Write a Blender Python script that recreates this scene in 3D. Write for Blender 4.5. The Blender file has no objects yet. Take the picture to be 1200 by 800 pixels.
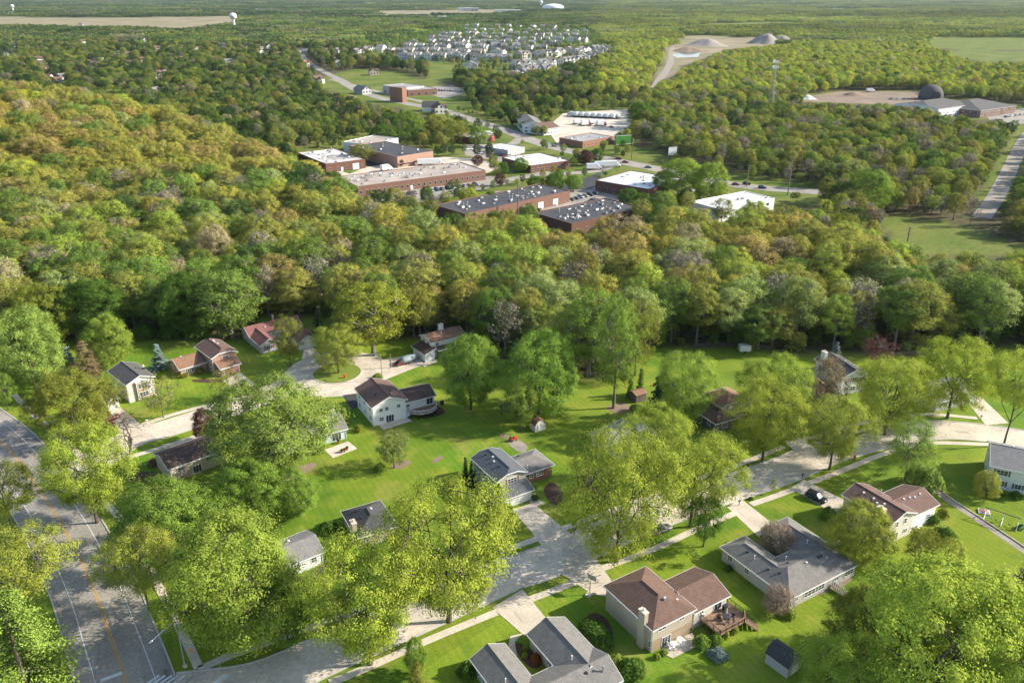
import bpy, math, random
import numpy as np
from mathutils import Vector, Matrix
random.seed(7); rng = np.random.default_rng(7)
PI = math.pi
scene = bpy.context.scene
COL = scene.collection
# ------------------------------------------------------------------ camera
CAMH, FPX = 100.0, 950.0
PITCH = math.atan(410.0 / FPX)
cp, sp = math.cos(PITCH), math.sin(PITCH)
cam = bpy.data.objects.new('camera', bpy.data.cameras.new('camera'))
COL.objects.link(cam); scene.camera = cam
cam.location = (0, 0, CAMH); cam.rotation_euler = (PI / 2 - PITCH, 0, 0)
cam.data.sensor_width = 36.0; cam.data.lens = 36.0 * FPX / 1200.0
cam.data.clip_start = 1.0; cam.data.clip_end = 60000.0

def G(x, y, z=0.0):
    """world point at height z seen at photo pixel (x, y)"""
    r, d = (x - 600) / FPX, (y - 400) / FPX
    f, v = cp - d * sp, sp + d * cp
    t = (CAMH - z) / v
    return Vector((r * t, f * t, z))
def proj(X, Y, Z):
    h = CAMH - Z
    dep = Y * cp + h * sp
    return 600 + FPX * X / dep, 400 + FPX * (h * cp - Y * sp) / dep
def depth(X, Y, Z=0.0): return Y * cp + (CAMH - Z) * sp
def top_z(Y, ytop):
    d = (ytop - 400) / FPX
    return CAMH - Y * (sp + d * cp) / (cp - d * sp)
def hill(X, Y):
    a = np.exp(-((np.asarray(X) + 370.0) / 165.0) ** 2 - ((np.asarray(Y) - 560.0) / 170.0) ** 2)
    return 21.0 * np.maximum(0, a - 0.1) / 0.9
def inpoly(px, py, poly):
    px = np.asarray(px); py = np.asarray(py); c = np.zeros(px.shape, bool); n = len(poly)
    for i in range(n):
        x1, y1 = poly[i]; x2, y2 = poly[(i + 1) % n]
        m = ((y1 > py) != (y2 > py))
        with np.errstate(all='ignore'):
            c ^= m & (px < (x2 - x1) * (py - y1) / ((y2 - y1) or 1e-9) + x1)
    return c
# ------------------------------------------------------------------ materials
def new_mat(name):
    m = bpy.data.materials.new(name); m.use_nodes = True
    nt = m.node_tree; b = nt.nodes['Principled BSDF']
    return m, nt, b
def mat(name, col, rough=0.8, var=0.25, scale=1.5, metal=0.0, spec=0.3, bump=0.0, bscale=20.0, col2=None, lines=None, var2=0.0, scale2=12.0):
    """procedural paint: noise between col and col2 (or darker col); lines = (axis, period, depth)"""
    m, nt, b = new_mat(name); N, L = nt.nodes, nt.links
    b.inputs['Roughness'].default_value = rough; b.inputs['Metallic'].default_value = metal
    b.inputs['Specular IOR Level'].default_value = spec
    tc = N.new('ShaderNodeTexCoord')
    nz = N.new('ShaderNodeTexNoise'); nz.inputs['Scale'].default_value = scale; nz.inputs['Detail'].default_value = 5
    L.new(tc.outputs['Object'], nz.inputs['Vector'])
    mx = N.new('ShaderNodeMix'); mx.data_type = 'RGBA'
    c2 = col2 if col2 else tuple(c * (1 - var) for c in col)
    mr = N.new('ShaderNodeMapRange'); mr.inputs['From Min'].default_value = .32; mr.inputs['From Max'].default_value = .68
    L.new(nz.outputs['Fac'], mr.inputs['Value']); L.new(mr.outputs['Result'], mx.inputs['Factor'])
    mx.inputs['A'].default_value = (*col, 1); mx.inputs['B'].default_value = (*c2, 1)
    out = mx.outputs['Result']
    if var2:
        n2 = N.new('ShaderNodeTexNoise'); n2.inputs['Scale'].default_value = scale2; n2.inputs['Detail'].default_value = 2
        L.new(tc.outputs['Object'], n2.inputs['Vector'])
        r2 = N.new('ShaderNodeMapRange'); r2.inputs['From Min'].default_value = .3; r2.inputs['From Max'].default_value = .7
        r2.inputs['To Min'].default_value = 1 - var2; r2.inputs['To Max'].default_value = 1 + var2
        L.new(n2.outputs['Fac'], r2.inputs['Value'])
        vm = N.new('ShaderNodeVectorMath'); vm.operation = 'SCALE'
        L.new(out, vm.inputs[0]); L.new(r2.outputs['Result'], vm.inputs['Scale']); out = vm.outputs['Vector']
    L.new(out, b.inputs['Base Color'])
    if lines:
        ax, per, dep = lines
        sx = N.new('ShaderNodeSeparateXYZ'); L.new(tc.outputs['Object'], sx.inputs[0])
        mm = N.new('ShaderNodeMath'); mm.operation = 'MULTIPLY'; mm.inputs[1].default_value = 1 / per; L.new(sx.outputs[ax], mm.inputs[0])
        fr = N.new('ShaderNodeMath'); fr.operation = 'FRACT'; L.new(mm.outputs[0], fr.inputs[0])
        bp = N.new('ShaderNodeBump'); bp.inputs['Strength'].default_value = dep; bp.inputs['Distance'].default_value = .03
        L.new(fr.outputs[0], bp.inputs['Height']); L.new(bp.outputs['Normal'], b.inputs['Normal'])
    elif bump:
        nb = N.new('ShaderNodeTexNoise'); nb.inputs['Scale'].default_value = bscale; L.new(tc.outputs['Object'], nb.inputs['Vector'])
        bp = N.new('ShaderNodeBump'); bp.inputs['Strength'].default_value = bump; bp.inputs['Distance'].default_value = .05
        L.new(nb.outputs['Fac'], bp.inputs['Height']); L.new(bp.outputs['Normal'], b.inputs['Normal'])
    return m
def leaf_mat(name, trans=0.42, var=0.14, bark=False):
    m, nt, b = new_mat(name); N, L = nt.nodes, nt.links
    N.remove(b); out = N['Material Output']
    at = N.new('ShaderNodeAttribute'); at.attribute_type = 'INSTANCER'; at.attribute_name = 'tint'
    ge = N.new('ShaderNodeNewGeometry')
    mr = N.new('ShaderNodeMapRange'); mr.inputs['To Min'].default_value = 1 - var; mr.inputs['To Max'].default_value = 1 + var
    L.new(ge.outputs['Random Per Island'], mr.inputs['Value'])
    # clump-sized variation in colour across the crown
    tc = N.new('ShaderNodeTexCoord'); nz = N.new('ShaderNodeTexNoise'); nz.inputs['Scale'].default_value = .35; nz.inputs['Detail'].default_value = 2
    L.new(tc.outputs['Object'], nz.inputs['Vector'])
    r2 = N.new('ShaderNodeMapRange'); r2.inputs['From Min'].default_value = .3; r2.inputs['From Max'].default_value = .7
    r2.inputs['To Min'].default_value = .78; r2.inputs['To Max'].default_value = 1.22
    L.new(nz.outputs['Fac'], r2.inputs['Value'])
    mu = N.new('ShaderNodeMath'); mu.operation = 'MULTIPLY'; L.new(mr.outputs['Result'], mu.inputs[0]); L.new(r2.outputs['Result'], mu.inputs[1])
    vm = N.new('ShaderNodeVectorMath'); vm.operation = 'SCALE'
    L.new(at.outputs['Color'], vm.inputs[0]); L.new(mu.outputs[0], vm.inputs['Scale'])
    df = N.new('ShaderNodeBsdfDiffuse'); L.new(vm.outputs['Vector'], df.inputs['Color'])
    tr = N.new('ShaderNodeBsdfTranslucent'); L.new(vm.outputs['Vector'], tr.inputs['Color'])
    ms = N.new('ShaderNodeMixShader'); ms.inputs[0].default_value = trans
    L.new(df.outputs[0], ms.inputs[1]); L.new(tr.outputs[0], ms.inputs[2]); L.new(ms.outputs[0], out.inputs['Surface'])
    return m
M = {}
M['leaf'] = leaf_mat('leaf')
M['needle'] = leaf_mat('needle', .12, .3)
M['bark'] = mat('bark', (.13, .105, .08), .95, .5, 3.0, bump=.5, bscale=9)
M['barkpale'] = mat('bark_pale', (.22, .19, .155), .95, .45, 3.0, bump=.5, bscale=9)
def roofm(name, c, v=.22): return mat(name, c, .92, v, .9, bump=.5, bscale=5, var2=.22, scale2=5.0)
M['r_brown'] = roofm('shingle_brown', (.15, .092, .07)); M['r_dkbrown'] = roofm('shingle_dark_brown', (.10, .068, .053))
M['r_tan'] = roofm('shingle_tan', (.24, .135, .083)); M['r_pink'] = roofm('shingle_rose', (.22, .10, .085))
M['r_grey'] = roofm('shingle_grey', (.185, .175, .16)); M['r_slate'] = roofm('shingle_slate', (.105, .112, .12))
M['r_dk'] = roofm('shingle_dark_grey', (.07, .068, .068)); M['r_dkgb'] = roofm('shingle_grey_brown', (.105, .098, .092)); M['r_lt'] = roofm('shingle_pale_grey', (.22, .21, .2))
def siding(name, c): return mat(name, c, .6, .08, .6, lines=('Z', .16, .55))
M['s_white'] = siding('siding_white', (.74, .74, .72)); M['s_far'] = siding('siding_far', (.56, .55, .52)); M['s_cream'] = siding('siding_cream', (.60, .56, .48))
M['s_beige'] = siding('siding_beige', (.47, .40, .31)); M['s_grey'] = siding('siding_grey', (.40, .39, .38))
M['s_blue'] = siding('siding_pale_blue', (.50, .58, .62)); M['s_tan'] = siding('siding_tan', (.36, .27, .18))
M['s_dk'] = siding('siding_dark', (.10, .095, .09)); M['s_green'] = siding('siding_sage', (.42, .43, .36))
M['brick'] = mat('brick', (.225, .12, .088), .9, .35, 3.0, lines=('Z', .3, .3), var2=.2)
M['brickdk'] = mat('brick_dark', (.17, .085, .06), .9, .35, 2.0, var2=.2)
M['brickor'] = mat('brick_orange', (.30, .15, .095), .9, .25, 2.0, var2=.15)
M['brickpk'] = mat('brick_pink', (.38, .24, .18), .9, .25, 3.0, var2=.2)
M['trim'] = mat('white_trim', (.72, .72, .7), .5, .1, 2.0)
M['glass'] = mat('window_glass', (.035, .045, .055), .06, .3, .5, spec=.8)
M['door'] = mat('painted_door', (.30, .09, .07), .5, .15, 2.0); M['doorw'] = mat('white_door', (.66, .66, .64), .5, .08, 1.0, lines=('Z', .55, .6))
M['doorbr'] = mat('brown_door', (.28, .14, .12), .6, .15, 1.0, lines=('Z', .55, .6))
M['shutdk'] = mat('shutter_dark', (.12, .10, .075), .6, .15); M['shutred'] = mat('shutter_red', (.25, .07, .05), .6, .15); M['shutpk'] = mat('shutter_rose', (.42, .22, .2), .6, .15)
M['metal'] = mat('galvanised_metal', (.45, .46, .47), .4, .2, 2.0, metal=.6); M['metaldk'] = mat('dark_metal', (.06, .06, .065), .5, .2, 2.0, metal=.3)
M['wood'] = mat('deck_wood', (.30, .19, .12), .85, .35, 2.0, lines=('X', .15, .6)); M['wooddk'] = mat('weathered_wood', (.14, .11, .085), .9, .35, 2.0)
M['woodpole'] = mat('utility_pole_wood', (.24, .19, .14), .9, .3, 2.0)
M['conc'] = mat('concrete', (.58, .50, .39), .9, .2, .25, bump=.15, var2=.12, scale2=3.0)
M['concold'] = mat('weathered_concrete', (.60, .52, .41), .9, .25, .15, bump=.15, var2=.14, scale2=1.2)
M['asph'] = mat('old_asphalt', (.32, .288, .245), .9, .25, .12, bump=.2, var2=.15, scale2=2.0)
M['asphdk'] = mat('dark_asphalt', (.055, .055, .058), .9, .3, .2, var2=.2, scale2=2.0)
M['gravel'] = mat('pale_gravel', (.33, .29, .24), .95, .35, .3, bump=.6, bscale=6, var2=.25, scale2=3.0)
M['dirt'] = mat('bare_dirt', (.25, .185, .125), .95, .35, .05, bump=.5, bscale=2, var2=.2)
M['mulch'] = mat('bark_mulch', (.10, .055, .035), .95, .4, 1.0, bump=.6, bscale=9, var2=.3)
M['paintw'] = mat('road_paint_white', (.68, .68, .66), .7, .3, 3.0); M['painty'] = mat('road_paint_yellow', (.62, .33, .04), .7, .3, 3.0)
M['kerb'] = mat('kerb_concrete', (.48, .45, .39), .9, .2, 1.0)
M['cover'] = mat('grey_tarpaulin', (.27, .32, .34), .6, .25, .8, bump=.5, bscale=2)
M['red'] = mat('red_paint', (.5, .03, .02), .4, .1); M['orange'] = mat('orange_paint', (.75, .22, .02), .5, .1); M['green'] = mat('green_sign', (.06, .22, .03), .5, .15)
M['blue'] = mat('blue_plastic', (.05, .15, .45), .4, .1); M['rubber'] = mat('tyre_rubber', (.02, .02, .02), .8, .2)
M['headlamp'] = mat('lamp_glass', (.7, .7, .68), .15, .1); M['tail'] = mat('tail_lamp', (.35, .02, .02), .2, .1)
M['terra'] = mat('terracotta', (.45, .17, .08), .8, .2)
for n, c in dict(black=(.015, .015, .018), white=(.7, .7, .7), silver=(.4, .41, .42), navy=(.03, .05, .14), maroon=(.18, .02, .02), lightblue=(.3, .42, .6), grey=(.15, .15, .16), tan=(.35, .28, .2)).items():
    M['car_' + n] = mat('car_paint_' + n, c, .25, .05, 1.0, spec=.6)
def roof_membrane(name, a, b_, sc=.08): return mat(name, a, .8, .3, sc, col2=b_, var2=.12, scale2=1.0)
M['mem_white'] = roof_membrane('membrane_white', (.66, .66, .65), (.52, .52, .5)); M['mem_black'] = roof_membrane('membrane_black', (.045, .045, .05), (.07, .068, .066))
M['mem_mix'] = roof_membrane('membrane_patched', (.22, .18, .15), (.7, .69, .66), .11); M['mem_tan'] = roof_membrane('membrane_tan_gravel', (.42, .36, .30), (.30, .25, .21))
M['mem_grey'] = roof_membrane('membrane_grey', (.33, .32, .31), (.24, .23, .22))
def crack(m, k, sc=.16, wid=.012, dark=.55):
    nt = m.node_tree; N, L = nt.nodes, nt.links; b = N['Principled BSDF']; src = b.inputs['Base Color'].links[0].from_socket
    ge = N.new('ShaderNodeNewGeometry'); nz = N.new('ShaderNodeTexNoise'); nz.inputs['Scale'].default_value = .35; nz.inputs['Detail'].default_value = 4; L.new(ge.outputs['Position'], nz.inputs['Vector'])
    ad = N.new('ShaderNodeVectorMath'); ad.operation = 'MULTIPLY_ADD'; ad.inputs[1].default_value = (2.2, 2.2, 0); L.new(nz.outputs['Color'], ad.inputs[0]); L.new(ge.outputs['Position'], ad.inputs[2])
    vo = N.new('ShaderNodeTexVoronoi'); vo.feature = 'DISTANCE_TO_EDGE'; vo.inputs['Scale'].default_value = sc; L.new(ad.outputs[0], vo.inputs['Vector'])
    mr = N.new('ShaderNodeMapRange'); mr.inputs[1].default_value = 0; mr.inputs[2].default_value = wid; mr.inputs[3].default_value = dark; mr.inputs[4].default_value = 1; L.new(vo.outputs['Distance'], mr.inputs[0])
    v2 = N.new('ShaderNodeTexVoronoi'); v2.inputs['Scale'].default_value = .09; L.new(ad.outputs[0], v2.inputs['Vector']); sp_ = N.new('ShaderNodeSeparateColor'); L.new(v2.outputs['Color'], sp_.inputs[0])
    r2 = N.new('ShaderNodeMapRange'); r2.inputs[3].default_value = 1 - k; r2.inputs[4].default_value = 1 + k * .6; L.new(sp_.outputs[0], r2.inputs[0])
    mu = N.new('ShaderNodeMath'); mu.operation = 'MULTIPLY'; L.new(mr.outputs[0], mu.inputs[0]); L.new(r2.outputs[0], mu.inputs[1])
    vm = N.new('ShaderNodeVectorMath'); vm.operation = 'SCALE'; L.new(src, vm.inputs[0]); L.new(mu.outputs[0], vm.inputs['Scale']); L.new(vm.outputs[0], b.inputs['Base Color'])
crack(M['asph'], .14); crack(M['concold'], .10, .2, .014, .6); crack(M['conc'], .06, .28, .012, .72)
# ------------------------------------------------------------------ mesh collector
class MB:
    def __init__(s): s.v = []; s.f = []; s.m = []
    def face(s, pts, mi=0):
        b = len(s.v); s.v += [tuple(p) for p in pts]; s.f.append(tuple(range(b, b + len(pts)))); s.m.append(mi)
    def hexa(s, c, mi=0):
        """c: 8 corners, bottom ring 0-3 then top ring 4-7"""
        b = len(s.v); s.v += [tuple(p) for p in c]
        for q in ((3, 2, 1, 0), (4, 5, 6, 7), (0, 1, 5, 4), (1, 2, 6, 5), (2, 3, 7, 6), (3, 0, 4, 7)):
            s.f.append(tuple(b + i for i in q)); s.m.append(mi)
        return s
    def box(s, c, size, ang=0.0, mi=0):
        cx, cy, cz = c; x, y, z = [k / 2 for k in size]; ca, sa = math.cos(ang), math.sin(ang)
        P = [(cx + ca * a - sa * b, cy + sa * a + ca * b) for a, b in ((-x, -y), (x, -y), (x, y), (-x, y))]
        return s.hexa([(p[0], p[1], cz - z) for p in P] + [(p[0], p[1], cz + z) for p in P], mi)
    def obox(s, o, u, v, w, mi=0):
        o, u, v, w = map(Vector, (o, u, v, w))
        return s.hexa([o, o + u, o + u + v, o + v, o + w, o + u + w, o + u + v + w, o + v + w], mi)
    def prism(s, poly, z0, z1, mi=0, top_mi=None, bottom=True):
        n = len(poly); a = sum(poly[i][0] * poly[(i + 1) % n][1] - poly[(i + 1) % n][0] * poly[i][1] for i in range(n))
        if a < 0: poly = poly[::-1]
        b = len(s.v); s.v += [(p[0], p[1], z0) for p in poly] + [(p[0], p[1], z1) for p in poly]
        s.f.append(tuple(b + n + i for i in range(n))); s.m.append(mi if top_mi is None else top_mi)
        if bottom: s.f.append(tuple(b + i for i in reversed(range(n)))); s.m.append(mi)
        for i in range(n):
            j = (i + 1) % n; s.f.append((b + i, b + j, b + n + j, b + n + i)); s.m.append(mi)
        return s
    def sheet(s, poly, z, mi=0):
        n = len(poly); a = sum(poly[i][0] * poly[(i + 1) % n][1] - poly[(i + 1) % n][0] * poly[i][1] for i in range(n))
        if a < 0: poly = poly[::-1]
        s.face([(p[0], p[1], z) for p in poly], mi); return s
    def ribbon(s, L, R, z, mi=0, h=None):
        """strip between polylines L and R (same count); h: solid with top at z and bottom at z-h"""
        for i in range(len(L) - 1):
            a, b, c, d = L[i], L[i + 1], R[i + 1], R[i]
            if h is None: s.face([(d[0], d[1], z), (c[0], c[1], z), (b[0], b[1], z), (a[0], a[1], z)], mi)
            else: s.hexa([(d[0], d[1], z - h), (c[0], c[1], z - h), (b[0], b[1], z - h), (a[0], a[1], z - h), (d[0], d[1], z), (c[0], c[1], z), (b[0], b[1], z), (a[0], a[1], z)], mi)
        return s
    def tube(s, pts, rad, seg=6, mi=0, cap=True):
        pts = [Vector(p) for p in pts]; n = len(pts)
        if not hasattr(rad, '__len__'): rad = [rad] * n
        b = len(s.v)
        for i, p in enumerate(pts):
            t = (pts[min(i + 1, n - 1)] - pts[max(i - 1, 0)]).normalized()
            a = t.cross(Vector((0, 0, 1)) if abs(t.z) < .9 else Vector((1, 0, 0))).normalized(); c = t.cross(a)
            for k in range(seg):
                th = 2 * PI * k / seg; s.v.append(tuple(p + (a * math.cos(th) + c * math.sin(th)) * rad[i]))
        for i in range(n - 1):
            for k in range(seg):
                k2 = (k + 1) % seg; s.f.append((b + i * seg + k, b + i * seg + k2, b + (i + 1) * seg + k2, b + (i + 1) * seg + k)); s.m.append(mi)
        if cap:
            s.f.append(tuple(b + k for k in reversed(range(seg)))); s.m.append(mi)
            s.f.append(tuple(b + (n - 1) * seg + k for k in range(seg))); s.m.append(mi)
        return s
    def lathe(s, c, prof, seg=12, mi=0):
        return s.tube([(c[0], c[1], c[2] + z) for r, z in prof], [max(r, .001) for r, z in prof], seg, mi)
    def mesh(s, name, mats, loc=(0, 0, 0), ang=0.0, smooth=False):
        me = bpy.data.meshes.new(name)
        ca, sa = math.cos(-ang), math.sin(-ang)
        vs = [(ca * (x - loc[0]) - sa * (y - loc[1]), sa * (x - loc[0]) + ca * (y - loc[1]), z - loc[2]) for x, y, z in s.v]
        me.from_pydata(vs, [], s.f)
        for m in (mats if isinstance(mats, (list, tuple)) else [mats]): me.materials.append(m)
        if len(me.materials) > 1: me.polygons.foreach_set('material_index', s.m)
        if smooth: me.polygons.foreach_set('use_smooth', [True] * len(me.polygons))
        me.update(); return me
    def build(s, name, mats, root=None, smooth=False):
        """root: the thing's Empty (its loc and rotz give the frame) or None for a top-level mesh"""
        if root is not None:
            fr = FR[root.name]; o = bpy.data.objects.new(name, s.mesh(name, mats, *fr, smooth=smooth)); COL.objects.link(o); o.parent = root; FR[o.name] = fr
        else:
            xs = [v[0] for v in s.v]; ys = [v[1] for v in s.v]; zs = [v[2] for v in s.v]
            loc = ((min(xs) + max(xs)) / 2, (min(ys) + max(ys)) / 2, min(zs))
            o = bpy.data.objects.new(name, s.mesh(name, mats, loc, 0.0, smooth=smooth)); COL.objects.link(o); o.location = loc; FR[o.name] = (loc, 0.0)
        return o
FR = {}
def tag(o, label=None, cat=None, group=None, kind=None):
    if label: o['label'] = label
    if cat: o['category'] = cat
    if group: o['group'] = group
    if kind: o['kind'] = kind
    return o
def thing(name, label, cat, loc, ang=0.0, group=None):
    o = bpy.data.objects.new(name, None); COL.objects.link(o); o.empty_display_size = .5
    o.location = loc; o.rotation_euler = (0, 0, ang); FR[o.name] = (tuple(loc), ang)
    return tag(o, label, cat, group)
def dup(root, loc, rotz, label=None, scale=None):
    r = root.copy(); COL.objects.link(r); r.location = loc; r.rotation_euler = (0, 0, rotz)
    if scale: r.scale = scale
    if label: r['label'] = label
    for ch in list(root.children):
        c = ch.copy(); COL.objects.link(c); c.parent = r
        for g in list(ch.children):
            d = g.copy(); COL.objects.link(d); d.parent = c
    return r
SUN, SKY, EXPO, HAZE = 4.4, .13, 1.13, 1.8e-5
# ------------------------------------------------------------------ tree prototypes (trunk mesh + crown mesh)
def quads_mesh(name, C, Nn, size, asp, material, seed=0, bulge=0):
    """C centres, Nn normals, size array -> leaf-spray quads, each bent along its middle"""
    r = np.random.default_rng(seed); n = len(C)
    Nn = Nn / (np.linalg.norm(Nn, axis=1, keepdims=True) + 1e-9)
    t = r.normal(size=(n, 3)); t -= Nn * (t * Nn).sum(1, keepdims=True); t /= np.linalg.norm(t, axis=1, keepdims=True) + 1e-9
    b = np.cross(Nn, t); s = size[:, None]
    a = s * .5 * asp
    V = np.stack([C - t * s * .5, C + b * a * r.uniform(.6, 1.1, (n, 1)) + Nn * s * .1, C + t * s * .5, C - b * a * r.uniform(.6, 1.1, (n, 1)) + Nn * s * .1], 1).reshape(-1, 3)
    me = bpy.data.meshes.new(name)
    me.vertices.add(4 * n); me.vertices.foreach_set('co', V.astype(np.float32).ravel())
    me.loops.add(4 * n); me.loops.foreach_set('vertex_index', np.arange(4 * n, dtype=np.int32))
    me.polygons.add(n); me.polygons.foreach_set('loop_start', np.arange(0, 4 * n, 4, dtype=np.int32))
    me.materials.append(material); me.update(calc_edges=True); me.validate(); return me
def broad(name, seed, H=12.0, Wd=11.0, cb=.25, shape='round', clumps=120, leaves=50, ls=.38, rc=1.0, hollow=.45, flat=.65, twigs=.5, trunk=.22, nl=7, bark='bark', minor=.0):
    """deciduous tree: trunk, limbs, twigs; leaf clumps over an uneven shell"""
    r = np.random.default_rng(seed); mb = MB()
    zc = H * cb; R = Wd / 2
    ph = r.uniform(0, 2 * PI, 6)
    def env(th, u):          # radius factor at azimuth th, relative height u in 0..1
        lump = 1 + .13 * math.sin(2 * th + ph[0] + 3 * u) + .12 * math.sin(3 * th + ph[1] - 4 * u) + .08 * math.sin(5 * th + ph[2] + 6 * u)
        if shape == 'round': f = math.sin(PI * min(1, max(0, .10 + .84 * u))) ** .6
        elif shape == 'vase': f = (min(1, .35 + 1.1 * u)) * (math.sqrt(max(0, 1 - max(0, (u - .55) / .5) ** 2)))
        elif shape == 'dome': f = math.sqrt(max(0.02, 1 - max(0, (u - .15) / .9) ** 2)) * min(1, .55 + 2.2 * u)
        elif shape == 'oval': f = math.sin(PI * min(1, max(0, .08 + .86 * u))) ** .8
        else: f = (1 - u) ** .8 + .05
        return f * lump
    # limbs
    lean = r.normal(0, .02, 2); tp = [Vector((0, 0, -.3))]
    k = 5 if nl else 2
    zt = zc + (H - zc) * .35
    for i in range(1, k + 1):
        z = zt * i / k; tp.append(Vector((lean[0] * z + r.normal(0, .04), lean[1] * z + r.normal(0, .04), z)))
    r0 = trunk * H / 12
    mb.tube(tp, [r0 * (1.35 if i == 0 else 1 - .55 * i / k) for i in range(k + 1)], 7)
    nodes = []
    for i in range(nl):
        th = 2.4 * i + r.uniform(-.4, .4); u = r.uniform(.35, .95)
        end = Vector((math.cos(th) * R * env(th, u) * .8, math.sin(th) * R * env(th, u) * .8, zc + (H - zc) * u * .92))
        st = tp[2 + min(k - 2, int(r.integers(0, k - 1)))] if k > 2 else tp[-1]
        mid = st.lerp(end, .45) + Vector((0, 0, (.10 if shape != 'vase' else -.03) * (end - st).length)) + Vector(r.normal(0, .35, 3))
        m2 = st.lerp(end, .75) + Vector(r.normal(0, .3, 3)) + Vector((0, 0, .08 * (end - st).length))
        pts = [st, mid, m2, end]; rl = r0 * r.uniform(.35, .5)
        mb.tube(pts, [rl, rl * .7, rl * .42, rl * .15], 5, cap=False)
        nodes += [mid, m2, end, mid.lerp(m2, .5)]
    # clumps
    C = []
    while len(C) < clumps:
        th = r.uniform(0, 2 * PI); u = r.uniform(0, 1) ** .85; q = (hollow + (1 - hollow) * math.sqrt(r.uniform()))
        e = env(th, u)
        if r.uniform() > .25 + e: continue
        C.append(Vector((math.cos(th) * R * e * q, math.sin(th) * R * e * q, zc + (H - zc) * (u if q > .6 else u * .9))))
    for c in C:
        if r.uniform() < twigs and nodes:
            nd = min(nodes, key=lambda q: (q - c).length)
            mid = nd.lerp(c, .5) + Vector((0, 0, .1)); mb.tube([nd, mid, c], [.05 * H / 12 + .01, .035 * H / 12 + .008, .012], 4, cap=False)
            if minor:
                for _ in range(int(minor)):
                    e2 = mid.lerp(c, r.uniform(0, 1)); mb.tube([e2, e2 + Vector(r.normal(0, rc * .6, 3)) + Vector((0, 0, .3))], [.018, .006], 3, cap=False)
    tm = mb.mesh(name + '_trunk', M[bark])
    Ca = np.array([c[:] for c in C]); idx = np.repeat(np.arange(clumps), leaves)
    rcs = rc * r.uniform(.55, 1.35, clumps)
    off = r.normal(0, .5, (len(idx), 3)); off[:, 2] *= flat
    L_ = Ca[idx] + off * rcs[idx][:, None]
    ctr = np.array([0, 0, zc + (H - zc) * .35])
    outd = L_ - ctr; outd /= np.linalg.norm(outd, axis=1, keepdims=True) + 1e-9
    loc = off / (np.linalg.norm(off, axis=1, keepdims=True) + 1e-9)
    nn = outd * .5 + loc * .8 + np.array([0, 0, .45]) + r.normal(0, .25, L_.shape)
    keep = L_[:, 2] > zc * .5
    L_, nn = L_[keep], nn[keep]
    sz = ls * r.uniform(.55, 1.45, len(L_))
    cm = quads_mesh(name + '_crown', L_, nn, sz, .8, M['leaf'], seed)
    return dict(trunk=tm, crown=cm, H=float(np.quantile(L_[:, 2], .995)), W=float(2 * np.quantile(np.hypot(L_[:, 0], L_[:, 1]), .985)))
def conifer(name, seed, H=10.0, Wd=5.0, layers=16, per=14, ls=.45, cb=.05, pw=.85, droop=-.25, fan=22):
    r = np.random.default_rng(seed); mb = MB(); mb.tube([(0, 0, -.3), (0, 0, H * .5), (0, 0, H * .97)], [.2 * H / 10, .12 * H / 10, .02], 6)
    P_, N_ = [], []
    for i in range(layers):
        u = (i + r.uniform(0, .6)) / layers; z = H * (cb + (1 - cb) * u); R = Wd / 2 * (1 - u) ** pw + .12
        for j in range(max(4, int(per * (1 - u * .65)))):
            th = 2 * PI * j / per + r.uniform(0, 1.5); Rb = R * r.uniform(.72, 1.12)
            tip = np.array([math.cos(th) * Rb, math.sin(th) * Rb, z + droop * Rb * .4])
            if i % 2 == 0 and j % 3 == 0: mb.tube([(0, 0, z), tip * .9 + np.array([0, 0, z * .1])], [.05, .015], 3, cap=False)
            t = r.uniform(.25, 1, fan)[:, None]
            base = np.array([0, 0, z]); pp = base + (tip - base) * t + r.normal(0, .16 * Wd / 5, (fan, 3)) * np.array([1, 1, .35])
            P_.append(pp); N_.append(np.array([math.cos(th) * .4, math.sin(th) * .4, .9]) + r.normal(0, .45, (fan, 3)))
    P_ = np.concatenate(P_); N_ = np.concatenate(N_)
    tm = mb.mesh(name + '_trunk', M['bark']); cm = quads_mesh(name + '_crown', P_, N_, ls * r.uniform(.6, 1.4, len(P_)), .6, M['needle'], seed)
    return dict(trunk=tm, crown=cm, H=H, W=Wd)
def shrub(name, seed, H=1.6, Wd=2.0, n=900, ls=.2, box=False, spiky=0):
    r = np.random.default_rng(seed); d = r.normal(size=(n, 3)); d /= np.linalg.norm(d, axis=1, keepdims=True)
    d[:, 2] = np.abs(d[:, 2]) * 1.0 - .25 * (r.uniform(size=n) < .4)
    q = r.uniform(.72, 1.0, (n, 1)); lump = 1 + .12 * np.sin(4 * np.arctan2(d[:, 1], d[:, 0]) + seed)[:, None] + .1 * np.sin(6 * d[:, 2:3] + seed)
    if box: lump = 1 + 0 * lump
    Pp = d * q * lump * np.array([Wd / 2, Wd / 2, H * .72]) + np.array([0, 0, H * .28])
    Pp[:, 2] = np.maximum(Pp[:, 2], .05)
    nn = d + r.normal(0, .5, (n, 3))
    mb = MB()
    for i in range(5):
        th = i * 1.26; mb.tube([(0, 0, -.1), (math.cos(th) * Wd * .2, math.sin(th) * Wd * .2, H * .6)], [.04, .01], 4)
    return dict(trunk=mb.mesh(name + '_stem', M['bark']), crown=quads_mesh(name + '_leaves', Pp, nn, ls * r.uniform(.6, 1.4, n), .8, M['leaf'], seed), H=H, W=Wd)
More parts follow.
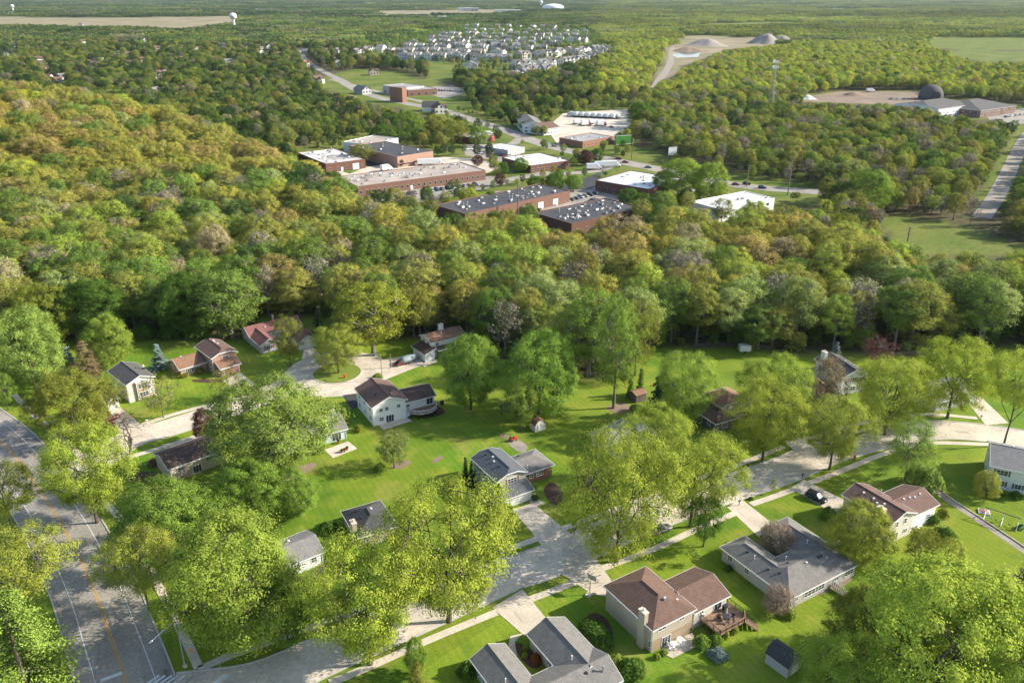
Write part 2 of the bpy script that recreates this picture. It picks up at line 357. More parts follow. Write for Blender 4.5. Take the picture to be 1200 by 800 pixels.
def bare(name, seed, H=8.0, Wd=8.0, bark='bark', buds=500):
    r = np.random.default_rng(seed); mb = MB(); tips = []
    def grow(p, d, l, rad, lv):
        d = d.normalized(); q = p + d * l * .5 + Vector(r.normal(0, .06 * l, 3)); e = p + d * l + Vector(r.normal(0, .1 * l, 3))
        mb.tube([p, q, e], [rad, rad * .8, rad * .6], 6 if lv < 2 else 3, cap=False)
        if lv >= 5: tips.append(e); return
        for k in range(3 if lv in (0, 1, 2) else 2):
            nd = d + Vector(r.normal(0, .62, 3)) + Vector((0, 0, .12))
            grow(q.lerp(e, r.uniform(.3, 1)), nd, l * r.uniform(.6, .85), max(.02, rad * .58), lv + 1)
    grow(Vector((0, 0, -.2)), Vector((0, 0, 1)), H * .28, .2 * H / 8, 0)
    T = np.array([t[:] for t in tips]); k = Wd / max(.1, 2 * np.quantile(np.hypot(T[:, 0], T[:, 1]), .97)); kz = H / np.quantile(T[:, 2], .99)
    mb.v = [(x * (1 + (k - 1) * min(1, z / (H * .3))) if z > 0 else x, y * (1 + (k - 1) * min(1, z / (H * .3))) if z > 0 else y, z * kz) for x, y, z in mb.v]
    T = T * np.array([k, k, kz]); C = T[r.integers(0, len(T), buds)] + r.normal(0, .25, (buds, 3))
    cm = quads_mesh(name + '_buds', C, r.normal(size=(buds, 3)) + np.array([0, 0, .4]), .2 * r.uniform(.6, 1.4, buds), .6, M['leaf'], seed)
    return dict(trunk=mb.mesh(name + '_trunk', M[bark]), crown=cm, H=H, W=Wd)
PT = {}
PT['locust'] = [broad('locust', 11, 12, 13, .20, 'vase', 280, 160, .165, 1.05, .35, .55, .45, .24, 8), broad('locust', 12, 12, 13, .20, 'vase', 290, 150, .165, 1.0, .4, .55, .45, .24, 9),
                broad('locust', 13, 12, 12, .18, 'round', 280, 150, .165, 1.05, .4, .6, .4, .24, 8), broad('locust', 14, 12, 13, .22, 'vase', 260, 160, .165, 1.1, .35, .5, .5, .24, 8)]
PT['umbrella'] = [broad('umbrella', 15, 12, 14, .50, 'round', 210, 140, .17, 1.0, .35, .6, .5, .2, 9), broad('umbrella', 16, 12, 14, .48, 'vase', 210, 140, .17, 1.0, .35, .6, .5, .2, 9)]
PT['maple'] = [broad('maple', 21, 13, 12, .12, 'round', 330, 160, .185, .95, .5, .6, .2, .26, 6), broad('maple', 22, 13, 12, .12, 'oval', 330, 160, .185, 1.0, .5, .6, .2, .26, 6),
               broad('maple', 23, 13, 12.5, .10, 'round', 350, 150, .185, .9, .5, .65, .2, .26, 7)]
PT['loose'] = [broad('loose', 31, 12, 9, .22, 'oval', 130, 100, .2, 1.0, .3, .7, .6, .2, 7, minor=1), broad('loose', 32, 12, 9, .2, 'round', 125, 100, .2, 1.0, .3, .7, .6, .2, 7, minor=1)]
PT['tall'] = [broad('tall', 41, 20, 10, .24, 'oval', 200, 90, .25, 1.2, .3, .7, .5, .2, 7, bark='barkpale'), broad('tall', 42, 20, 10, .22, 'oval', 190, 90, .25, 1.2, .35, .7, .5, .2, 7, bark='barkpale')]
PT['sparse'] = [broad('sparse', 51, 9, 7, .25, 'round', 75, 22, .26, .9, .2, .8, 1.0, .16, 8, bark='barkpale', minor=4), broad('sparse', 52, 9, 7, .2, 'vase', 75, 22, .26, .9, .2, .8, 1.0, .16, 8, bark='bark', minor=4)]
PT['bare'] = [bare('bare', 61, buds=350), bare('bare', 62, buds=900)]
PT['twiggy'] = [broad('twiggy', 65, 8, 7, .12, 'round', 190, 48, .19, .8, .3, 1.0, .45, .16, 8, bark='barkpale', minor=6), broad('twiggy', 66, 8, 7, .12, 'oval', 190, 48, .19, .8, .3, 1.0, .45, .16, 8, bark='barkpale', minor=6)]
PT['spruce'] = [conifer('spruce', 71, 8, 5.2, 18, 15, .36, .03, .75), conifer('spruce', 72, 10, 5.0, 20, 14, .38, .04, .85)]
PT['pine'] = [conifer('pine', 81, 14, 10, 17, 17, .22, .08, .6, .12, 170), conifer('pine', 82, 12, 9, 15, 16, .22, .10, .55, .05, 160)]
PT['column'] = [conifer('column', 91, 5, 1.5, 26, 14, .22, .0, .3, .35, 14), conifer('column', 92, 4.5, 1.6, 24, 14, .22, .0, .38, .35, 14)]
PT['shrub'] = [shrub('shrub', 101, 1.6, 2.0, 1400, .2), shrub('shrub', 102, 1.5, 2.2, 1400, .22), shrub('shrub', 103, 1.8, 1.9, 1400, .19)]
PT['hedge'] = [shrub('hedge', 104, 1.6, 2.0, 3800, .14, True)]
PT['sapling'] = [broad('sapling', 111, 4, 2.0, .25, 'oval', 22, 22, .22, .5, .2, 1.0, 1.0, .09, 3)]
wood_specs = [(121, 18, 11.5, .32, 'dome'), (122, 19, 12.5, .30, 'dome'), (123, 17, 10.5, .25, 'round'), (124, 20, 11, .35, 'oval'), (125, 18, 13, .28, 'dome'), (126, 17.5, 10, .3, 'oval'), (127, 19, 12, .2, 'vase'), (128, 18, 12, .35, 'vase')]
PT['wood'] = [broad('woodtree', s, h, w, c, sh, 160, 90, .30, 1.2, .45, .6, .3, .24, 5, bark='barkpale') for s, h, w, c, sh in wood_specs]
PT['under'] = [broad('under', 141, 6, 5.5, .04, 'round', 60, 60, .26, .8, .4, .3, .3, .14, 5), broad('under', 142, 6, 5, .04, 'dome', 60, 60, .26, .8, .4, .3, .3, .14, 5)]
PT['woodbare'] = [broad('woodbare', 131, 18, 10, .25, 'oval', 120, 9, .45, 1.3, .25, .8, 1.0, .2, 9, bark='barkpale', minor=4), broad('woodbare', 132, 17, 9, .2, 'round', 120, 8, .45, 1.3, .25, .8, 1.0, .2, 9, bark='barkpale', minor=4)]
TW = {}
def tree(kind, loc, w, h, label, cat='tree', name=None, group=None, tint=(.1, .14, .03), pi=None, rot=None, wy=None):
    ps = PT[kind]; p = ps[random.randrange(len(ps)) if pi is None else pi % len(ps)]
    t = thing(name or 'tree', label, cat, loc, random.uniform(0, 2 * PI) if rot is None else rot, group)
    t.scale = (w / p['W'], (wy or w) / p['W'], h / p['H'])
    a = bpy.data.objects.new('stem' if kind in ('shrub', 'hedge') else 'trunk', p['trunk']); COL.objects.link(a); a.parent = t
    b = bpy.data.objects.new('foliage' if kind in ('shrub', 'hedge') else 'crown', p['crown']); COL.objects.link(b); b.parent = t
    b['tint'] = tuple(float(c) for c in tint)
    return t
# ------------------------------------------------------------------ light, sky, air
SUN_EL, SUN_AZ = math.radians(28.5), math.atan2(.11, 1.0)      # towards the sun: +X, a little beyond the camera's right
sd = Vector((math.cos(SUN_EL) * math.cos(SUN_AZ), math.cos(SUN_EL) * math.sin(SUN_AZ), math.sin(SUN_EL)))
w = bpy.data.worlds.new('World'); scene.world = w; w.use_nodes = True
sk = w.node_tree.nodes.new('ShaderNodeTexSky'); sk.sky_type = 'NISHITA'; sk.sun_disc = False
sk.sun_elevation = SUN_EL; sk.sun_rotation = PI / 2 - SUN_AZ; sk.altitude = 200; sk.dust_density = 1.5
bg = w.node_tree.nodes['Background']; w.node_tree.links.new(sk.outputs[0], bg.inputs[0]); bg.inputs[1].default_value = SKY
sl = bpy.data.lights.new('sun', 'SUN'); sl.energy = SUN; sl.angle = math.radians(.55); sl.color = (1.0, .93, .81)
so = bpy.data.objects.new('sun', sl); COL.objects.link(so); so.rotation_euler = (-sd).to_track_quat('-Z', 'Y').to_euler(); so.location = (200, 0, 300)
scene.view_settings.view_transform = 'Standard'; scene.view_settings.look = 'None'; scene.view_settings.gamma = 1.0
scene.view_settings.exposure = EXPO
scene.render.engine = 'CYCLES'
cy = scene.cycles; cy.max_bounces = 6; cy.diffuse_bounces = 3; cy.glossy_bounces = 2; cy.transmission_bounces = 3; cy.volume_bounces = 0
cy.use_denoising = True; cy.denoiser = 'OPENIMAGEDENOISE'; cy.denoising_input_passes = 'RGB_ALBEDO_NORMAL'; cy.denoising_prefilter = 'ACCURATE'; cy.use_adaptive_sampling = True; cy.adaptive_threshold = .015; cy.sample_clamp_indirect = 4
# ------------------------------------------------------------------ ground classes by photo region (unprojected to the ground)
LAWN = [(-200, 392), (0, 400), (70, 400), (150, 392), (165, 392), (255, 396), (300, 402), (300, 372), (385, 372), (395, 392), (430, 398), (500, 398), (560, 398), (585, 420), (690, 446), (735, 432), (748, 412), (800, 407), (880, 410), (960, 412), (1060, 414), (1130, 408), (1500, 405), (1500, 1100), (-300, 1100)]
INDUST = [(335, 178), (385, 160), (420, 142), (470, 150), (505, 135), (560, 120), (610, 118), (740, 118), (748, 150), (735, 185), (800, 190), (960, 215), (970, 235), (905, 246), (845, 252), (800, 242), (755, 262), (700, 272), (640, 268), (520, 252), (455, 232), (385, 215), (345, 200)]
MEADOW = [(1015, 248), (1060, 252), (1130, 266), (1200, 288), (1260, 304), (1200, 302), (1090, 300), (1050, 284)]
CLEAR = [MEADOW,
         
         [(720, 172), (745, 168), (800, 190), (860, 205), (850, 212), (780, 200), (722, 184)],                 # bank by the main road
         [(915, 116), (985, 106), (1085, 106), (1092, 112), (1140, 118), (1200, 122), (1200, 140), (1150, 142), (1090, 128), (1050, 122), (960, 121)],   # works yard
         [(1138, 245), (1163, 198), (1183, 160), (1200, 140), (1222, 140), (1200, 195), (1183, 242)],          # road right
         [(772, 80), (785, 46), (815, 41), (870, 44), (925, 42), (930, 51), (885, 55), (848, 59), (826, 69), (800, 78)],      # quarry
         [(765, 80), (800, 78), (790, 92), (770, 95)],
         [(-400, 24), (0, 20), (110, 21), (290, 19), (285, 26), (212, 34), (130, 31), (0, 29), (-400, 32)],     # tan field
         [(1085, 44), (1300, 44), (1300, 57), (1130, 60), (1085, 54)], [(1090, 60), (1300, 62), (1300, 74), (1150, 72)],
         [(375, 92), (420, 80), (470, 84), (505, 95), (545, 108), (555, 128), (570, 145), (520, 138), (440, 122), (375, 104)],  # fire station and roads
         [(505, 74), (535, 76), (530, 95), (500, 95)],                                                        # grass by townhouses
         [(400, 62), (440, 48), (560, 28), (700, 36), (725, 58), (715, 70), (650, 92), (600, 98), (540, 92), (470, 80)],                                    # townhouses (thinned)
         [(430, 13), (600, 11), (640, 13), (560, 16), (450, 17)], [(900, 229), (968, 226), (966, 238), (905, 245)]]
def zone_of(px, py): return inpoly(px, py, LAWN), inpoly(px, py, INDUST)
# ground: one sheet to the horizon, finer near the camera
def build_ground():
    nr, nc = 250, 260
    Ys = np.concatenate([np.array([-400., -60., 20.]), np.geomspace(45, 32000, nr)]); tn = np.linspace(-1.25, 1.25, nc)
    X = (np.maximum(Ys, 120.)[:, None] + 30) * tn[None, :]; Y = np.repeat(Ys[:, None], nc, 1); nr = len(Ys)
    Z = hill(X, Y)
    px, py = proj(X, np.maximum(Y, 30), np.zeros_like(X))
    lawn = inpoly(px, py, LAWN) | (Y < 60); ind = inpoly(px, py, INDUST)
    clr = np.zeros_like(lawn)
    for c in CLEAR[:2] + [CLEAR[9], CLEAR[10], CLEAR[13], CLEAR[2], CLEAR[7], CLEAR[8]]: clr |= inpoly(px, py, c)
    dirt = np.zeros_like(lawn)
    for c in [CLEAR[4], CLEAR[5], CLEAR[6], CLEAR[12]]: dirt |= inpoly(px, py, c)
    col = np.zeros((nr, nc, 4), np.float32); col[..., 0] = lawn * 1.0; col[..., 1] = (clr | ind | inpoly(px, py, CLEAR[3]) | inpoly(px, py, CLEAR[11])) * 1.0; col[..., 2] = dirt * 1.0; col[..., 1] = np.maximum(col[..., 1], ((Y > 1650) & ~dirt) * 1.0); col[..., 3] = 1
    me = bpy.data.meshes.new('ground'); V = np.stack([X, Y, Z], -1).reshape(-1, 3)
    i, j = np.meshgrid(np.arange(nr - 1), np.arange(nc - 1), indexing='ij'); a = (i * nc + j).ravel()
    F = np.stack([a, a + 1, a + nc + 1, a + nc], 1)
    me.vertices.add(len(V)); me.vertices.foreach_set('co', V.astype(np.float32).ravel())
    me.loops.add(F.size); me.loops.foreach_set('vertex_index', F.astype(np.int32).ravel())
    me.polygons.add(len(F)); me.polygons.foreach_set('loop_start', np.arange(0, F.size, 4, dtype=np.int32)); me.polygons.foreach_set('use_smooth', [True] * len(F))
    me.update(calc_edges=True)
    at = me.attributes.new('zones', 'FLOAT_COLOR', 'POINT'); at.data.foreach_set('color', col.ravel())
    m, nt, b = new_mat('ground_cover'); N, L = nt.nodes, nt.links
    b.inputs['Roughness'].default_value = .95; b.inputs['Specular IOR Level'].default_value = .1
    ge = N.new('ShaderNodeNewGeometry'); an = N.new('ShaderNodeAttribute'); an.attribute_name = 'zones'
    sep = N.new('ShaderNodeSeparateColor'); L.new(an.outputs['Color'], sep.inputs[0])
    def noise(sc, det=4):
        n = N.new('ShaderNodeTexNoise'); n.inputs['Scale'].default_value = sc; n.inputs['Detail'].default_value = det; L.new(ge.outputs['Position'], n.inputs['Vector']); return n.outputs['Fac']
    def mrange(v, a, b_, c=0, d=1):
        n = N.new('ShaderNodeMapRange'); n.inputs[1].default_value = a; n.inputs[2].default_value = b_; n.inputs[3].default_value = c; n.inputs[4].default_value = d; L.new(v, n.inputs[0]); return n.outputs[0]
    def mixc(f, a, b_):
        n = N.new('ShaderNodeMix'); n.data_type = 'RGBA'
        L.new(f, n.inputs['Factor']) if not isinstance(f, float) else setattr(n.inputs['Factor'], 'default_value', f)
        for s, v in (('A', a), ('B', b_)):
            if isinstance(v, tuple): n.inputs[s].default_value = (*v, 1)
            else: L.new(v, n.inputs[s])
        return n.outputs['Result']
    def scale(c, f):
        n = N.new('ShaderNodeVectorMath'); n.operation = 'SCALE'; L.new(c, n.inputs[0]); L.new(f, n.inputs['Scale']); return n.outputs[0]
    g = mixc(mrange(noise(.035, 3), .38, .62), (.10, .185, .016), (.175, .23, .02))
    g = mixc(mrange(noise(.22, 4), .5, .72), g, (.215, .245, .03))
    g = scale(g, mrange(noise(2.2, 3), .25, .75, .82, 1.18))
    pch = noise(.055, 5); g = mixc(mrange(pch, .56, .74), g, (.235, .235, .05)); g = mixc(mrange(noise(.09, 5), .58, .75), g, (.07, .14, .016))
    vo = N.new('ShaderNodeTexVoronoi'); vo.inputs['Scale'].default_value = .028; L.new(ge.outputs['Position'], vo.inputs['Vector']); sv = N.new('ShaderNodeSeparateColor'); L.new(vo.outputs['Color'], sv.inputs[0])
    g = scale(g, mrange(sv.outputs[0], 0, 1, .86, 1.10)); g = mixc(mrange(sv.outputs[1], .4, 1, 0, .35), g, (.20, .215, .035))
    # mowing stripes
    mp = N.new('ShaderNodeMapping'); mp.inputs['Rotation'].default_value = (0, 0, math.radians(-28)); L.new(ge.outputs['Position'], mp.inputs['Vector'])
    wv = N.new('ShaderNodeTexWave'); wv.inputs['Scale'].default_value = .22; wv.inputs['Distortion'].default_value = .6; wv.inputs['Detail'].default_value = 1; L.new(mp.outputs[0], wv.inputs['Vector'])
    g = scale(g, mrange(wv.outputs['Fac'], 0, 1, .95, 1.05))
    fl = mixc(mrange(noise(.3, 5), .35, .65), (.055, .06, .018), (.12, .095, .055))
    rough = mixc(mrange(noise(.03, 5), .35, .65), (.085, .13, .02), (.16, .17, .04)); rough = scale(rough, mrange(noise(.4, 4), .25, .75, .75, 1.25))
    dt = mixc(mrange(noise(.012, 6), .38, .62), (.29, .235, .15), (.18, .17, .09))
    c = mixc(sep.outputs[0], fl, g); c = mixc(sep.outputs[1], c, rough); c = mixc(sep.outputs[2], c, dt)
    L.new(c, b.inputs['Base Color'])
    bp = N.new('ShaderNodeBump'); bp.inputs['Strength'].default_value = .6; bp.inputs['Distance'].default_value = .12; L.new(noise(3.5, 5), bp.inputs['Height']); L.new(bp.outputs[0], b.inputs['Normal'])
    me.materials.append(m)
    o = bpy.data.objects.new('ground', me); COL.objects.link(o); tag(o, kind='structure')
build_ground()
# ------------------------------------------------------------------ roads
def smooth(P, n=8):
    """Catmull-Rom through 2-D points"""
    P = [Vector((p[0], p[1])) for p in P]; Q = [P[0] * 2 - P[1]] + P + [P[-1] * 2 - P[-2]]; out = []
    for i in range(1, len(Q) - 2):
        a, b, c, d = Q[i - 1:i + 3]
        for k in range(n):
            t = k / n; out.append(.5 * (2 * b + (c - a) * t + (2 * a - 5 * b + 4 * c - d) * t * t + (3 * b - a - 3 * c + d) * t ** 3))
    out.append(P[-1]); return out
def offset(P, d):
    out = []
    for i, p in enumerate(P):
        t = (P[min(i + 1, len(P) - 1)] - P[max(i - 1, 0)]).normalized(); out.append(p + Vector((-t.y, t.x)) * d)
    return out
LOTS, ROADS, VIS = [], [], [[(690, 178), (800, 203), (965, 221), (965, 230), (860, 223), (790, 211), (690, 187)]]
def road(name, pxs, wl, wr=None, z=.02, m='concold', kerb=True, n=8, world=False, cut=()):
    wr = wl if wr is None else wr
    c = smooth([p if world else G(*p)[:2] for p in pxs], n)
    mb = MB().ribbon(offset(c, wl), offset(c, -wr), z); o = mb.build(name, M[m]); tag(o, kind='structure'); ROADS.append((np.array([p[:] for p in c]), wl))
    if kerb:
        k = MB()
        for s, w_ in ((1, wl), (-1, wr)):
            a, b = offset(c, s * w_), offset(c, s * (w_ + .28)); 
            for i in range(len(c) - 1):
                mid = (a[i] + a[i + 1]) / 2
                if any(inpoly(mid[0:1], mid[1:2], q)[0] for q in cut): continue
                A, B = (b[i:i + 2], a[i:i + 2]) if s > 0 else (a[i:i + 2], b[i:i + 2])
                k.ribbon(A, B, .13, h=.2)
        tag(k.build('kerb', M['kerb']), kind='structure')
    return c
def gp(pxs): return [tuple(G(*p)[:2]) for p in pxs]
# driveways first, so that the kerbs drop where they meet the street
DRIVES = {'drive': [[(600, 597), (624, 589), (645, 606), (676, 631), (640, 646), (622, 622)],
    [(577, 712), (612, 690), (640, 724), (615, 745)],
    [(657, 672), (697, 652), (716, 679), (718, 700), (694, 696)],
    [(852, 594), (868, 584), (905, 613), (889, 629)],
    [(926, 572), (942, 562), (994, 588), (978, 602)],
    [(1125, 461), (1143, 459), (1182, 496), (1155, 498)],
    [(918, 517), (936, 512), (950, 522), (934, 530)],
    [(446, 447), (497, 427), (489, 414), (436, 424)],
    [(352, 428), (356, 410), (367, 406), (381, 422)],
    [(262, 446), (281, 436), (299, 450), (282, 466)],
    [(120, 479), (142, 478), (172, 503), (148, 516)]]}
cuts = [gp(p) for p in DRIVES['drive']]
def grow(poly, k=1.12):
    c = Vector((sum(p[0] for p in poly) / len(poly), sum(p[1] for p in poly) / len(poly))); return [tuple(c + (Vector(p) - c) * k) for p in poly]
cutk = [grow(p, 1.1) for p in cuts]
# the arterial on the left
ART = [(-60, 470), (2, 518), (45, 573), (77, 623), (110, 690), (130, 747), (147, 797), (165, 860), (185, 950)]
wA = [G(*p)[:2] for p in ART]
junction = [tuple(G(*p)[:2]) for p in [(40, 515), (75, 540), (130, 600), (100, 618), (60, 560)]]
junction2 = [tuple(G(*p)[:2]) for p in [(200, 775), (260, 785), (300, 840), (230, 840)]]
# street A
SA = [(200, 815), (300, 800), (400, 758), (520, 706), (592, 674), (650, 654), (760, 605), (868, 568), (920, 550), (968, 530), (1030, 513), (1084, 504.5), (1130, 505), (1200, 514), (1300, 540)]
# street B and its bulb
SB = [(70, 560), (110, 541), (154, 514), (192, 503), (243, 487), (300, 468), (340, 450), (368, 438)]
bulb_c = G(395, 437)[:2]; bulb = [(bulb_c[0] + 15 * math.cos(t), bulb_c[1] + 15 * math.sin(t)) for t in np.linspace(0, 2 * PI, 48, endpoint=False)]
big_j = [junction, junction2]
artc = road('arterial_road', ART, 6.6, 6.6, .024, 'asph', True, 10, cut=big_j)
sac = road('residential_street', SA, 4.5, 4.5, .030, 'concold', True, 8, cut=cutk + [offset_poly for offset_poly in []])
sbc = road('side_street', SB, 4.4, 4.4, .036, 'concold', True, 8, cut=cutk + [grow(bulb, 1.0), grow(junction, 1.3)])
bm_ = MB().sheet(bulb, .042); tag(bm_.build('turning_circle', M['concold']), kind='structure')
isl = [(bulb_c[0] + 7 * math.cos(t), bulb_c[1] + 7 * math.sin(t)) for t in np.linspace(0, 2 * PI, 40, endpoint=False)]
ring = MB()
for i in range(40):
    a, b = isl[i], isl[(i + 1) % 40]; oi = lambda p: (bulb_c[0] + (p[0] - bulb_c[0]) * .955, bulb_c[1] + (p[1] - bulb_c[1]) * .955)
    ring.ribbon([oi(a), oi(b)][::-1], [a, b][::-1], .16, h=.16)
tag(ring.build('kerb', M['kerb']), kind='structure')
def lawn_patch(name, poly, z):
    o = MB().sheet(poly, z).build(name, bpy.data.materials['ground_grass']); tag(o, kind='structure')
gm = mat('ground_grass', (.12, .18, .02), .95, .35, .15, col2=(.18, .21, .03), var2=.15, scale2=2.5)
lawn_patch('island_lawn', [(bulb_c[0] + (p[0] - bulb_c[0]) * .955, bulb_c[1] + (p[1] - bulb_c[1]) * .955) for p in isl], .12)
for i, p in enumerate(cuts): tag(MB().sheet(p, .050 + .004 * (i % 3)).build('driveway', M['conc']), kind='structure')
tag(MB().sheet(gp([(402, 463), (417, 461), (421, 476), (412, 480)]), .062).build('driveway', M['asphdk']), kind='structure')
# painted markings on the arterial
def stripe(name, c, off, wd, m, z, i0=0, i1=None, dash=None):
    a, b = offset(c, off + wd / 2), offset(c, off - wd / 2); i1 = i1 or len(c) - 1; mb = MB()
    for i in range(i0, i1):
        if dash and (i // dash) % 2: continue
        mb.ribbon(a[i:i + 2], b[i:i + 2], z)
    return tag(mb.build(name, M[m]), kind='structure')
stripe('lane_marking', artc, .18, .14, 'painty', .032); stripe('lane_marking', artc, -.18, .14, 'painty', .032)
stripe('lane_marking', artc, 4.0, .14, 'paintw', .032); stripe('lane_marking', artc, -4.0, .14, 'paintw', .032)
sb = G(118, 797)[:2], G(143, 788)[:2]
mbx = MB(); d_ = (Vector(sb[1]) - Vector(sb[0])); n_ = Vector((-d_.y, d_.x)).normalized() * .35
mbx.sheet([tuple(Vector(sb[0]) - n_), tuple(Vector(sb[1]) - n_), tuple(Vector(sb[1]) + n_), tuple(Vector(sb[0]) + n_)], .034)
tag(mbx.build('stop_line', M['paintw']), kind='structure')
cw = MB()
for px_ in (181, 188, 196, 203, 211):
    a = Vector(G(px_ - 1, 791)[:2]); cw.box((a.x, a.y - 1.2, .040), (.45, 3.0, .008), -.65)
for px_ in (258, 262): 
    a = Vector(G(px_, 792)[:2]); cw.box((a.x, a.y - .6, .044), (.45, 2.4, .008), -.65)
tag(cw.build('crosswalk_marking', M['paintw']), kind='structure')
def walk(pxs, wd=.75, z=.075, n=6, m='conc'):
    c = smooth([G(*p)[:2] for p in pxs], n); o = MB().ribbon(offset(c, wd), offset(c, -wd), z, h=.07).build('sidewalk', M[m]); tag(o, kind='structure'); return c
walk([(16, 462), (40, 486), (70, 512), (96, 536)]); walk([(120, 586), (148, 616), (173, 663), (200, 713), (218, 750), (233, 782)])
walk([(233, 784), (270, 768), (355, 738), (430, 712)]); walk([(386, 800), (435, 780), (497, 752), (545, 732), (582, 717)]); walk([(608, 707), (640, 695), (676, 681)])
walk([(692, 671), (740, 653), (780, 637), (812, 622), (864, 600)]); walk([(582, 648), (610, 638), (632, 630)]); walk([(655, 621), (690, 608), (740, 590), (800, 568), (874, 541), (918, 523)])
walk([(880, 591), (912, 580), (943, 568), (985, 552), (1024, 536), (1060, 524), (1094, 519), (1165, 521)])
walk([(938, 517), (1000, 498), (1061, 487), (1100, 486), (1145, 490)]); walk([(162, 499), (205, 485), (253, 472)]); walk([(150, 536), (190, 524), (233, 510)])
# front walks and patios
def pad(name, pxs, m='conc', z=.06): return tag(MB().prism(gp(pxs), -.05, z).build(name, M[m]), kind='structure')
pad('patio', [(380, 527), (408, 517), (418.5, 525.5), (390, 536.5)], 'conc'); pad('patio', [(443, 497), (477, 489), (483, 493), (449, 503.5)], 'concold')
pad('garden_path', [(620, 588), (627, 577), (631, 585), (638, 590), (628, 593)], 'conc', .066); pad('patio', [(773, 764), (788, 771), (816, 757), (812, 741), (782, 753)], 'concold', .09)
pad('garden_path', [(598, 745), (612, 742), (603, 752), (606, 768), (598, 768), (596, 755)], 'conc', .068); pad('garden_path', [(494, 426), (513, 421), (512, 424), (497, 430)], 'conc', .064)
def beds(): 
    for nm, pxs, m in [('mulch_bed', [(636, 571), (647, 563), (660, 575), (662, 588), (648, 593), (640, 583)], 'mulch'), ('mulch_bed', [(553, 571), (562, 570), (583, 600), (577, 603)], 'mulch'),
        ('mulch_bed', [(505, 540), (513, 534), (521, 535), (516, 539), (508, 543)], 'dirt'), ('vegetable_patch', [(592, 517), (603, 512), (622, 524), (610, 532)], 'gravel'),
        ('mulch_bed', [(585, 508), (598, 509), (596, 514), (586, 513)], 'dirt'), ('mulch_bed', [(150, 560), (165, 552), (187, 553), (182, 565), (160, 567)], 'mulch'),
        ('mulch_bed', [(847, 637), (852, 633), (905, 678), (898, 683)], 'mulch'), ('mulch_bed', [(940, 690), (975, 668), (996, 672), (1000, 682), (955, 700)], 'dirt'),
        ('mulch_bed', [(600, 757), (610, 750), (640, 778), (622, 786)], 'mulch'), ('mulch_bed', [(676, 745), (690, 715), (712, 722), (722, 752), (700, 762)], 'mulch'),
        ('mulch_bed', [(455, 545), (475, 537), (484, 543), (466, 551)], 'dirt'), ('mulch_bed', [(707, 477), (730, 470), (745, 480), (722, 486)], 'dirt'), ('mulch_bed', [(485.5, 478.5), (487, 490), (513, 488), (524, 483), (512, 473)], 'mulch'),
        ('mulch_bed', [(224, 444), (262, 444), (262, 449), (225, 448)], 'mulch'), ('mulch_bed', [(370, 540), (345, 548), (330, 556), (335, 566), (372, 548)], 'dirt')]:
        tag(MB().sheet(smooth_poly(gp(pxs)), .014 + .003 * random.random()).build(nm, M[m]), kind='structure')
def smooth_poly(P):
    for _ in range(2):
        Q = []
        for i in range(len(P)):
            a, b = Vector(P[i]), Vector(P[(i + 1) % len(P)]); Q += [tuple(a.lerp(b, .25)), tuple(a.lerp(b, .75))]
        P = Q
    return P
beds()
gpth = smooth([G(*p)[:2] for p in [(1092, 571), (1110, 585), (1140, 605), (1170, 625), (1215, 655)]], 6)
tag(MB().ribbon(offset(gpth, .8), offset(gpth, -.8), .02).build('gravel_path', M['gravel']), kind='structure')
# far roads
road('main_road', [(395, 92), (420, 106), (450, 116), (480, 122), (520, 130), (552, 140), (590, 152), (640, 170), (700, 184), (760, 196), (830, 211), (880, 219), (960, 225), (1040, 231)], 6.5, 6.5, .05, 'asph', False, 6)
road('suburb_street', [(160, 117), (200, 113), (238, 112)], 5, 5, .05, 'concold', False, 4)
road('suburb_street', [(395, 92), (372, 80), (356, 68), (350, 56)], 5, 5, .055, 'asph', False, 4)
road('service_road', [(388, 93), (410, 99), (440, 107), (470, 114), (503, 121), (520, 127)], 4.0, 4.0, .06, 'asph', False, 4)
road('road_right', [(1150, 255), (1165, 234), (1180, 206), (1192, 180), (1205, 158), (1225, 135), (1260, 118)], 4.3, 4.3, .05, 'asph', False, 6)
rr = smooth([G(*p)[:2] for p in [(1150, 255), (1165, 234), (1180, 206), (1192, 180), (1205, 158), (1225, 135)]], 6); stripe('lane_marking', rr, 0, .3, 'painty', .08)
road('industrial_drive', [(570, 145), (600, 155), (612, 160), (590, 178), (600, 190), (640, 203), (700, 200), (720, 190)], 4, 4, .07, 'asph', False, 5)
road('industrial_drive', [(455, 232), (500, 228), (560, 218), (610, 208), (640, 204)], 4, 4, .08, 'asph', False, 5)
road('field_road', [(455, 52), (470, 45), (490, 36)], 5, 5, .1, 'gravel', False, 4)
road('quarry_track', [(762, 112), (772, 95), (785, 75), (788, 55), (792, 42)], 5, 5, .1, 'gravel', False, 4)
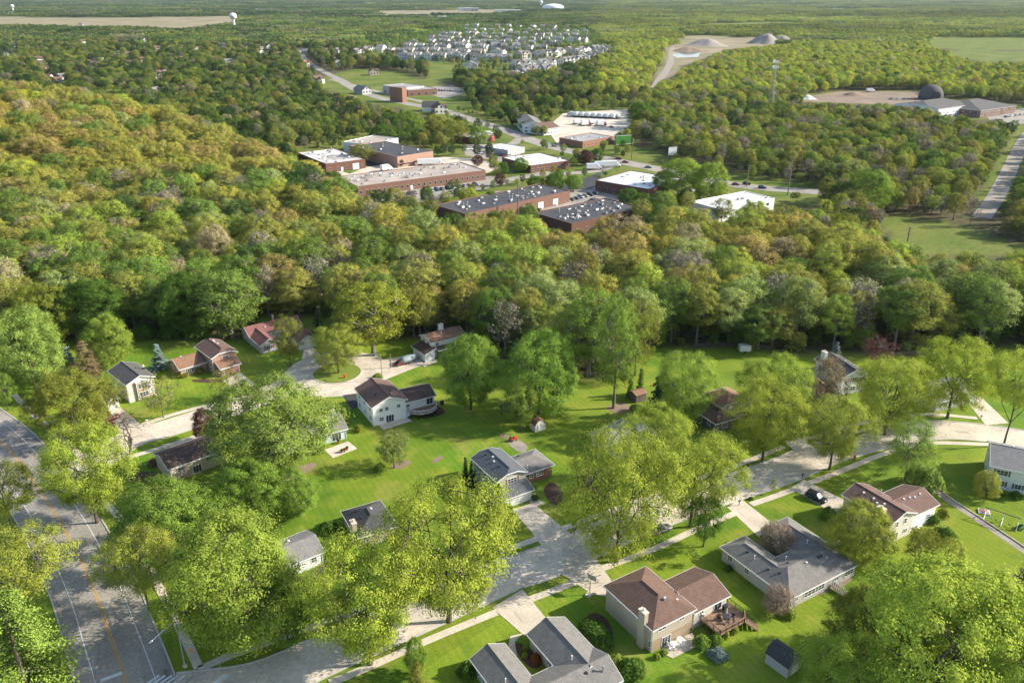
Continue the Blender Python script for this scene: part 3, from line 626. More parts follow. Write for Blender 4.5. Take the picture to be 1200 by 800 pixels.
for nm, pxs, m in [('parking_lot', [(432, 178), (470, 168), (472, 192), (430, 200)], 'asphdk'), ('parking_lot', [(428, 196), (520, 184), (560, 186), (590, 195), (570, 203), (400, 208)], 'concold'),
    ('parking_lot', [(580, 224), (690, 222), (720, 210), (760, 225), (756, 246), (672, 240), (600, 253)], 'asph'), ('parking_lot', [(640, 224), (705, 202), (702, 214), (765, 226), (757, 240), (692, 238)], 'asphdk'),
    ('truck_yard', [(640, 150), (660, 133), (735, 128), (742, 142), (735, 152), (720, 165), (660, 166), (655, 172)], 'concold'), ('parking_lot', [(540, 170), (590, 168), (612, 182), (590, 190), (545, 182)], 'asph'),
    ('parking_lot', [(795, 218), (815, 222), (805, 238), (780, 236)], 'asph'), ('works_yard', [(918, 118), (985, 107), (1085, 108), (1092, 118), (1050, 123), (960, 120)], 'dirt'),
    ('parking_lot', [(1155, 136), (1215, 124), (1230, 140), (1170, 150)], 'asph'), ('parking_lot', [(485, 104), (530, 100), (550, 108), (520, 116)], 'asph'), ('parking_lot', [(330, 210), (385, 196), (420, 207), (395, 208)], 'concold'),
    ('parking_lot', [(420, 226), (575, 206), (600, 214), (505, 236), (455, 238)], 'asph')]:
    tag(MB().sheet(gp(pxs), .04 + .004 * random.random()).build(nm, M[m]), kind='structure'); LOTS.append(pxs)
tag(MB().sheet(gp([(788, 65), (796, 59), (822, 60), (818, 67), (793, 68)]), .12).build('pond', mat('pond_water', (.03, .06, .09), .1, .3, .05, spec=.8)), kind='structure')
tag(MB().sheet(gp([(792, 84), (802, 80), (806, 82), (796, 88)]), .12).build('pond', bpy.data.materials['pond_water']), kind='structure')
# ------------------------------------------------------------------ houses
def v3(p, z): return (p[0], p[1], z)
class Wing:
    def __init__(s, A, B, C, ze, pitch=.42, k=(0, 0), ext=(0, 0), typ='gable', wall='s_white', roof='r_brown', base=None, basez=0, oh=.45, wallz0=0.0, snap=None, blank='', gable_mat=None, bsides='abcd'):
        s.bsides = bsides
        a, b, c = [Vector(G(*p, ze)[:2]) for p in (A, B, C)]
        s.u = (b - a).normalized(); n = Vector((-s.u.y, s.u.x)); 
        if snap is not None:
            s.u = snap; n = Vector((-s.u.y, s.u.x))
        s.v = n if (c - a).dot(n) > 0 else -n
        s.L = (b - a).dot(s.u) + ext[0] + ext[1]; s.W = (c - a).dot(s.v); s.o = a - s.u * ext[0]
        if s.L < 0: s.L = -s.L
        s.ze, s.pitch, s.k, s.typ, s.wall, s.roof, s.base, s.basez, s.oh, s.z0, s.blank, s.gmat = ze, pitch, k, typ, wall, roof, base, basez, oh, wallz0, blank, gable_mat
        s.rise = pitch * (s.W if typ == 'shed' else s.W / 2)
    def P(s, x, y, z): q = s.o + s.u * x + s.v * y; return Vector((q.x, q.y, z))
    def zr(s, y):
        return s.ze + s.pitch * (y if s.typ == 'shed' else min(y, s.W - y))
    def side(s, sd):
        """origin, tangent, normal, length of a wall"""
        o, L, W = s.oh, s.L, s.W
        return {'a': (s.P(o, o, 0), s.u, -s.v, L - 2 * o), 'b': (s.P(o, W - o, 0), s.u, s.v, L - 2 * o), 'c': (s.P(o, o, 0), s.v, -s.u, W - 2 * o), 'd': (s.P(L - o, o, 0), s.v, s.u, W - 2 * o)}[sd]
    def inside(s, p, z, m=.0):
        d = Vector((p.x, p.y)) - s.o; x, y = d.dot(s.u), d.dot(s.v)
        return s.oh - m < x < s.L - s.oh + m and s.oh - m < y < s.W - s.oh + m and z < s.zr(y)
    def roof_geo(s, rf, fs):
        L, W, r, z = s.L, s.W, s.rise, s.ze; T = .2
        def add(poly):
            rf.face(poly); rf.face([Vector((p[0], p[1], p[2] - T)) for p in reversed(poly)])
        def fascia(p, q):
            d = Vector((q[0] - p[0], q[1] - p[1], 0)); 
            n = Vector((d.y, -d.x, 0)).normalized() * .05
            mid = s.P(L / 2, W / 2, 0)
            if (Vector((p[0], p[1], 0)) + n - mid).length < (Vector((p[0], p[1], 0)) - n - mid).length: n = -n
            t = Vector((0, 0, .015)); b = Vector((0, 0, -.24)); p, q = Vector(p), Vector(q)
            fs.hexa([p + b, q + b, q + b + n, p + b + n, p + t, q + t, q + t + n, p + t + n])
        if s.typ == 'shed':
            q = [s.P(0, 0, z), s.P(L, 0, z), s.P(L, W, z + r), s.P(0, W, z + r)]; add(q)
            for i in (0, 1, 3): fascia(q[i], q[(i + 1) % 4])
            return
        k0, k1 = s.k
        def end(x, kk, sg):
            ins = kk * W / 2 * .9; zt = z + r * (1 - kk); vt = W / 2 * (1 - kk)
            return (s.P(x, vt, zt), s.P(x, W - vt, zt), s.P(x + sg * ins, W / 2, z + r), vt)
        t0, t0b, r0, v0 = end(0, k0, 1); t1, t1b, r1, v1 = end(L, k1, -1)
        e00, e0W, eL0, eLW = s.P(0, 0, z), s.P(0, W, z), s.P(L, 0, z), s.P(L, W, z)
        def dd(pl):
            out = []
            for p in pl:
                if not out or (p - out[-1]).length > .01: out.append(p)
            if (out[0] - out[-1]).length < .01: out.pop()
            return out
        add(dd([e00, eL0, t1, r1, r0, t0])); add(dd([eLW, e0W, t0b, r0, r1, t1b]))
        if k0 > 0: add(dd([t0b, t0, r0]))
        if k1 > 0: add(dd([t1, t1b, r1]))
        fascia(e00, eL0); fascia(eLW, e0W)
        for a_, b_, c_, d_, kk, rr_ in ((e00, t0, t0b, e0W, k0, r0), (eL0, t1, t1b, eLW, k1, r1)):
            if kk < 1: fascia(a_, t_ := b_); fascia(c_, d_)
            if kk > 0: fascia(b_, c_)
        # ridge cap
        cap = [r0 + Vector((0, 0, .03)), r1 + Vector((0, 0, .03))]
        rf.tube(cap, .07, 5)
    def wall_geo(s, wb, bb):
        o, L, W, z0 = s.oh, s.L, s.W, s.z0; lo = .14
        def prof(x, kk, flip):
            if s.typ == 'shed': pts = [s.P(x, o, z0), s.P(x, W - o, z0), s.P(x, W - o, s.zr(W - o) - lo), s.P(x, o, s.zr(o) - lo)]
            else:
                top = s.ze + s.rise * (1 - kk) - lo - .02
                pts = [s.P(x, o, z0), s.P(x, W - o, z0), s.P(x, W - o, min(top, s.zr(o) - lo) if kk < 1 else s.ze - lo + .1)]
                if kk < 1:
                    vt = max(o, W / 2 * (1 - kk)); pts += [s.P(x, W - vt, top), s.P(x, vt, top)] if kk > 0 else [s.P(x, W / 2, top)]
                pts += [s.P(x, o, min(top, s.zr(o) - lo) if kk < 1 else s.ze - lo + .1)]
            return pts
        p0, p1 = prof(o, s.k[0], 0), prof(L - o, s.k[1], 1)
        wb.face(p0[::-1]); wb.face(p1)
        z1 = s.zr(o) - lo if s.k[0] < 1 or s.typ == 'shed' else s.ze - lo + .1
        wb.face([s.P(o, o, z0), s.P(L - o, o, z0), s.P(L - o, o, z1), s.P(o, o, z1)])
        zb = s.zr(W - o) - lo if s.typ == 'shed' else z1
        wb.face([s.P(L - o, W - o, z0), s.P(o, W - o, z0), s.P(o, W - o, zb), s.P(L - o, W - o, zb)])
        if s.base:
            e = .03
            for sd in s.bsides:
                O, t, n, ln = s.side(sd); bb.obox(v3(O - t.to_3d() * e, 0), (t * (ln + 2 * e)).to_3d(), (n * .009).to_3d(), Vector((0, 0, s.basez)))
            # corner boards
        for x, y in ((o, o), (L - o, o), (L - o, W - o), (o, W - o)):
            pass
def add_opening(root, O, t, n, kind, x, z, w, h, shutter=None, paint=None):
    """kind: win, slider, door, garage, bay"""
    t3, n3, up = t.to_3d(), n.to_3d(), Vector((0, 0, 1)); c = v3(O + (t * x).to_3d(), z); c = Vector(c)
    lo = c - t3 * w / 2 - up * h / 2
    if kind in ('win', 'slider', 'pic'):
        f = MB(); th = .10
        f.obox(lo + n3 * .0, t3 * w, n3 * .07, up * th).obox(lo + up * (h - th), t3 * w, n3 * .07, up * th)
        f.obox(lo + up * th, t3 * th, n3 * .068, up * (h - 2 * th)).obox(lo + t3 * (w - th) + up * th, t3 * th, n3 * .068, up * (h - 2 * th))
        k = 2 if w > 1.9 else 1
        for i in range(1, k + 1):
            if w > .95: f.obox(lo + t3 * (w * i / (k + 1) - .03) + up * th, t3 * .06, n3 * .062, up * (h - 2 * th))
        if kind == 'win' and h > .9: f.obox(lo + up * (h / 2 - .03) + t3 * th, t3 * (w - 2 * th), n3 * .058, up * .05)
        wd = f.build('window', M['trim'], root)
        p = MB(); p.obox(lo + t3 * th + up * th + n3 * .012, t3 * (w - 2 * th), n3 * .025, up * (h - 2 * th)); p.build('pane', M['glass'], wd)
        if shutter:
            for sgn in (-1, 1):
                s_ = MB(); s_.obox(c + t3 * (sgn * (w / 2 + .24) - .18) - up * h / 2, t3 * .36, n3 * .05, up * h); s_.build('shutter', M[shutter], root)
    elif kind == 'garage':
        f = MB(); f.obox(lo - t3 * .12 , t3 * .12, n3 * .08, up * (h + .12)).obox(lo + t3 * w, t3 * .12, n3 * .08, up * (h + .12)).obox(lo + up * h, t3 * w, n3 * .08, up * .12)
        d = MB(); 
        for i in range(4): d.obox(lo + up * (h * i / 4 + .01), t3 * w, n3 * .05, up * (h / 4 - .02))
        g = d.build('garage_door', M[paint or 'doorw'], root); f.build('door_frame', M['trim'], g)
    elif kind == 'door':
        f = MB(); f.obox(lo - t3 * .1, t3 * .1, n3 * .07, up * (h + .1)).obox(lo + t3 * w, t3 * .1, n3 * .07, up * (h + .1)).obox(lo + up * h, t3 * w, n3 * .07, up * .1)
        d = MB(); d.obox(lo, t3 * w, n3 * .05, up * h); g = d.build('door', M[paint or 'door'], root); f.build('door_frame', M['trim'], g)
        k = MB(); k.box(tuple(lo + t3 * w * .85 + n3 * .08 + up * 1.0), (.08, .08, .08)); k.build('handle', M['metal'], g)
NH = 0
def house(label, wings, name='house', opens=(), chimneys=(), vents=(), auto=True, shutter=None, cat='house', winspec=(1.2, 1.15)):
    global NH; NH += 1
    random.seed(NH * 13)
    w0 = wings[0]; ang = math.atan2(w0.u.y, w0.u.x); q = w0.P(w0.L / 2, w0.W / 2, 0)
    root = thing(name, label, cat, tuple(q), ang)
    groups = {}; rgroups = {}; bases = {}
    for wg in wings:
        wb = groups.setdefault(wg.wall, MB()); bb = bases.setdefault(wg.base, MB()) if wg.base else None
        wg.wall_geo(wb, bb); rf, fs = rgroups.setdefault(wg.roof, (MB(), MB())); wg.roof_geo(rf, fs)
    for k, mb in groups.items(): mb.build('wall', M[k], root)
    for k, mb in bases.items(): mb.build('wall_base', M[k], root)
    roofs = []
    for k, (rf, fs) in rgroups.items():
        ro = rf.build('roof', M[k], root); fs.build('fascia', M['trim'], ro); roofs.append(ro)
    occupied = []
    for (wi, sd, kind, x, z, w_, h, *rest) in opens:
        O, t, n, ln = wings[wi].side(sd); x = x * ln; off = rest[0] if rest else None
        add_opening(root, O, t, n, kind, x, z, w_, h, shutter=(rest[0] if rest and kind == 'win' else None), paint=(rest[0] if rest and kind in ('garage', 'door') else None))
        occupied.append((wi, sd, x, z, w_, h))
    if auto:
        for wi, wg in enumerate(wings):
            for sd in 'abcd':
                if sd in wg.blank or any(o[0] == wi and o[1] == sd and o[2] == 'X' for o in opens): continue
                O, t, n, ln = wg.side(sd); rows = [1.5, 4.1] if wg.ze > 4.3 else [min(1.75, wg.ze - 1.1)]
                if wg.typ == 'shed': continue
                nn = max(1, int(ln / 3.3))
                for z in rows:
                    for i in range(nn):
                        x = ln * (i + .5) / nn; c = O + (t * x).to_3d() + (n * .6).to_3d(); ww, hh = winspec
                        if any(o is not wg and o.inside(c, z - hh / 2, .6) for o in wings): continue
                        if any(o[0] == wi and o[1] == sd and abs(o[2] - x) < (o[4] + ww) / 2 + .3 and abs(o[3] - z) < (o[5] + hh) / 2 + .1 for o in occupied): continue
                        if any(o is not wg and o.inside(O + (t * x).to_3d() + (n * .1).to_3d(), z + hh / 2, ww / 2) for o in wings): continue
                        if random.random() < .12: continue
                        add_opening(root, O, t, n, 'win', x, z, ww, hh, shutter)
    for (wi, x, y, w_, d_, h, m) in chimneys:
        wg = wings[wi]; c = wg.P(x * wg.L, y * wg.W, 0); top = wg.ze + wg.rise + h; z0 = 0 if not (0.06 < y < .94 and .06 < x < .94) else wg.ze - .3
        mb = MB(); mb.box((c.x, c.y, (z0 + top) / 2), (w_, d_, top - z0), ang); ch = mb.build('chimney', M[m], roofs[0])
        cp_ = MB(); cp_.box((c.x, c.y, top + .06), (w_ + .2, d_ + .2, .12), ang); cp_.lathe((c.x, c.y, top + .1), [(.18, 0), (.18, .35), (.26, .36), (.26, .44), (.05, .5)], 8); cp_.build('chimney_cap', M['concold'], roofs[0])
    for (wi, x, y, kind) in vents:
        wg = wings[wi]; c = wg.P(x * wg.L, y * wg.W, 0); z = wg.zr(y * wg.W); mb = MB()
        if kind == 'p': mb.lathe((c.x, c.y, z - .1), [(.07, 0), (.07, .9), (.12, .92), (.12, 1.0), (.02, 1.02)], 8); nm, m_ = 'vent_pipe', 'trim'
        elif kind == 'f': mb.lathe((c.x, c.y, z - .1), [(.14, 0), (.14, 1.1), (.22, 1.12), (.22, 1.3), (.03, 1.35)], 8); nm, m_ = 'flue', 'metal'
        else: mb.hexa([tuple(c + Vector((-.22, -.22, z - .1))), tuple(c + Vector((.22, -.22, z - .1))), tuple(c + Vector((.22, .22, z - .1))), tuple(c + Vector((-.22, .22, z - .1)))] + [tuple(c + Vector((a * .17, b * .17, z + .25))) for a, b in ((-1, -1), (1, -1), (1, 1), (-1, 1))]); nm, m_ = 'roof_vent', ('trim' if kind == 'w' else 'metaldk')
        mb.build(nm, M[m_], roofs[0])
    # downpipe on the first wing
    for wg in wings[:1]:
        if wg.typ == 'gable':
            p = wg.P(wg.oh + .1, wg.oh - .08, 0); mb = MB(); mb.box((p.x, p.y, wg.ze / 2 + .02), (.1, .1, wg.ze - .2), ang); mb.build('downpipe', M['trim'], root)
    return root
def perp(u): return Vector((-u.y, u.x))
U0 = Vector((math.cos(math.radians(31)), math.sin(math.radians(31))))
# --- house by house (eave corners read off the photo)
h1 = Wing((147, 452), (125.5, 435), (183, 441.5), 5.4, .42, wall='s_cream', roof='r_dkgb', blank='c')
R1 = house('tall cream house with charcoal gable roof near the silvery blue spruce', [h1, Wing((124, 472), (112, 464), (140, 466), 2.6, .35, wall='s_white', roof='r_dkgb', snap=h1.u)],
      opens=[(1, 'c', 'garage', .5, 1.1, 2.6, 2.1)], vents=[(0, .55, .7, 'b')], chimneys=[(0, .5, .93, .5, .5, -.6, 'metaldk')])
O_, t_, n_, l_ = h1.side('c'); B_ = MB(); B_.obox(O_ + t_.to_3d() * (l_ * .30) + Vector((0, 0, .3)), t_.to_3d() * l_ * .46, n_.to_3d() * .6, Vector((0, 0, 5.0))); B_.build('bay', M['s_tan'], R1)
B_ = MB(); B_.obox(O_ + t_.to_3d() * (l_ * .28) + n_.to_3d() * .0 + Vector((0, 0, 5.302)), t_.to_3d() * l_ * .5, n_.to_3d() * .75, Vector((0, 0, .12)))
for k_ in (.30, .745): B_.obox(O_ + t_.to_3d() * (l_ * k_) + n_.to_3d() * .602 + Vector((0, 0, .3)), t_.to_3d() * .12, n_.to_3d() * .05, Vector((0, 0, 5.0)))
B_.build('bay_trim', M['trim'], R1)
for z_ in (4.15, 1.65): add_opening(R1, O_ + n_.to_3d() * .602, t_, n_, 'win', l_ * .53, z_, 2.4, 1.45)
h2b = Wing((247.5, 420.5), (227.5, 406), (278.5, 411.5), 5.3, .42, k=(.45, .3), wall='brickpk', roof='r_brown')
h2a = Wing((210, 433.5), (240, 425), (197.5, 422), 2.9, .42, ext=(0, 1.2), wall='brickpk', roof='r_tan', snap=-perp(h2b.u))
h2g = Wing((258, 433), (283.5, 426), (252, 424), 2.7, .38, typ='shed', wall='brickpk', roof='r_tan', snap=-perp(h2b.u))
house('brick split-level house with tan and brown hipped roofs and a rose garage door', [h2b, h2a, h2g], opens=[(0, 'c', 'win', .55, 4.3, 1.9, 1.1, 'shutpk'), (1, 'a', 'win', .55, 1.6, 2.3, 1.3, 'shutpk'), (2, 'a', 'garage', .55, 1.15, 4.3, 2.2, 'doorbr')], vents=[(0, .55, .62, 'w'), (0, .7, .6, 'w'), (0, .8, .62, 'w'), (1, .4, .85, 'w')])
h3 = Wing((292.5, 396), (355, 381), (280.5, 386), 2.8, .5, wall='s_grey', roof='r_pink')
h3c = Wing((304, 405.5), (288, 391), (327, 399.5), 2.8, .5, ext=(0, -1), wall='s_grey', roof='r_pink', snap=perp(h3.u))
h3g = Wing((349, 402), (338, 390), (370, 394), 2.7, .5, wall='s_white', roof='r_pink', snap=perp(h3.u))
house('low house with rose red roof near the turning circle', [h3, h3c, h3g], opens=[(1, 'c', 'win', .5, 1.5, 2.2, 1.3, 'shutred'), (2, 'c', 'garage', .5, 1.15, 4.2, 2.2)], vents=[(0, .35, .3, 'w'), (1, .5, .8, 'w')], chimneys=[(0, .55, .55, .5, .5, 1.2, 'metal')])
h4 = Wing((505, 402.5), (546, 392), (490, 393), 5.0, .42, wall='s_white', roof='r_tan')
h4g = Wing((497, 416), (482.5, 405), (507, 409), 2.6, .3, typ='shed', wall='s_white', roof='r_dkbrown', snap=perp(h4.u))
h4p = Wing((514, 411), (545, 402.5), (511, 405), 2.8, .35, typ='shed', wall='brick', roof='r_dkbrown', snap=h4.u)
house('house with orange tan roof and square white chimney backing on the wood', [h4, h4g, h4p], opens=[(0, 'c', 'win', .3, 4.0, 1.5, 1.2), (0, 'c', 'win', .72, 4.0, 1.5, 1.2), (1, 'a', 'garage', .5, 1.15, 4.4, 2.2)], vents=[(0, .4, .3, 'p')], chimneys=[(0, .5, .62, 1.4, .9, 1.5, 's_white')])
h5 = Wing((435, 478.3), (415, 455), (477, 467), 5.4, .40, wall='s_white', roof='r_brown')
h5b = Wing((475, 472), (512.6, 464.3), (463, 457), 3.8, .38, ext=(1, 0), wall='s_white', roof='r_dkbrown', snap=-perp(h5.u))
house('white house with shadow dappled brown roof, patio door and curved white deck', [h5, h5b], opens=[(0, 'c', 'win', .25, 4.0, 1.0, 1.1), (0, 'c', 'win', .42, 4.0, 1.0, 1.1), (0, 'c', 'win', .78, 4.0, 1.0, 1.1), (0, 'c', 'slider', .5, 1.1, 2.2, 2.1), (1, 'a', 'win', .15, 2.6, 1.1, .8), (1, 'a', 'slider', .85, 2.5, 1.9, 2.0)], vents=[(0, .35, .3, 'b'), (0, .35, .7, 'b'), (0, .2, .6, 'b')])
h6 = Wing((408, 502), (338, 527), (372, 488), 2.8, .38, wall='s_blue', roof='r_grey', snap=-U0)
house('pale blue house with grey roof and square patio, half hidden by a big tree', [h6], opens=[(0, 'a', 'slider', .17, 1.2, 2.4, 2.1)], chimneys=[(0, .1, .62, 1.0, 1.0, .7, 's_blue')])
h7 = Wing((197, 550.7), (262, 527), (176, 532), 3.6, .34, wall='s_beige', roof='r_dkbrown')
house('beige house with low dark brown roof dappled by shade near the arterial road', [h7], opens=[(0, 'a', 'win', .2, 2.5, 1.6, 1.0), (0, 'a', 'win', .75, 2.5, 1.6, 1.0), (0, 'a', 'slider', .5, 1.1, 2.0, 2.0)])
h8 = Wing((381, 646), (335, 665), (363, 619), 2.8, .34, wall='s_white', roof='r_lt')
house('white walled house with pale grey roof showing between the bright maple and the yellow-green locust', [h8], vents=[(0, .6, .7, 'w')])
h9 = Wing((418, 631), (399, 599), (466, 615), 2.9, .42, k=(1, 1), wall='s_beige', roof='r_dk')
house('house with hipped charcoal roof and broad tan chimney behind the largest yellow-green locust', [h9], chimneys=[(0, .3, .05, 1.7, .9, .0, 's_beige')], vents=[(0, .45, .3, 'b'), (0, .7, .3, 'b'), (0, .6, .6, 'w')])
h10 = Wing((582, 565), (551, 536.5), (620, 553.5), 5.4, .42, k=(.35, .35), wall='s_green', roof='r_slate')
h10b = Wing((621, 554), (649, 543), (605, 533), 3.0, .42, k=(0, 1), ext=(1.5, 0), wall='brick', roof='r_grey', snap=-perp(h10.u))
h10g = Wing((591, 586), (627, 574), (586, 571), 2.6, .36, typ='shed', ext=(0, 0), wall='s_white', roof='r_slate', snap=-perp(h10.u))
house('two storey house with slate clipped gable roof and white garage door', [h10, h10b, h10g], opens=[(0, 'c', 'win', .53, 4.3, 2.4, 1.2, 'shutred'), (1, 'a', 'win', .55, 1.7, 2.0, 1.2, 'shutred'), (2, 'a', 'garage', .58, 1.12, 4.9, 2.15)], chimneys=[], vents=[(0, .62, .42, 'w'), (0, .5, .35, 'w'), (0, .8, .35, 'b'), (0, .3, .35, 'b'), (1, .2, .15, 'p'), (1, .3, .8, 'b')])
h11 = Wing((765, 739.4), (706.5, 685.7), (820.2, 715.8), 5.2, .42, k=(1, 1), wall='s_beige', roof='r_brown', base='s_tan', basez=2.45, blank='a', bsides='c')
h11b = Wing((820, 716), (861, 700.4), (775, 682), 3.9, .36, ext=(1.2, 0), wall='s_cream', roof='r_brown', snap=-perp(h11.u))
house('beige house with hipped brown roof, tall side chimney and timber deck at the back', [h11, h11b], opens=[(0, 'a', 'win', .80, 4.4, 1.4, .6), (0, 'a', 'win', .42, 4.4, 1.9, .6), (0, 'a', 'win', .04, 1.6, .6, 1.3), (0, 'c', 'win', .23, 4.3, 1.9, .8), (0, 'c', 'win', .72, 4.3, 1.2, .8), (0, 'c', 'slider', .36, 1.15, 2.0, 2.1), (1, 'a', 'slider', .72, 2.7, 1.9, 2.0), (1, 'a', 'win', .22, 2.9, 1.1, .7), (0, 'd', 'garage', .5, 1.15, 4.8, 2.2)], chimneys=[(0, .2, .015, 1.5, .8, .1, 's_beige')], vents=[(0, .25, .55, 'w'), (0, .2, .78, 'w')])
h12R = Wing((616.7, 742.5), (655, 787), (661.7, 722), 2.8, .45, ext=(0, 3), wall='s_grey', roof='r_grey')
h12L = Wing((550, 771.7), (594, 829), (591.7, 753), 2.8, .45, ext=(0, 3), wall='s_grey', roof='r_grey', snap=h12R.u)
h12M = Wing((694, 757.5), (575, 808), (736, 794), 2.8, .45, ext=(0, 1.2), wall='s_grey', roof='r_grey', snap=perp(-h12R.u))
house('grey U-shaped ranch house with courtyard garden, at the bottom edge of the photo', [h12M, h12L, h12R], opens=[(2, 'c', 'garage', .5, 1.15, 4.8, 2.2)], vents=[(2, .75, .32, 'p'), (1, .55, .3, 'p'), (0, .25, .62, 'b'), (0, .6, .62, 'b'), (0, .12, .72, 'f')])
h13M = Wing((926, 702), (1008, 660), (878.5, 667), 2.9, .42, k=(1, 1), wall='s_grey', roof='r_grey')
h13L = Wing((843, 640.4), (926, 702), (873, 627), 2.9, .42, k=(1, 0), ext=(0, -3.5), wall='s_grey', roof='r_grey', snap=-perp(h13M.u))
h13R = Wing((891.8, 619), (938, 653), (922.6, 605), 2.9, .42, k=(1, 0), ext=(0, 2.5), wall='s_grey', roof='r_grey', snap=-perp(h13M.u))
house('sprawling grey roofed U-shaped ranch house with a bare tree in its court', [h13M, h13L, h13R], opens=[(2, 'c', 'garage', .5, 1.15, 4.6, 2.2), (0, 'a', 'win', .3, 1.5, 3.0, 1.3), (0, 'a', 'win', .45, 1.5, 2.6, 1.3), (0, 'a', 'win', .9, 1.5, 2.4, 1.2)], vents=[(0, .3, .62, 'b'), (0, .45, .42, 'w'), (0, .62, .42, 'b'), (0, .66, .42, 'b'), (1, .5, .3, 'p'), (1, .35, .35, 'b'), (1, .75, .3, 'b'), (0, .35, .75, 'p'), (2, .7, .35, 'p'), (1, .9, .4, 'b')], chimneys=[(0, .985, .62, 1.8, 1.8, -.6, 's_blue')])
h14 = Wing((1044.7, 614.7), (986, 579.3), (1076.7, 601.3), 5.2, .40, wall='s_cream', roof='r_brown')
h14b = Wing((1073, 604), (1102.7, 591.3), (1028, 580), 4.0, .40, ext=(1.5, 0), wall='s_white', roof='r_brown', snap=-perp(h14.u))
h14g = Wing((976, 591), (993, 580), (985, 596), 2.7, .2, typ='shed', wall='s_white', roof='r_dk', snap=None)
house('cream house with plum brown crossed roofs and white vents, behind the round golden tree', [h14, h14b], opens=[(0, 'c', 'win', .3, 4.1, .9, 1.3), (0, 'c', 'win', .66, 4.1, .9, 1.3), (0, 'c', 'slider', .3, 1.15, 2.0, 2.0)], chimneys=[(0, .27, .1, 1.5, 1.0, .1, 's_cream')], vents=[(0, .75, .36, 'w'), (0, .55, .36, 'w'), (0, .45, .3, 'w'), (0, .35, .38, 'w'), (1, .25, .42, 'w'), (1, .42, .4, 'w'), (1, .55, .36, 'w'), (1, .75, .38, 'w'), (0, .65, .85, 'p')])
h15 = Wing((1160, 545.6), (1235, 561), (1159, 516), 5.4, .40, wall='s_white', roof='r_lt')
house('white two storey house with pale roof and olive shutters at the right edge', [h15], opens=[(0, 'a', 'win', .2, 4.1, 2.3, 1.3, 'shutdk'), (0, 'a', 'win', .2, 1.5, 2.0, 1.3, 'shutdk'), (0, 'a', 'win', .52, 1.5, 1.4, 1.2, 'shutdk')], vents=[(0, .22, .62, 'w'), (0, .38, .62, 'w')])
h16 = Wing((987, 442.5), (954, 420), (1012, 434), 5.4, .42, wall='s_white', roof='r_dk')
h16g = Wing((960, 462), (940, 448), (976, 453), 2.8, .4, wall='s_white', roof='r_tan', snap=h16.u)
house('white gabled house with dark roof and square white chimney, behind the bare brown tree', [h16, h16g], opens=[(0, 'c', 'win', .5, 4.1, 1.4, 1.3, 'shutred'), (0, 'c', 'win', .5, 1.5, 1.6, 1.3)], chimneys=[(0, .85, .2, 1.5, 1.0, .9, 's_white')], vents=[(0, .55, .7, 'w')])
h17 = Wing((839, 497), (812, 480), (859, 486.5), 3.0, .42, k=(1, 0), ext=(0, 2), wall='s_dk', roof='r_dkbrown')
h17b = Wing((846, 478), (824, 463), (872, 464), 5.0, .42, k=(.7, .7), wall='s_beige', roof='r_tan', snap=h17.u)
house('dark walled house with brown and tan roofs sunk among four yellow-green trees', [h17, h17b], opens=[(0, 'c', 'win', .5, 1.6, 2.0, 1.3)], vents=[(1, .7, .55, 'w'), (1, .85, .6, 'p')])
h18 = Wing((728, 528), (775, 505), (708, 500), 3.0, .38, wall='s_white', roof='r_lt')
house('white house with grey roof almost hidden behind the locust cluster beside the street', [h18], opens=[(0, 'a', 'win', .3, 1.5, 2.2, 1.3)])
h19 = Wing((1098, 472), (1150, 461), (1090, 446), 3.0, .38, wall='s_grey', roof='r_grey')
house('low grey house with a garage at the head of the pale drive on the right', [h19], opens=[(0, 'a', 'garage', .8, 1.15, 4.6, 2.2)])
# ------------------------------------------------------------------ vehicles
def frame_pts(loc, ang):
    ca, sa = math.cos(ang), math.sin(ang)
    return lambda x, y, z: (loc[0] + ca * x - sa * y, loc[1] + sa * x + ca * y, loc[2] + z)
def loft(mb, T, secs, mi=0):
    """secs: list of (x, half width bottom, half width top, z0, z1); closed skin along x"""
    b = len(mb.v)
    for x, wb, wt, z0, z1 in secs:
        zm = z0 + (z1 - z0) * .55
        mb.v += [T(x, -wb, z0), T(x, -wb * 1.03, zm), T(x, -wt, z1), T(x, wt, z1), T(x, wb * 1.03, zm), T(x, wb, z0)]
    n = len(secs)
    for i in range(n - 1):
        for k in range(6):
            k2 = (k + 1) % 6; mb.f.append((b + i * 6 + k, b + (i + 1) * 6 + k, b + (i + 1) * 6 + k2, b + i * 6 + k2)); mb.m.append(mi)
    mb.f.append(tuple(b + k for k in range(6))); mb.m.append(mi); mb.f.append(tuple(b + (n - 1) * 6 + k for k in reversed(range(6)))); mb.m.append(mi)
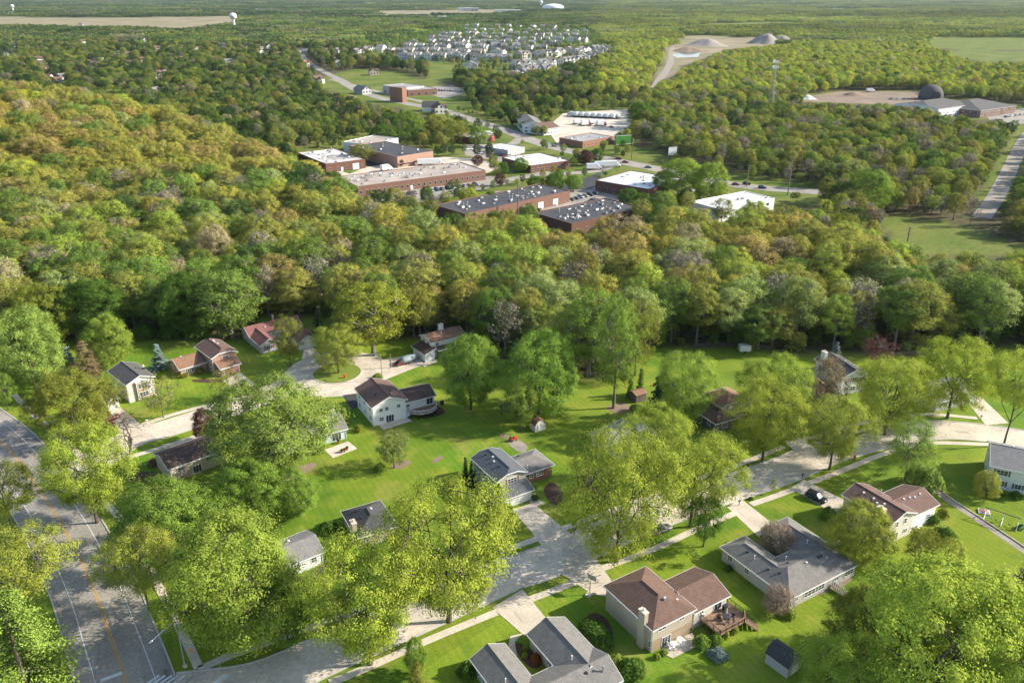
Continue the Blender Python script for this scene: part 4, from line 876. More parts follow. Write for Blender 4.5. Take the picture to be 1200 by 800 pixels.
def car_geo(T, suv=True):
    body, glass, whl, rim, hl, tl, bump = MB(), MB(), [], [], [], [], MB()
    h = .98 if suv else .85
    loft(body, T, [(-2.3, .72, .66, .42, .80), (-2.22, .86, .80, .32, h - .02), (-1.2, .92, .86, .26, h), (1.0, .92, .86, .26, h - .02), (1.9, .88, .80, .28, h - .12), (2.25, .78, .70, .34, h - .24), (2.33, .66, .60, .42, h - .34)])
    tz = 1.68 if suv else 1.42
    if suv: loft(glass, T, [(-2.12, .80, .74, h - .05, h + .02), (-1.85, .80, .66, h - .05, tz - .06), (.35, .80, .66, h - .05, tz - .06), (1.12, .80, .72, h - .05, h + .02)])
    else: loft(glass, T, [(-1.85, .80, .74, h - .05, h + .02), (-1.05, .80, .62, h - .05, tz - .05), (.15, .80, .62, h - .05, tz - .05), (1.1, .80, .72, h - .05, h + .02)])
    x0, x1 = (-1.95, .38) if suv else (-1.1, .2)
    loft(body, T, [(x0, .62, .58, tz - .075, tz - .03), (x0 + .2, .68, .62, tz - .075, tz + .02), (x1 - .2, .68, .62, tz - .075, tz + .02), (x1, .62, .58, tz - .075, tz - .03)])
    for px in ([-1.75, -.75, .2] if suv else [-1.0, -.4, .15]):
        for s in (-1, 1): body.hexa([T(px - .05, s * .81, h - .03), T(px + .05, s * .81, h - .03), T(px + .05, s * .78, h - .03), T(px - .05, s * .78, h - .03), T(px - .05, s * .70, tz - .05), T(px + .05, s * .70, tz - .05), T(px + .05, s * .66, tz - .05), T(px - .05, s * .66, tz - .05)])
    for x in (-1.4, 1.42):
        for s in (-1, 1):
            m, r = MB(), MB(); m.tube([T(x, s * .72, .34), T(x, s * .95, .34)], .34, 14); r.tube([T(x, s * .94, .34), T(x, s * .965, .34)], .21, 10); whl.append(m); rim.append(r)
    for s in (-1, 1):
        m = MB(); m.hexa([T(2.2, s * .45, .58), T(2.34, s * .45, .56), T(2.27, s * .72, .56), T(2.12, s * .76, .58), T(2.2, s * .45, .70), T(2.3, s * .45, .68), T(2.24, s * .72, .70), T(2.1, s * .76, .72)]); hl.append(m)
        m = MB(); m.hexa([T(-2.33, s * .5, .68), T(-2.2, s * .5, .68), T(-2.15, s * .8, .68), T(-2.27, s * .8, .68), T(-2.33, s * .5, .86), T(-2.2, s * .5, .86), T(-2.15, s * .8, .86), T(-2.27, s * .8, .86)]); tl.append(m)
    return body, glass, whl, rim, hl, tl
def car(loc, ang, paint, label, suv=True, group=None):
    t = thing('parked_car', label, 'car', loc, ang, group); T = frame_pts(loc, ang)
    b, g, wh, rm, hl, tl = car_geo(T, suv); b.build('body', M['car_' + paint], t, True); g.build('window_glass', M['glass'], t)
    for a, c in zip(wh, rm): o = a.build('wheel', M['rubber'], t); c.build('rim', M['metal'], o)
    for m in hl: m.build('headlight', M['headlamp'], t)
    for m in tl: m.build('tail_light', M['tail'], t)
    return t
STREET = math.radians(31)
car(tuple(G(956, 585)), STREET - PI / 2 + .15, 'black', 'black estate car parked on the drive of the cream house with plum roofs', True)
car(tuple(G(972, 516)), STREET + .1, 'lightblue', 'pale blue car under the olive locust at the street bend', False)
car(tuple(G(775, 622)), STREET, 'grey', 'dark grey car half hidden under the street trees beside the pavement', False)
car(tuple(G(471, 427)), STREET, 'maroon', 'dark red car under the small bare tree on the long drive', False)
car(tuple(G(130, 492)), STREET + .4, 'maroon', 'dark maroon car parked before the garage of the tall cream house', True)
# ------------------------------------------------------------------ sheds and small structures
def gambrel(label, c, w, d, h, ang, wall, roof, doorm='doorw'):
    t = thing('garden_shed', label, 'shed', tuple(c), ang); T = frame_pts(c, ang); wb, rf, dr, tr = MB(), MB(), MB(), MB()
    a, b = w / 2, d / 2; hw = h * .55
    prof = [(-b, hw), (-b * .62, h * .86), (0, h), (b * .62, h * .86), (b, hw)]
    for s in (-1, 1):
        pts = [T(s * a, -b, 0), T(s * a, b, 0)] + [T(s * a, y, z) for y, z in prof[::-1]]; wb.face(pts if s > 0 else pts[::-1])
    for s in (-1, 1): wb.face([T(-a, s * b, 0), T(a, s * b, 0), T(a, s * b, hw), T(-a, s * b, hw)])
    e = .15
    for i in range(4):
        (y0, z0), (y1, z1) = prof[i], prof[i + 1]; k = 1.06
        rf.hexa([T(-a - e, y0 * k, z0), T(a + e, y0 * k, z0), T(a + e, y1 * k, z1), T(-a - e, y1 * k, z1), T(-a - e, y0 * k, z0 + .08), T(a + e, y0 * k, z0 + .08), T(a + e, y1 * k, z1 + .08), T(-a - e, y1 * k, z1 + .08)])
    dr.hexa([T(a + .01, -.75, .1), T(a + .06, -.75, .1), T(a + .06, .75, .1), T(a + .01, .75, .1), T(a + .01, -.75, 1.9), T(a + .06, -.75, 1.9), T(a + .06, .75, 1.9), T(a + .01, .75, 1.9)])
    for x in (-.8, -.03, .75): tr.hexa([T(a + .065, x, .1), T(a + .09, x, .1), T(a + .09, x + .07, .1), T(a + .065, x + .07, .1), T(a + .065, x, 1.9), T(a + .09, x, 1.9), T(a + .09, x + .07, 1.9), T(a + .065, x + .07, 1.9)])
    wb.build('wall', M[wall], t); rf.build('roof', M[roof], t); o = dr.build('door', M[doorm], t); tr.build('door_trim', M['trim'], o)
    return t
gambrel('small cream barn shaped shed with rusty red roof on the open lawn', G(630, 502), 2.6, 3.0, 3.1, -PI / 2 + STREET, 's_cream', 'r_tan')
gambrel('dark roofed barn shaped shed with a pale ridge strip near the bottom of the photo', G(917, 779), 4.2, 3.6, 3.6, -PI / 2 + STREET + .1, 's_grey', 'r_dk')
def hut(label, c, w, d, h, ang, wall, roof, pitch=.35, cat='shed', name='garden_shed', open_=False):
    t = thing(name, label, cat, tuple(c), ang); T = frame_pts(c, ang); a, b = w / 2, d / 2; wb, rf, dr = MB(), MB(), MB(); r = pitch * b
    if open_:
        for x in (-1, 1):
            for y in (-1, 1): m = MB(); m.hexa([T(x * a * .9 + i, y * b * .9 + j, z) for z in (0, h) for i, j in ((-.08, -.08), (.08, -.08), (.08, .08), (-.08, .08))]); m.build('post', M[wall], t)
    else:
        for s in (-1, 1):
            p = [T(s * a, -b, 0), T(s * a, b, 0), T(s * a, b, h), T(s * a, 0, h + r), T(s * a, -b, h)]; wb.face(p if s > 0 else p[::-1]); wb.face([T(-a, s * b, 0), T(a, s * b, 0), T(a, s * b, h), T(-a, s * b, h)])
        wb.build('wall', M[wall], t); dr.hexa([T(x, y, z) for z in (.05, 1.9) for x, y in ((-.5, -b - .05), (.5, -b - .05), (.5, -b - .005), (-.5, -b - .005))]); dr.build('door', M['wooddk'], t)
    k = .3
    for s in (-1, 1): rf.hexa([T(-a - k, s * (b + k), h - pitch * k), T(a + k, s * (b + k), h - pitch * k), T(a + k, 0, h + r), T(-a - k, 0, h + r), T(-a - k, s * (b + k), h - pitch * k + .1), T(a + k, s * (b + k), h - pitch * k + .1), T(a + k, 0, h + r + .1), T(-a - k, 0, h + r + .1)])
    rf.build('roof', M[roof], t); return t
hut('dark open sided shelter under the two tall green maples in mid lawn', G(597, 488), 4.2, 3.0, 2.4, STREET - PI / 2, 'wooddk', 'r_dk', .4, 'shelter', 'garden_shelter', True)
hut('small brown roofed hut beside the dark junipers', G(747, 468), 3.4, 3.0, 2.3, STREET, 'wooddk', 'r_tan')
# covered boat on the long drive
def covered_boat(c, ang):
    t = thing('covered_boat', 'boat under a grey tarpaulin on a trailer beside the white garage', 'boat', tuple(c), ang); T = frame_pts(c, ang); mb = MB()
    loft(mb, T, [(-3.0, .9, .5, .7, 1.7), (-2.2, 1.15, .45, .6, 2.2), (-.3, 1.2, .4, .55, 2.35), (1.6, 1.0, .3, .6, 2.0), (2.7, .5, .15, .8, 1.6), (3.1, .12, .05, 1.0, 1.4)]); mb.build('tarpaulin', M['cover'], t, True)
    f = MB(); f.hexa([T(x, y, z) for z in (.42, .52) for x, y in ((-2.8, -.8), (3.6, -.1), (3.6, .1), (-2.8, .8))]); f.build('trailer_frame', M['metal'], t)
    for s in (-1, 1): w_ = MB(); w_.tube([T(-.9, s * .9, .32), T(-.9, s * 1.1, .32)], .32, 12); w_.build('wheel', M['rubber'], t)
covered_boat(G(480, 424), STREET + .15)
# ------------------------------------------------------------------ decks
def deck(label, poly, z, railm, floorm, stair=None, gap=0, name='wooden_deck'):
    c = Vector((sum(p[0] for p in poly) / len(poly), sum(p[1] for p in poly) / len(poly), 0)); t = thing(name, label, 'deck', tuple(c), STREET)
    MB().prism(poly, z - .2, z).build('floor', M[floorm], t)
    n = len(poly); rl, pk = MB(), MB()
    for i in range(n - gap):
        a, b = Vector(poly[i]), Vector(poly[(i + 1) % n]); d = b - a
        if i == n - 1: break
        k = max(1, round(d.length / 1.6))
        for j in range(k + 1):
            p = a + d * j / k; m = MB(); m.box((p.x, p.y, (z + 1.05) / 2), (.12, .12, z + 1.05)); m.build('post', M[railm], t)
        for hh, th in ((1.0, .09), (.15, .06)): rl.tube([v3(a, z + hh), v3(b, z + hh)], th, 4)
        m_ = int(d.length / .22)
        for j in range(m_): p = a + d * (j + .5) / m_; pk.box((p.x, p.y, z + .57), (.04, .04, .85))
    rl.build('railing', M[railm], t); pk.build('balusters', M[railm], t)
    if stair:
        (p, q, d) = stair; p, q, d = Vector(p), Vector(q), Vector(d); s = MB(); k = 6
        for i in range(k):
            o = p + d * (i / k); s.obox(v3(o, z * (1 - (i + 1) / (k + 1)) - .08), (q - p).to_3d(), (d / k * 1.1).to_3d(), Vector((0, 0, .08)))
        for e in (p, q): s.tube([v3(e, z + .9), v3(e + d, .9)], .05, 4); s.tube([v3(e, z - .15), v3(e + d, .0)], .08, 4); s.tube([v3(e + d, 0), v3(e + d, .95)], .05, 4)
        s.build('stair', M[railm], t)
    return t
def gz(pxs, z): return [tuple(G(*p, z)[:2]) for p in pxs]
w5 = h5b; O5, t5, n5, l5 = h5b.side('a')
def on(wg, sd, x, d):
    O, t, n, ln = wg.side(sd); q = O + (t * x).to_3d() + (n * d).to_3d(); return (q.x, q.y)
dk5 = [on(h5b, 'a', 1.5, .06), on(h5b, 'a', 1.3, 2.2), on(h5b, 'a', 2.6, 3.6), on(h5b, 'a', 4.6, 4.2), on(h5b, 'a', 6.6, 4.0), on(h5b, 'a', 8.2, 2.8), on(h5b, 'a', 9.0, .8), on(h5b, 'a', 8.6, .06)]
sp_ = Vector(on(h5b, 'a', 1.3, .3)), Vector(on(h5b, 'a', 1.3, 2.0)); deck('raised deck with white curving rail behind the brown roofed white house', dk5, 1.3, 'trim', 'wood', (sp_[0], sp_[1], Vector(on(h5b, 'a', -.8, .3)) - sp_[0]))
l11 = h11b.side('a')[3]; e0 = 1.6
dk11 = [on(h11b, 'a', e0, .06), on(h11b, 'a', e0, 4.6), on(h11b, 'a', l11 - .4, 4.6), on(h11b, 'a', l11 + .9, 3.2), on(h11b, 'a', l11 + .9, -.6), on(h11b, 'a', l11 + .06, -.6)]
sq = Vector(on(h11b, 'a', l11 - .2, 4.62)), Vector(on(h11b, 'a', l11 + .9, 3.4)); deck('timber deck with brown rail, parasol and seats behind the beige hip roofed house', dk11, 1.6, 'wood', 'wood', (sq[0], sq[1], (Vector(on(h11b, 'a', 1, 3)) - Vector(on(h11b, 'a', 0, 2))).normalized() * 2.2))
def ramp13():
    a, b = Vector(G(972, 684, .9)), Vector(G(997, 703, .9)); d = b - a; n = Vector((-d.y, d.x, 0)).normalized() * 1.3
    t = thing('garden_ramp', 'pale wooden ramp with lattice rails behind the sprawling grey house', 'ramp', (a.x, a.y, 0), math.atan2(d.y, d.x))
    m = MB(); m.hexa([a + Vector((0, 0, -.1)), b + Vector((0, 0, -.8)), b + n + Vector((0, 0, -.8)), a + n + Vector((0, 0, -.1)), a, b + Vector((0, 0, -.7)), b + n + Vector((0, 0, -.7)), a + n]); m.build('floor', M['wooddk'], t)
    for s in (0, 1):
        r = MB(); q = n * s
        r.tube([a + q + Vector((0, 0, 1)), b + q + Vector((0, 0, .3))], .06, 4)
        for i in range(13): p = a + q + d * i / 12; r.tube([p - Vector((0, 0, .1 + .7 * i / 12)), p + Vector((0, 0, 1 - .7 * i / 12))], .035, 4)
        r.build('railing', M['trim'], t)
ramp13()
# ------------------------------------------------------------------ garden furniture
def chair_at(p, ang, m, label, group):
    t = thing('garden_chair', label, 'chair', p, ang, group); T = frame_pts(p, ang)
    s = MB(); s.hexa([T(x, y, z) for z in (.40, .46) for x, y in ((-.26, -.26), (.26, -.26), (.26, .26), (-.26, .26))]); s.build('seat', M[m], t)
    s = MB(); s.hexa([T(-.26, -.26, .46), T(-.22, -.26, .46), T(-.22, .26, .46), T(-.26, .26, .46), T(-.36, -.26, .95), T(-.32, -.26, .95), T(-.32, .26, .95), T(-.36, .26, .95)]); s.build('backrest', M[m], t)
    for x in (-.22, .22):
        for y in (-.22, .22): s = MB(); s.tube([T(x, y, 0), T(x, y, .41)], .025, 5); s.build('leg', M[m], t)
def table_at(p, m, label, r=.6, cat='table'):
    t = thing('garden_table', label, cat, p); s = MB(); s.lathe(p, [(r, .70), (r, .75)], 16); s.build('tabletop', M[m], t); s = MB(); s.lathe(p, [(.3, 0), (.28, .05), (.05, .08), (.05, .7)], 10); s.build('pedestal', M[m], t)
dz = 1.6
def d11(x, y, z=0.0): q = on(h11b, 'a', x, y); return (q[0], q[1], z)
table_at(d11(5.2, 2.4, dz), 'metaldk', 'dark round table under the folded parasol on the timber deck', .7)
for i in range(4): chair_at(d11(5.2 + 1.15 * math.cos(i * 1.57 + .5), 2.4 + 1.15 * math.sin(i * 1.57 + .5), dz), STREET + i * 1.57 + 3.6, 'metaldk', 'dark metal chair around the table on the timber deck', 'deck chairs behind the beige house')
def parasol(p):
    t = thing('garden_parasol', 'folded grey parasol standing at the deck table', 'parasol', p); s = MB(); s.tube([(p[0], p[1], p[2]), (p[0], p[1], p[2] + 2.5)], .03, 6); s.build('pole', M['wooddk'], t); s = MB(); s.lathe((p[0], p[1], p[2]), [(.05, 1.1), (.17, 1.3), (.14, 1.9), (.04, 2.5)], 8); s.build('canopy', M['concold'], t)
parasol(d11(5.2, 2.4, dz + .02))
def grill(p, ang, label):
    t = thing('barbecue_grill', label, 'barbecue', p, ang); T = frame_pts(p, ang); s = MB(); loft(s, T, [(-.5, .28, .2, .85, 1.1), (-.45, .3, .25, .8, 1.25), (.45, .3, .25, .8, 1.25), (.5, .28, .2, .85, 1.1)]); s.build('lid', M['metaldk'], t)
    s = MB(); s.hexa([T(x, y, z) for z in (0.05, .8) for x, y in ((-.4, -.27), (.4, -.27), (.4, .27), (-.4, .27))]); s.build('cabinet', M['metaldk'], t)
grill(d11(6.6, .8, dz), STREET, 'black barbecue by the patio door on the timber deck'); grill(tuple(G(518, 474)), STREET, 'black barbecue on the lawn beside the white railed deck')
def planter(p, label, grp=None, m='terra', r=.3):
    t = thing('flower_pot', label, 'flower pot', p, 0, grp); s = MB(); s.lathe(p, [(r * .7, 0), (r, .5), (r * 1.1, .52), (r * 1.1, .6)], 10); s.build('pot', M[m], t)
    b = bpy.data.objects.new('plant', PT['shrub'][0]['crown']); COL.objects.link(b); b.parent = t; b.location = (0, 0, .5); b.scale = (.35, .35, .35); b['tint'] = (.09, .13, .03)
for i, q in enumerate([(401, 530), (404, 529), (407, 527)]): planter(tuple(G(*q, .06)), 'terracotta pot in the row on the square patio of the pale blue house', 'terracotta pots on the square patio')
planter(tuple(G(397, 519, .06)), 'single terracotta pot against the pale blue house wall')
for i, q in enumerate([(789, 757), (797, 752)]): table_at(tuple(G(*q, .09)), 'trim', ['white round table on the lower patio behind the beige house', 'white round table under the timber deck edge on the lower patio'][i], .55)
for i, q in enumerate([(783, 756), (786, 762), (793, 760), (800, 757), (793, 748)]): chair_at(tuple(G(*q, .09)), STREET + i * 1.3, 'trim', 'white chair on the lower patio behind the beige house', 'white patio chairs')
for i, q in enumerate([(1073, 616), (1079, 612)]): chair_at(tuple(G(*q)), STREET + 2 * i, 'trim', 'white chair on the lawn edge behind the cream house with plum roofs', 'white chairs behind the cream house')
table_at(tuple(G(1076, 618)), 'trim', 'white garden table behind the cream house with plum roofs', .6)
# play things
def swing(c, ang):
    t = thing('swing_set', 'wooden swing set with white ladder frames on the lawn by the gravel path', 'swing set', tuple(c), ang); T = frame_pts(c, ang)
    s = MB(); s.tube([T(-3.2, 0, 2.6), T(3.2, 0, 2.6)], .09, 6); s.build('crossbar', M['wooddk'], t)
    for x in (-3.0, 0.2, 3.0):
        s = MB(); s.tube([T(x, -1.1, 0), T(x, 0, 2.6), T(x, 1.1, 0)], .09, 6); s.tube([T(x, -.6, 1.2), T(x, .6, 1.2)], .06, 5); s.tube([T(x, -1.1, .1), T(x, 1.1, .1)], .07, 5); s.build('frame', M['trim'], t)
    for x, m in ((-1.9, 'blue'), (-.9, 'rubber'), (1.6, 'rubber')):
        s = MB(); s.tube([T(x - .22, 0, 2.55), T(x - .22, 0, .5)], .015, 4); s.tube([T(x + .22, 0, 2.55), T(x + .22, 0, .5)], .015, 4); o = s.build('chain', M['metaldk'], t)
        s = MB(); s.hexa([T(x + a, b, z) for z in (.45, .52) for a, b in ((-.26, -.14), (.26, -.14), (.26, .14), (-.26, .14))]); s.build('seat', M[m], o)
    return t
swing(G(1172, 613), -STREET - .15)
def playhouse(c):
    t = thing('sand_pit', 'low white and pink covered sandpit beside the swing set', 'sandpit', tuple(c), -.4); T = frame_pts(c, -.4)
    s = MB(); s.hexa([T(x, y, z) for z in (0, .3) for x, y in ((-1.1, -.8), (1.1, -.8), (1.1, .8), (-1.1, .8))]); s.build('frame', M['trim'], t)
    s = MB(); loft(s, T, [(-.95, .6, .4, .3, .36), (0, .7, .5, .3, .6), (.95, .6, .4, .3, .36)]); s.build('cover', M['shutpk'], t)
playhouse(G(1153, 600))
def mower(c, ang, label, m='red'):
    t = thing('garden_tractor', label, 'lawn tractor', tuple(c), ang); T = frame_pts(c, ang); s = MB(); loft(s, T, [(-.9, .4, .35, .45, .7), (-.3, .42, .38, .4, .75), (.0, .3, .28, .4, .55), (.3, .32, .28, .4, .95), (1.0, .28, .22, .4, .85)]); s.build('body', M[m], t)
    s = MB(); s.hexa([T(x, y, z) for z in (.75, .85) for x, y in ((-.75, -.25), (-.3, -.25), (-.3, .25), (-.75, .25))]); s.hexa([T(x, y, z) for z in (.85, 1.25) for x, y in ((-.8, -.25), (-.7, -.25), (-.7, .25), (-.8, .25))]); s.build('seat', M['rubber'], t)
    s = MB(); s.tube([T(.15, 0, .8), T(-.1, 0, 1.15)], .03, 5); s.build('steering_column', M['metaldk'], t)
    for x, r in ((-.55, .3), (.7, .2)):
        for y in (-.45, .45): s = MB(); s.tube([T(x, y - .1, r), T(x, y + .1, r)], r, 10); s.build('wheel', M['rubber'], t)
mower(G(601, 516), STREET, 'red garden tractor at the vegetable patch on the lawn', 'red'); mower(G(1196, 619), STREET, 'green garden tractor on the lawn by the right edge', 'green')
# basketball hoop
def hoop(c, ang):
    t = thing('basketball_hoop', 'basketball hoop on a dark pole beside the drive of the beige house', 'basketball hoop', tuple(c), ang); T = frame_pts(c, ang)
    s = MB(); s.tube([T(0, 0, 0), T(0, 0, 2.6), T(.5, 0, 3.3)], .07, 6); s.build('pole', M['metaldk'], t)
    s = MB(); s.hexa([T(x, y, z) for z in (2.9, 3.95) for x, y in ((.5, -.9), (.55, -.9), (.55, .9), (.5, .9))]); bb = s.build('backboard', M['concold'], t)
    s = MB()
    for y in (-.9, .84): s.hexa([T(x, y + k, z) for z in (2.9, 3.95) for x, k in ((.555, 0), (.58, 0), (.58, .06), (.555, .06))])
    for z in (2.9, 3.89): s.hexa([T(x, y, z + k) for k in (0, .06) for x, y in ((.557, -.84), (.578, -.84), (.578, .84), (.557, .84))])
    s.build('board_frame', M['maroon_p'], bb)
    s = MB(); s.tube([T(.8 + .23 * math.cos(a), .23 * math.sin(a), 3.05) for a in np.linspace(0, 2 * PI, 13)], .02, 4); s.tube([T(.55, 0, 3.05), T(.6, 0, 3.05)], .03, 4); s.build('rim', M['orange'], t)
    s = MB(); s.hexa([T(x, y, z) for z in (0, .3) for x, y in ((-.9, -.5), (.15, -.5), (.15, .5), (-.9, .5))]); s.build('base', M['concold'], t)
M['maroon_p'] = mat('maroon_paint', (.16, .05, .04), .5, .1)
hoop(G(691, 696), STREET + .4)
# ------------------------------------------------------------------ street furniture
def lamp(c, ang, label, h=9.5, arm=4.2):
    t = thing('street_lamp', label, 'street lamp', tuple(c), ang); T = frame_pts(c, ang); s = MB(); s.tube([T(0, 0, 0), T(0, 0, h)], [.14, .08], 8); s.build('pole', M['metal'], t)
    s = MB(); s.tube([T(0, 0, h - .1), T(arm * .5, 0, h - .1), T(arm, 0, h - .5)], .085, 6); s.tube([T(0, 0, h - 1.5), T(arm * .55, 0, h - .6), T(arm * .8, 0, h - .4)], .06, 5); s.build('arm', M['metal'], t)
    s = MB(); loft(s, T, [(arm - .1, .1, .08, h - .6, h - .45), (arm + .3, .2, .12, h - .66, h - .45), (arm + .7, .1, .06, h - .6, h - .5)]); hd = s.build('lamp_head', M['metal'], t)
    s = MB(); s.hexa([T(x, y, z) for z in (h - .70, h - .665) for x, y in ((arm, -.12), (arm + .55, -.12), (arm + .55, .12), (arm, .12))]); s.build('lens', M['headlamp'], hd)
    s = MB(); s.hexa([T(x, y, z) for z in (0, .5) for x, y in ((-.25, -.25), (.25, -.25), (.25, .25), (-.25, .25))]); s.build('base', M['conc'], t)
lamp(G(217, 781), math.radians(238), 'grey street lamp with double arm at the arterial road corner'); lamp(G(448, 446), math.radians(150), 'tall pale street lamp beside the turning circle', 8.0, 3.0)
def mailbox(px, py, label, m='metaldk'):
    c = G(px, py); t = thing('letter_box', label, 'letter box', tuple(c), STREET); T = frame_pts(c, STREET); s = MB(); s.hexa([T(x, y, z) for z in (0, 1.05) for x, y in ((-.06, -.06), (.06, -.06), (.06, .06), (-.06, .06))]); s.build('post', M['wooddk'] if m != 'trim' else M['trim'], t)
    s = MB(); s.tube([T(-.3, 0, 1.2), T(.3, 0, 1.2)], .17, 8); s.build('box', M[m], t)
for a in [(704, 654, 'black letter box at the kerb opposite the drive of the slate roofed house', 'metaldk'), (567, 712, 'white letter box on the verge under the biggest locust', 'trim'), (673, 626, 'dark letter box at the end of the slate roofed house drive', 'metaldk'), (866, 592, 'black letter box by the drive of the sprawling grey house', 'metaldk'),
          (173, 497, 'white letter box on the verge in front of the tall cream house', 'trim'), (1149, 492, 'dark letter box by the pale drive at the right', 'metaldk'), (940, 561, 'black letter box at the black car drive', 'metaldk')]: mailbox(*a)
def hydrant(px, py, label):
    c = G(px, py); t = thing('fire_hydrant', label, 'fire hydrant', tuple(c)); s = MB(); s.lathe(tuple(c), [(.22, 0), (.22, .08), (.15, .1), (.15, .7), (.2, .72), (.2, .78), (.12, .92), (.04, .98)], 10); s.build('barrel', M['red'], t)
    s = MB(); s.tube([(c.x - .26, c.y, .55), (c.x + .26, c.y, .55)], .08, 8); s.tube([(c.x, c.y, .5), (c.x, c.y - .26, .5)], .1, 8); s.build('outlets', M['red'], t); t.scale = (1.3, 1.3, 1.3)
hydrant(404, 443, 'red fire hydrant on the round island lawn'); hydrant(1001, 538, 'red fire hydrant on the verge at the street bend')
def sign(px, py, label, h, w_, hh, m, ang=STREET, name='road_sign', shape='box', cat='sign'):
    c = G(px, py); t = thing(name, label, cat, tuple(c), ang); T = frame_pts(c, ang); s = MB(); s.tube([T(0, 0, 0), T(0, 0, h)], .045, 5); s.build('post', M['metal'], t); s = MB()
    if shape == 'box': s.hexa([T(x, y, z) for z in (h - hh, h) for x, y in ((.05, -w_ / 2), (.08, -w_ / 2), (.08, w_ / 2), (.05, w_ / 2))])
    else: s.tube([T(.05, 0, h - hh / 2), T(.08, 0, h - hh / 2)], hh / 2, 8)
    s.build('panel', M[m], t)
sign(225, 766, 'round orange marker sign beside the pavement at the corner', 1.3, .5, .6, 'orange', -1.2, shape='oct'); sign(259, 787, 'thin street name post on the corner verge', 2.6, .7, .2, 'metal', .3); sign(118, 600, 'small white sign beside the arterial road', 1.6, .6, .7, 'trim', -1.2)
sign(80, 805, 'grey backed stop sign at the bottom of the arterial road', 2.6, .75, .75, 'metal', 1.9, shape='oct')
sign(456, 437, 'small wire hoop sign frame on the turning circle', 1.2, .3, .3, 'metal', .4)
def pole(px, py, label, h=10.5, arms=2, m='woodpole', grp='utility poles along the main road', ang=.4, k=1.0):
    c = G(px, py); t = thing('utility_pole', label, 'utility pole', tuple(c), ang, grp); T = frame_pts(c, ang); s = MB(); s.tube([T(0, 0, -.2), T(0, 0, h)], [.2 * k, .13 * k], 7); s.build('pole', M[m], t)
    for i in range(arms):
        z = h - .5 - 1.2 * i; s = MB(); s.hexa([T(x, y, zz) for zz in (z - .08, z + .08) for x, y in ((.13, -1.4), (.25, -1.4), (.25, 1.4), (.13, 1.4))]); o = s.build('crossarm', M[m], t); s = MB()
        for y in (-1.25, -.5, .5, 1.25): s.lathe(T(.19, y, z + .08), [(.05, 0), (.09, .1), (.04, .25)], 6)
        s.build('insulator', M['metal'], o)
    if arms: s = MB(); s.lathe(T(0, .4, h - 3.6), [(.05, 0), (.25, .05), (.25, .9), (.05, 1.0)], 8); s.build('transformer', M['metal'], t)
    return T
pole(458, 431, 'bare brown pole beside the small tree at the long drive', 4.5, 0, 'woodpole', None)
PLS = [(607, 256, 17), (721, 180, 13), (740, 188, 14), (805, 187, 11), (846, 202, 14), (875, 219, 12), (923, 229, 20), (934, 199, 14), (958, 178, 14), (1004, 203, 13), (1092, 213, 12), (1044, 216, 8), (1080, 216, 9), (1062, 290, 9)]
wt = []
for px_, py_, h_ in PLS: wt.append(pole(px_, py_, 'wooden utility pole with crossarms beside the main road', h_, 2, k=1.6))
def cable(a, b, za, zb, label, sag=2.5):
    A, B = Vector(a(.2, 0, za)), Vector(b(.2, 0, zb)); pts = []
    for i in range(13): q = A.lerp(B, i / 12); q.z -= sag * 4 * (i / 12) * (1 - i / 12); pts.append(q)
    o = MB().tube(pts, .06, 4).build('overhead_cable', M['metaldk']); tag(o, label, 'cable', 'cables strung between utility poles')
for i, j in [(5, 6), (6, 7), (7, 8), (1, 2), (2, 3), (3, 4), (4, 5), (8, 9)]: cable(wt[i], wt[j], PLS[i][2] - .4, PLS[j][2] - .4, 'dark cable strung between two utility poles of the main road')
# ------------------------------------------------------------------ fences
def fence(label, pxs, h=1.6, m='wooddk', picket=.16, name='wooden_fence'):
    P = [Vector(G(*p)[:2]) for p in pxs]; c = P[0]; t = thing(name, label, 'fence', (c.x, c.y, 0)); pk, rl = MB(), MB()
    for a, b in zip(P, P[1:]):
        d = b - a; k = max(1, round(d.length / 2.4)); ang = math.atan2(d.y, d.x)
        for j in range(k + 1): p = a + d * j / k; s = MB(); s.box((p.x, p.y, h / 2), (.1, .1, h), ang); s.build('post', M[m], t)
        n = int(d.length / picket)
        for j in range(n): p = a + d * (j + .5) / n; pk.box((p.x, p.y, h / 2 + .03), (picket * .75, .025, h - .1), ang)
        for z in (.35, h - .35): rl.tube([v3(a, z), v3(b, z)], .04, 4)
    pk.build('boards', M[m], t); rl.build('rail', M[m], t)
fence('weathered grey fence between the brick house and the rose roofed house', [(262, 402), (266, 394), (281, 398)], 1.7); fence('dark back fence along the edge of the wood behind the striped lawn', [(812, 408), (850, 406), (905, 410)], 1.5)
fence('dark fence at the far right lawn behind the grey house', [(1040, 418), (1085, 415)], 1.5)
# trailer at the wood edge
def trailer(px, py):
    c = G(px, py); ang = .05; t = thing('box_trailer', 'small white box trailer at the edge of the wood behind the striped lawn', 'trailer', tuple(c), ang); T = frame_pts(c, ang); s = MB(); loft(s, T, [(-1.7, 1.0, .95, .5, 2.2), (-1.6, 1.05, 1.0, .45, 2.35), (1.5, 1.05, 1.0, .45, 2.35), (1.75, .8, .7, .5, 2.1)]); s.build('body', M['trim'], t)
    for y in (-1.0, 1.0): s = MB(); s.tube([T(0, y - .1, .32), T(0, y + .1, .32)], .32, 10); s.build('wheel', M['rubber'], t)
    s = MB(); s.tube([T(1.7, 0, .5), T(2.8, 0, .45)], .05, 5); s.build('tow_bar', M['metal'], t)
trailer(872, 412)
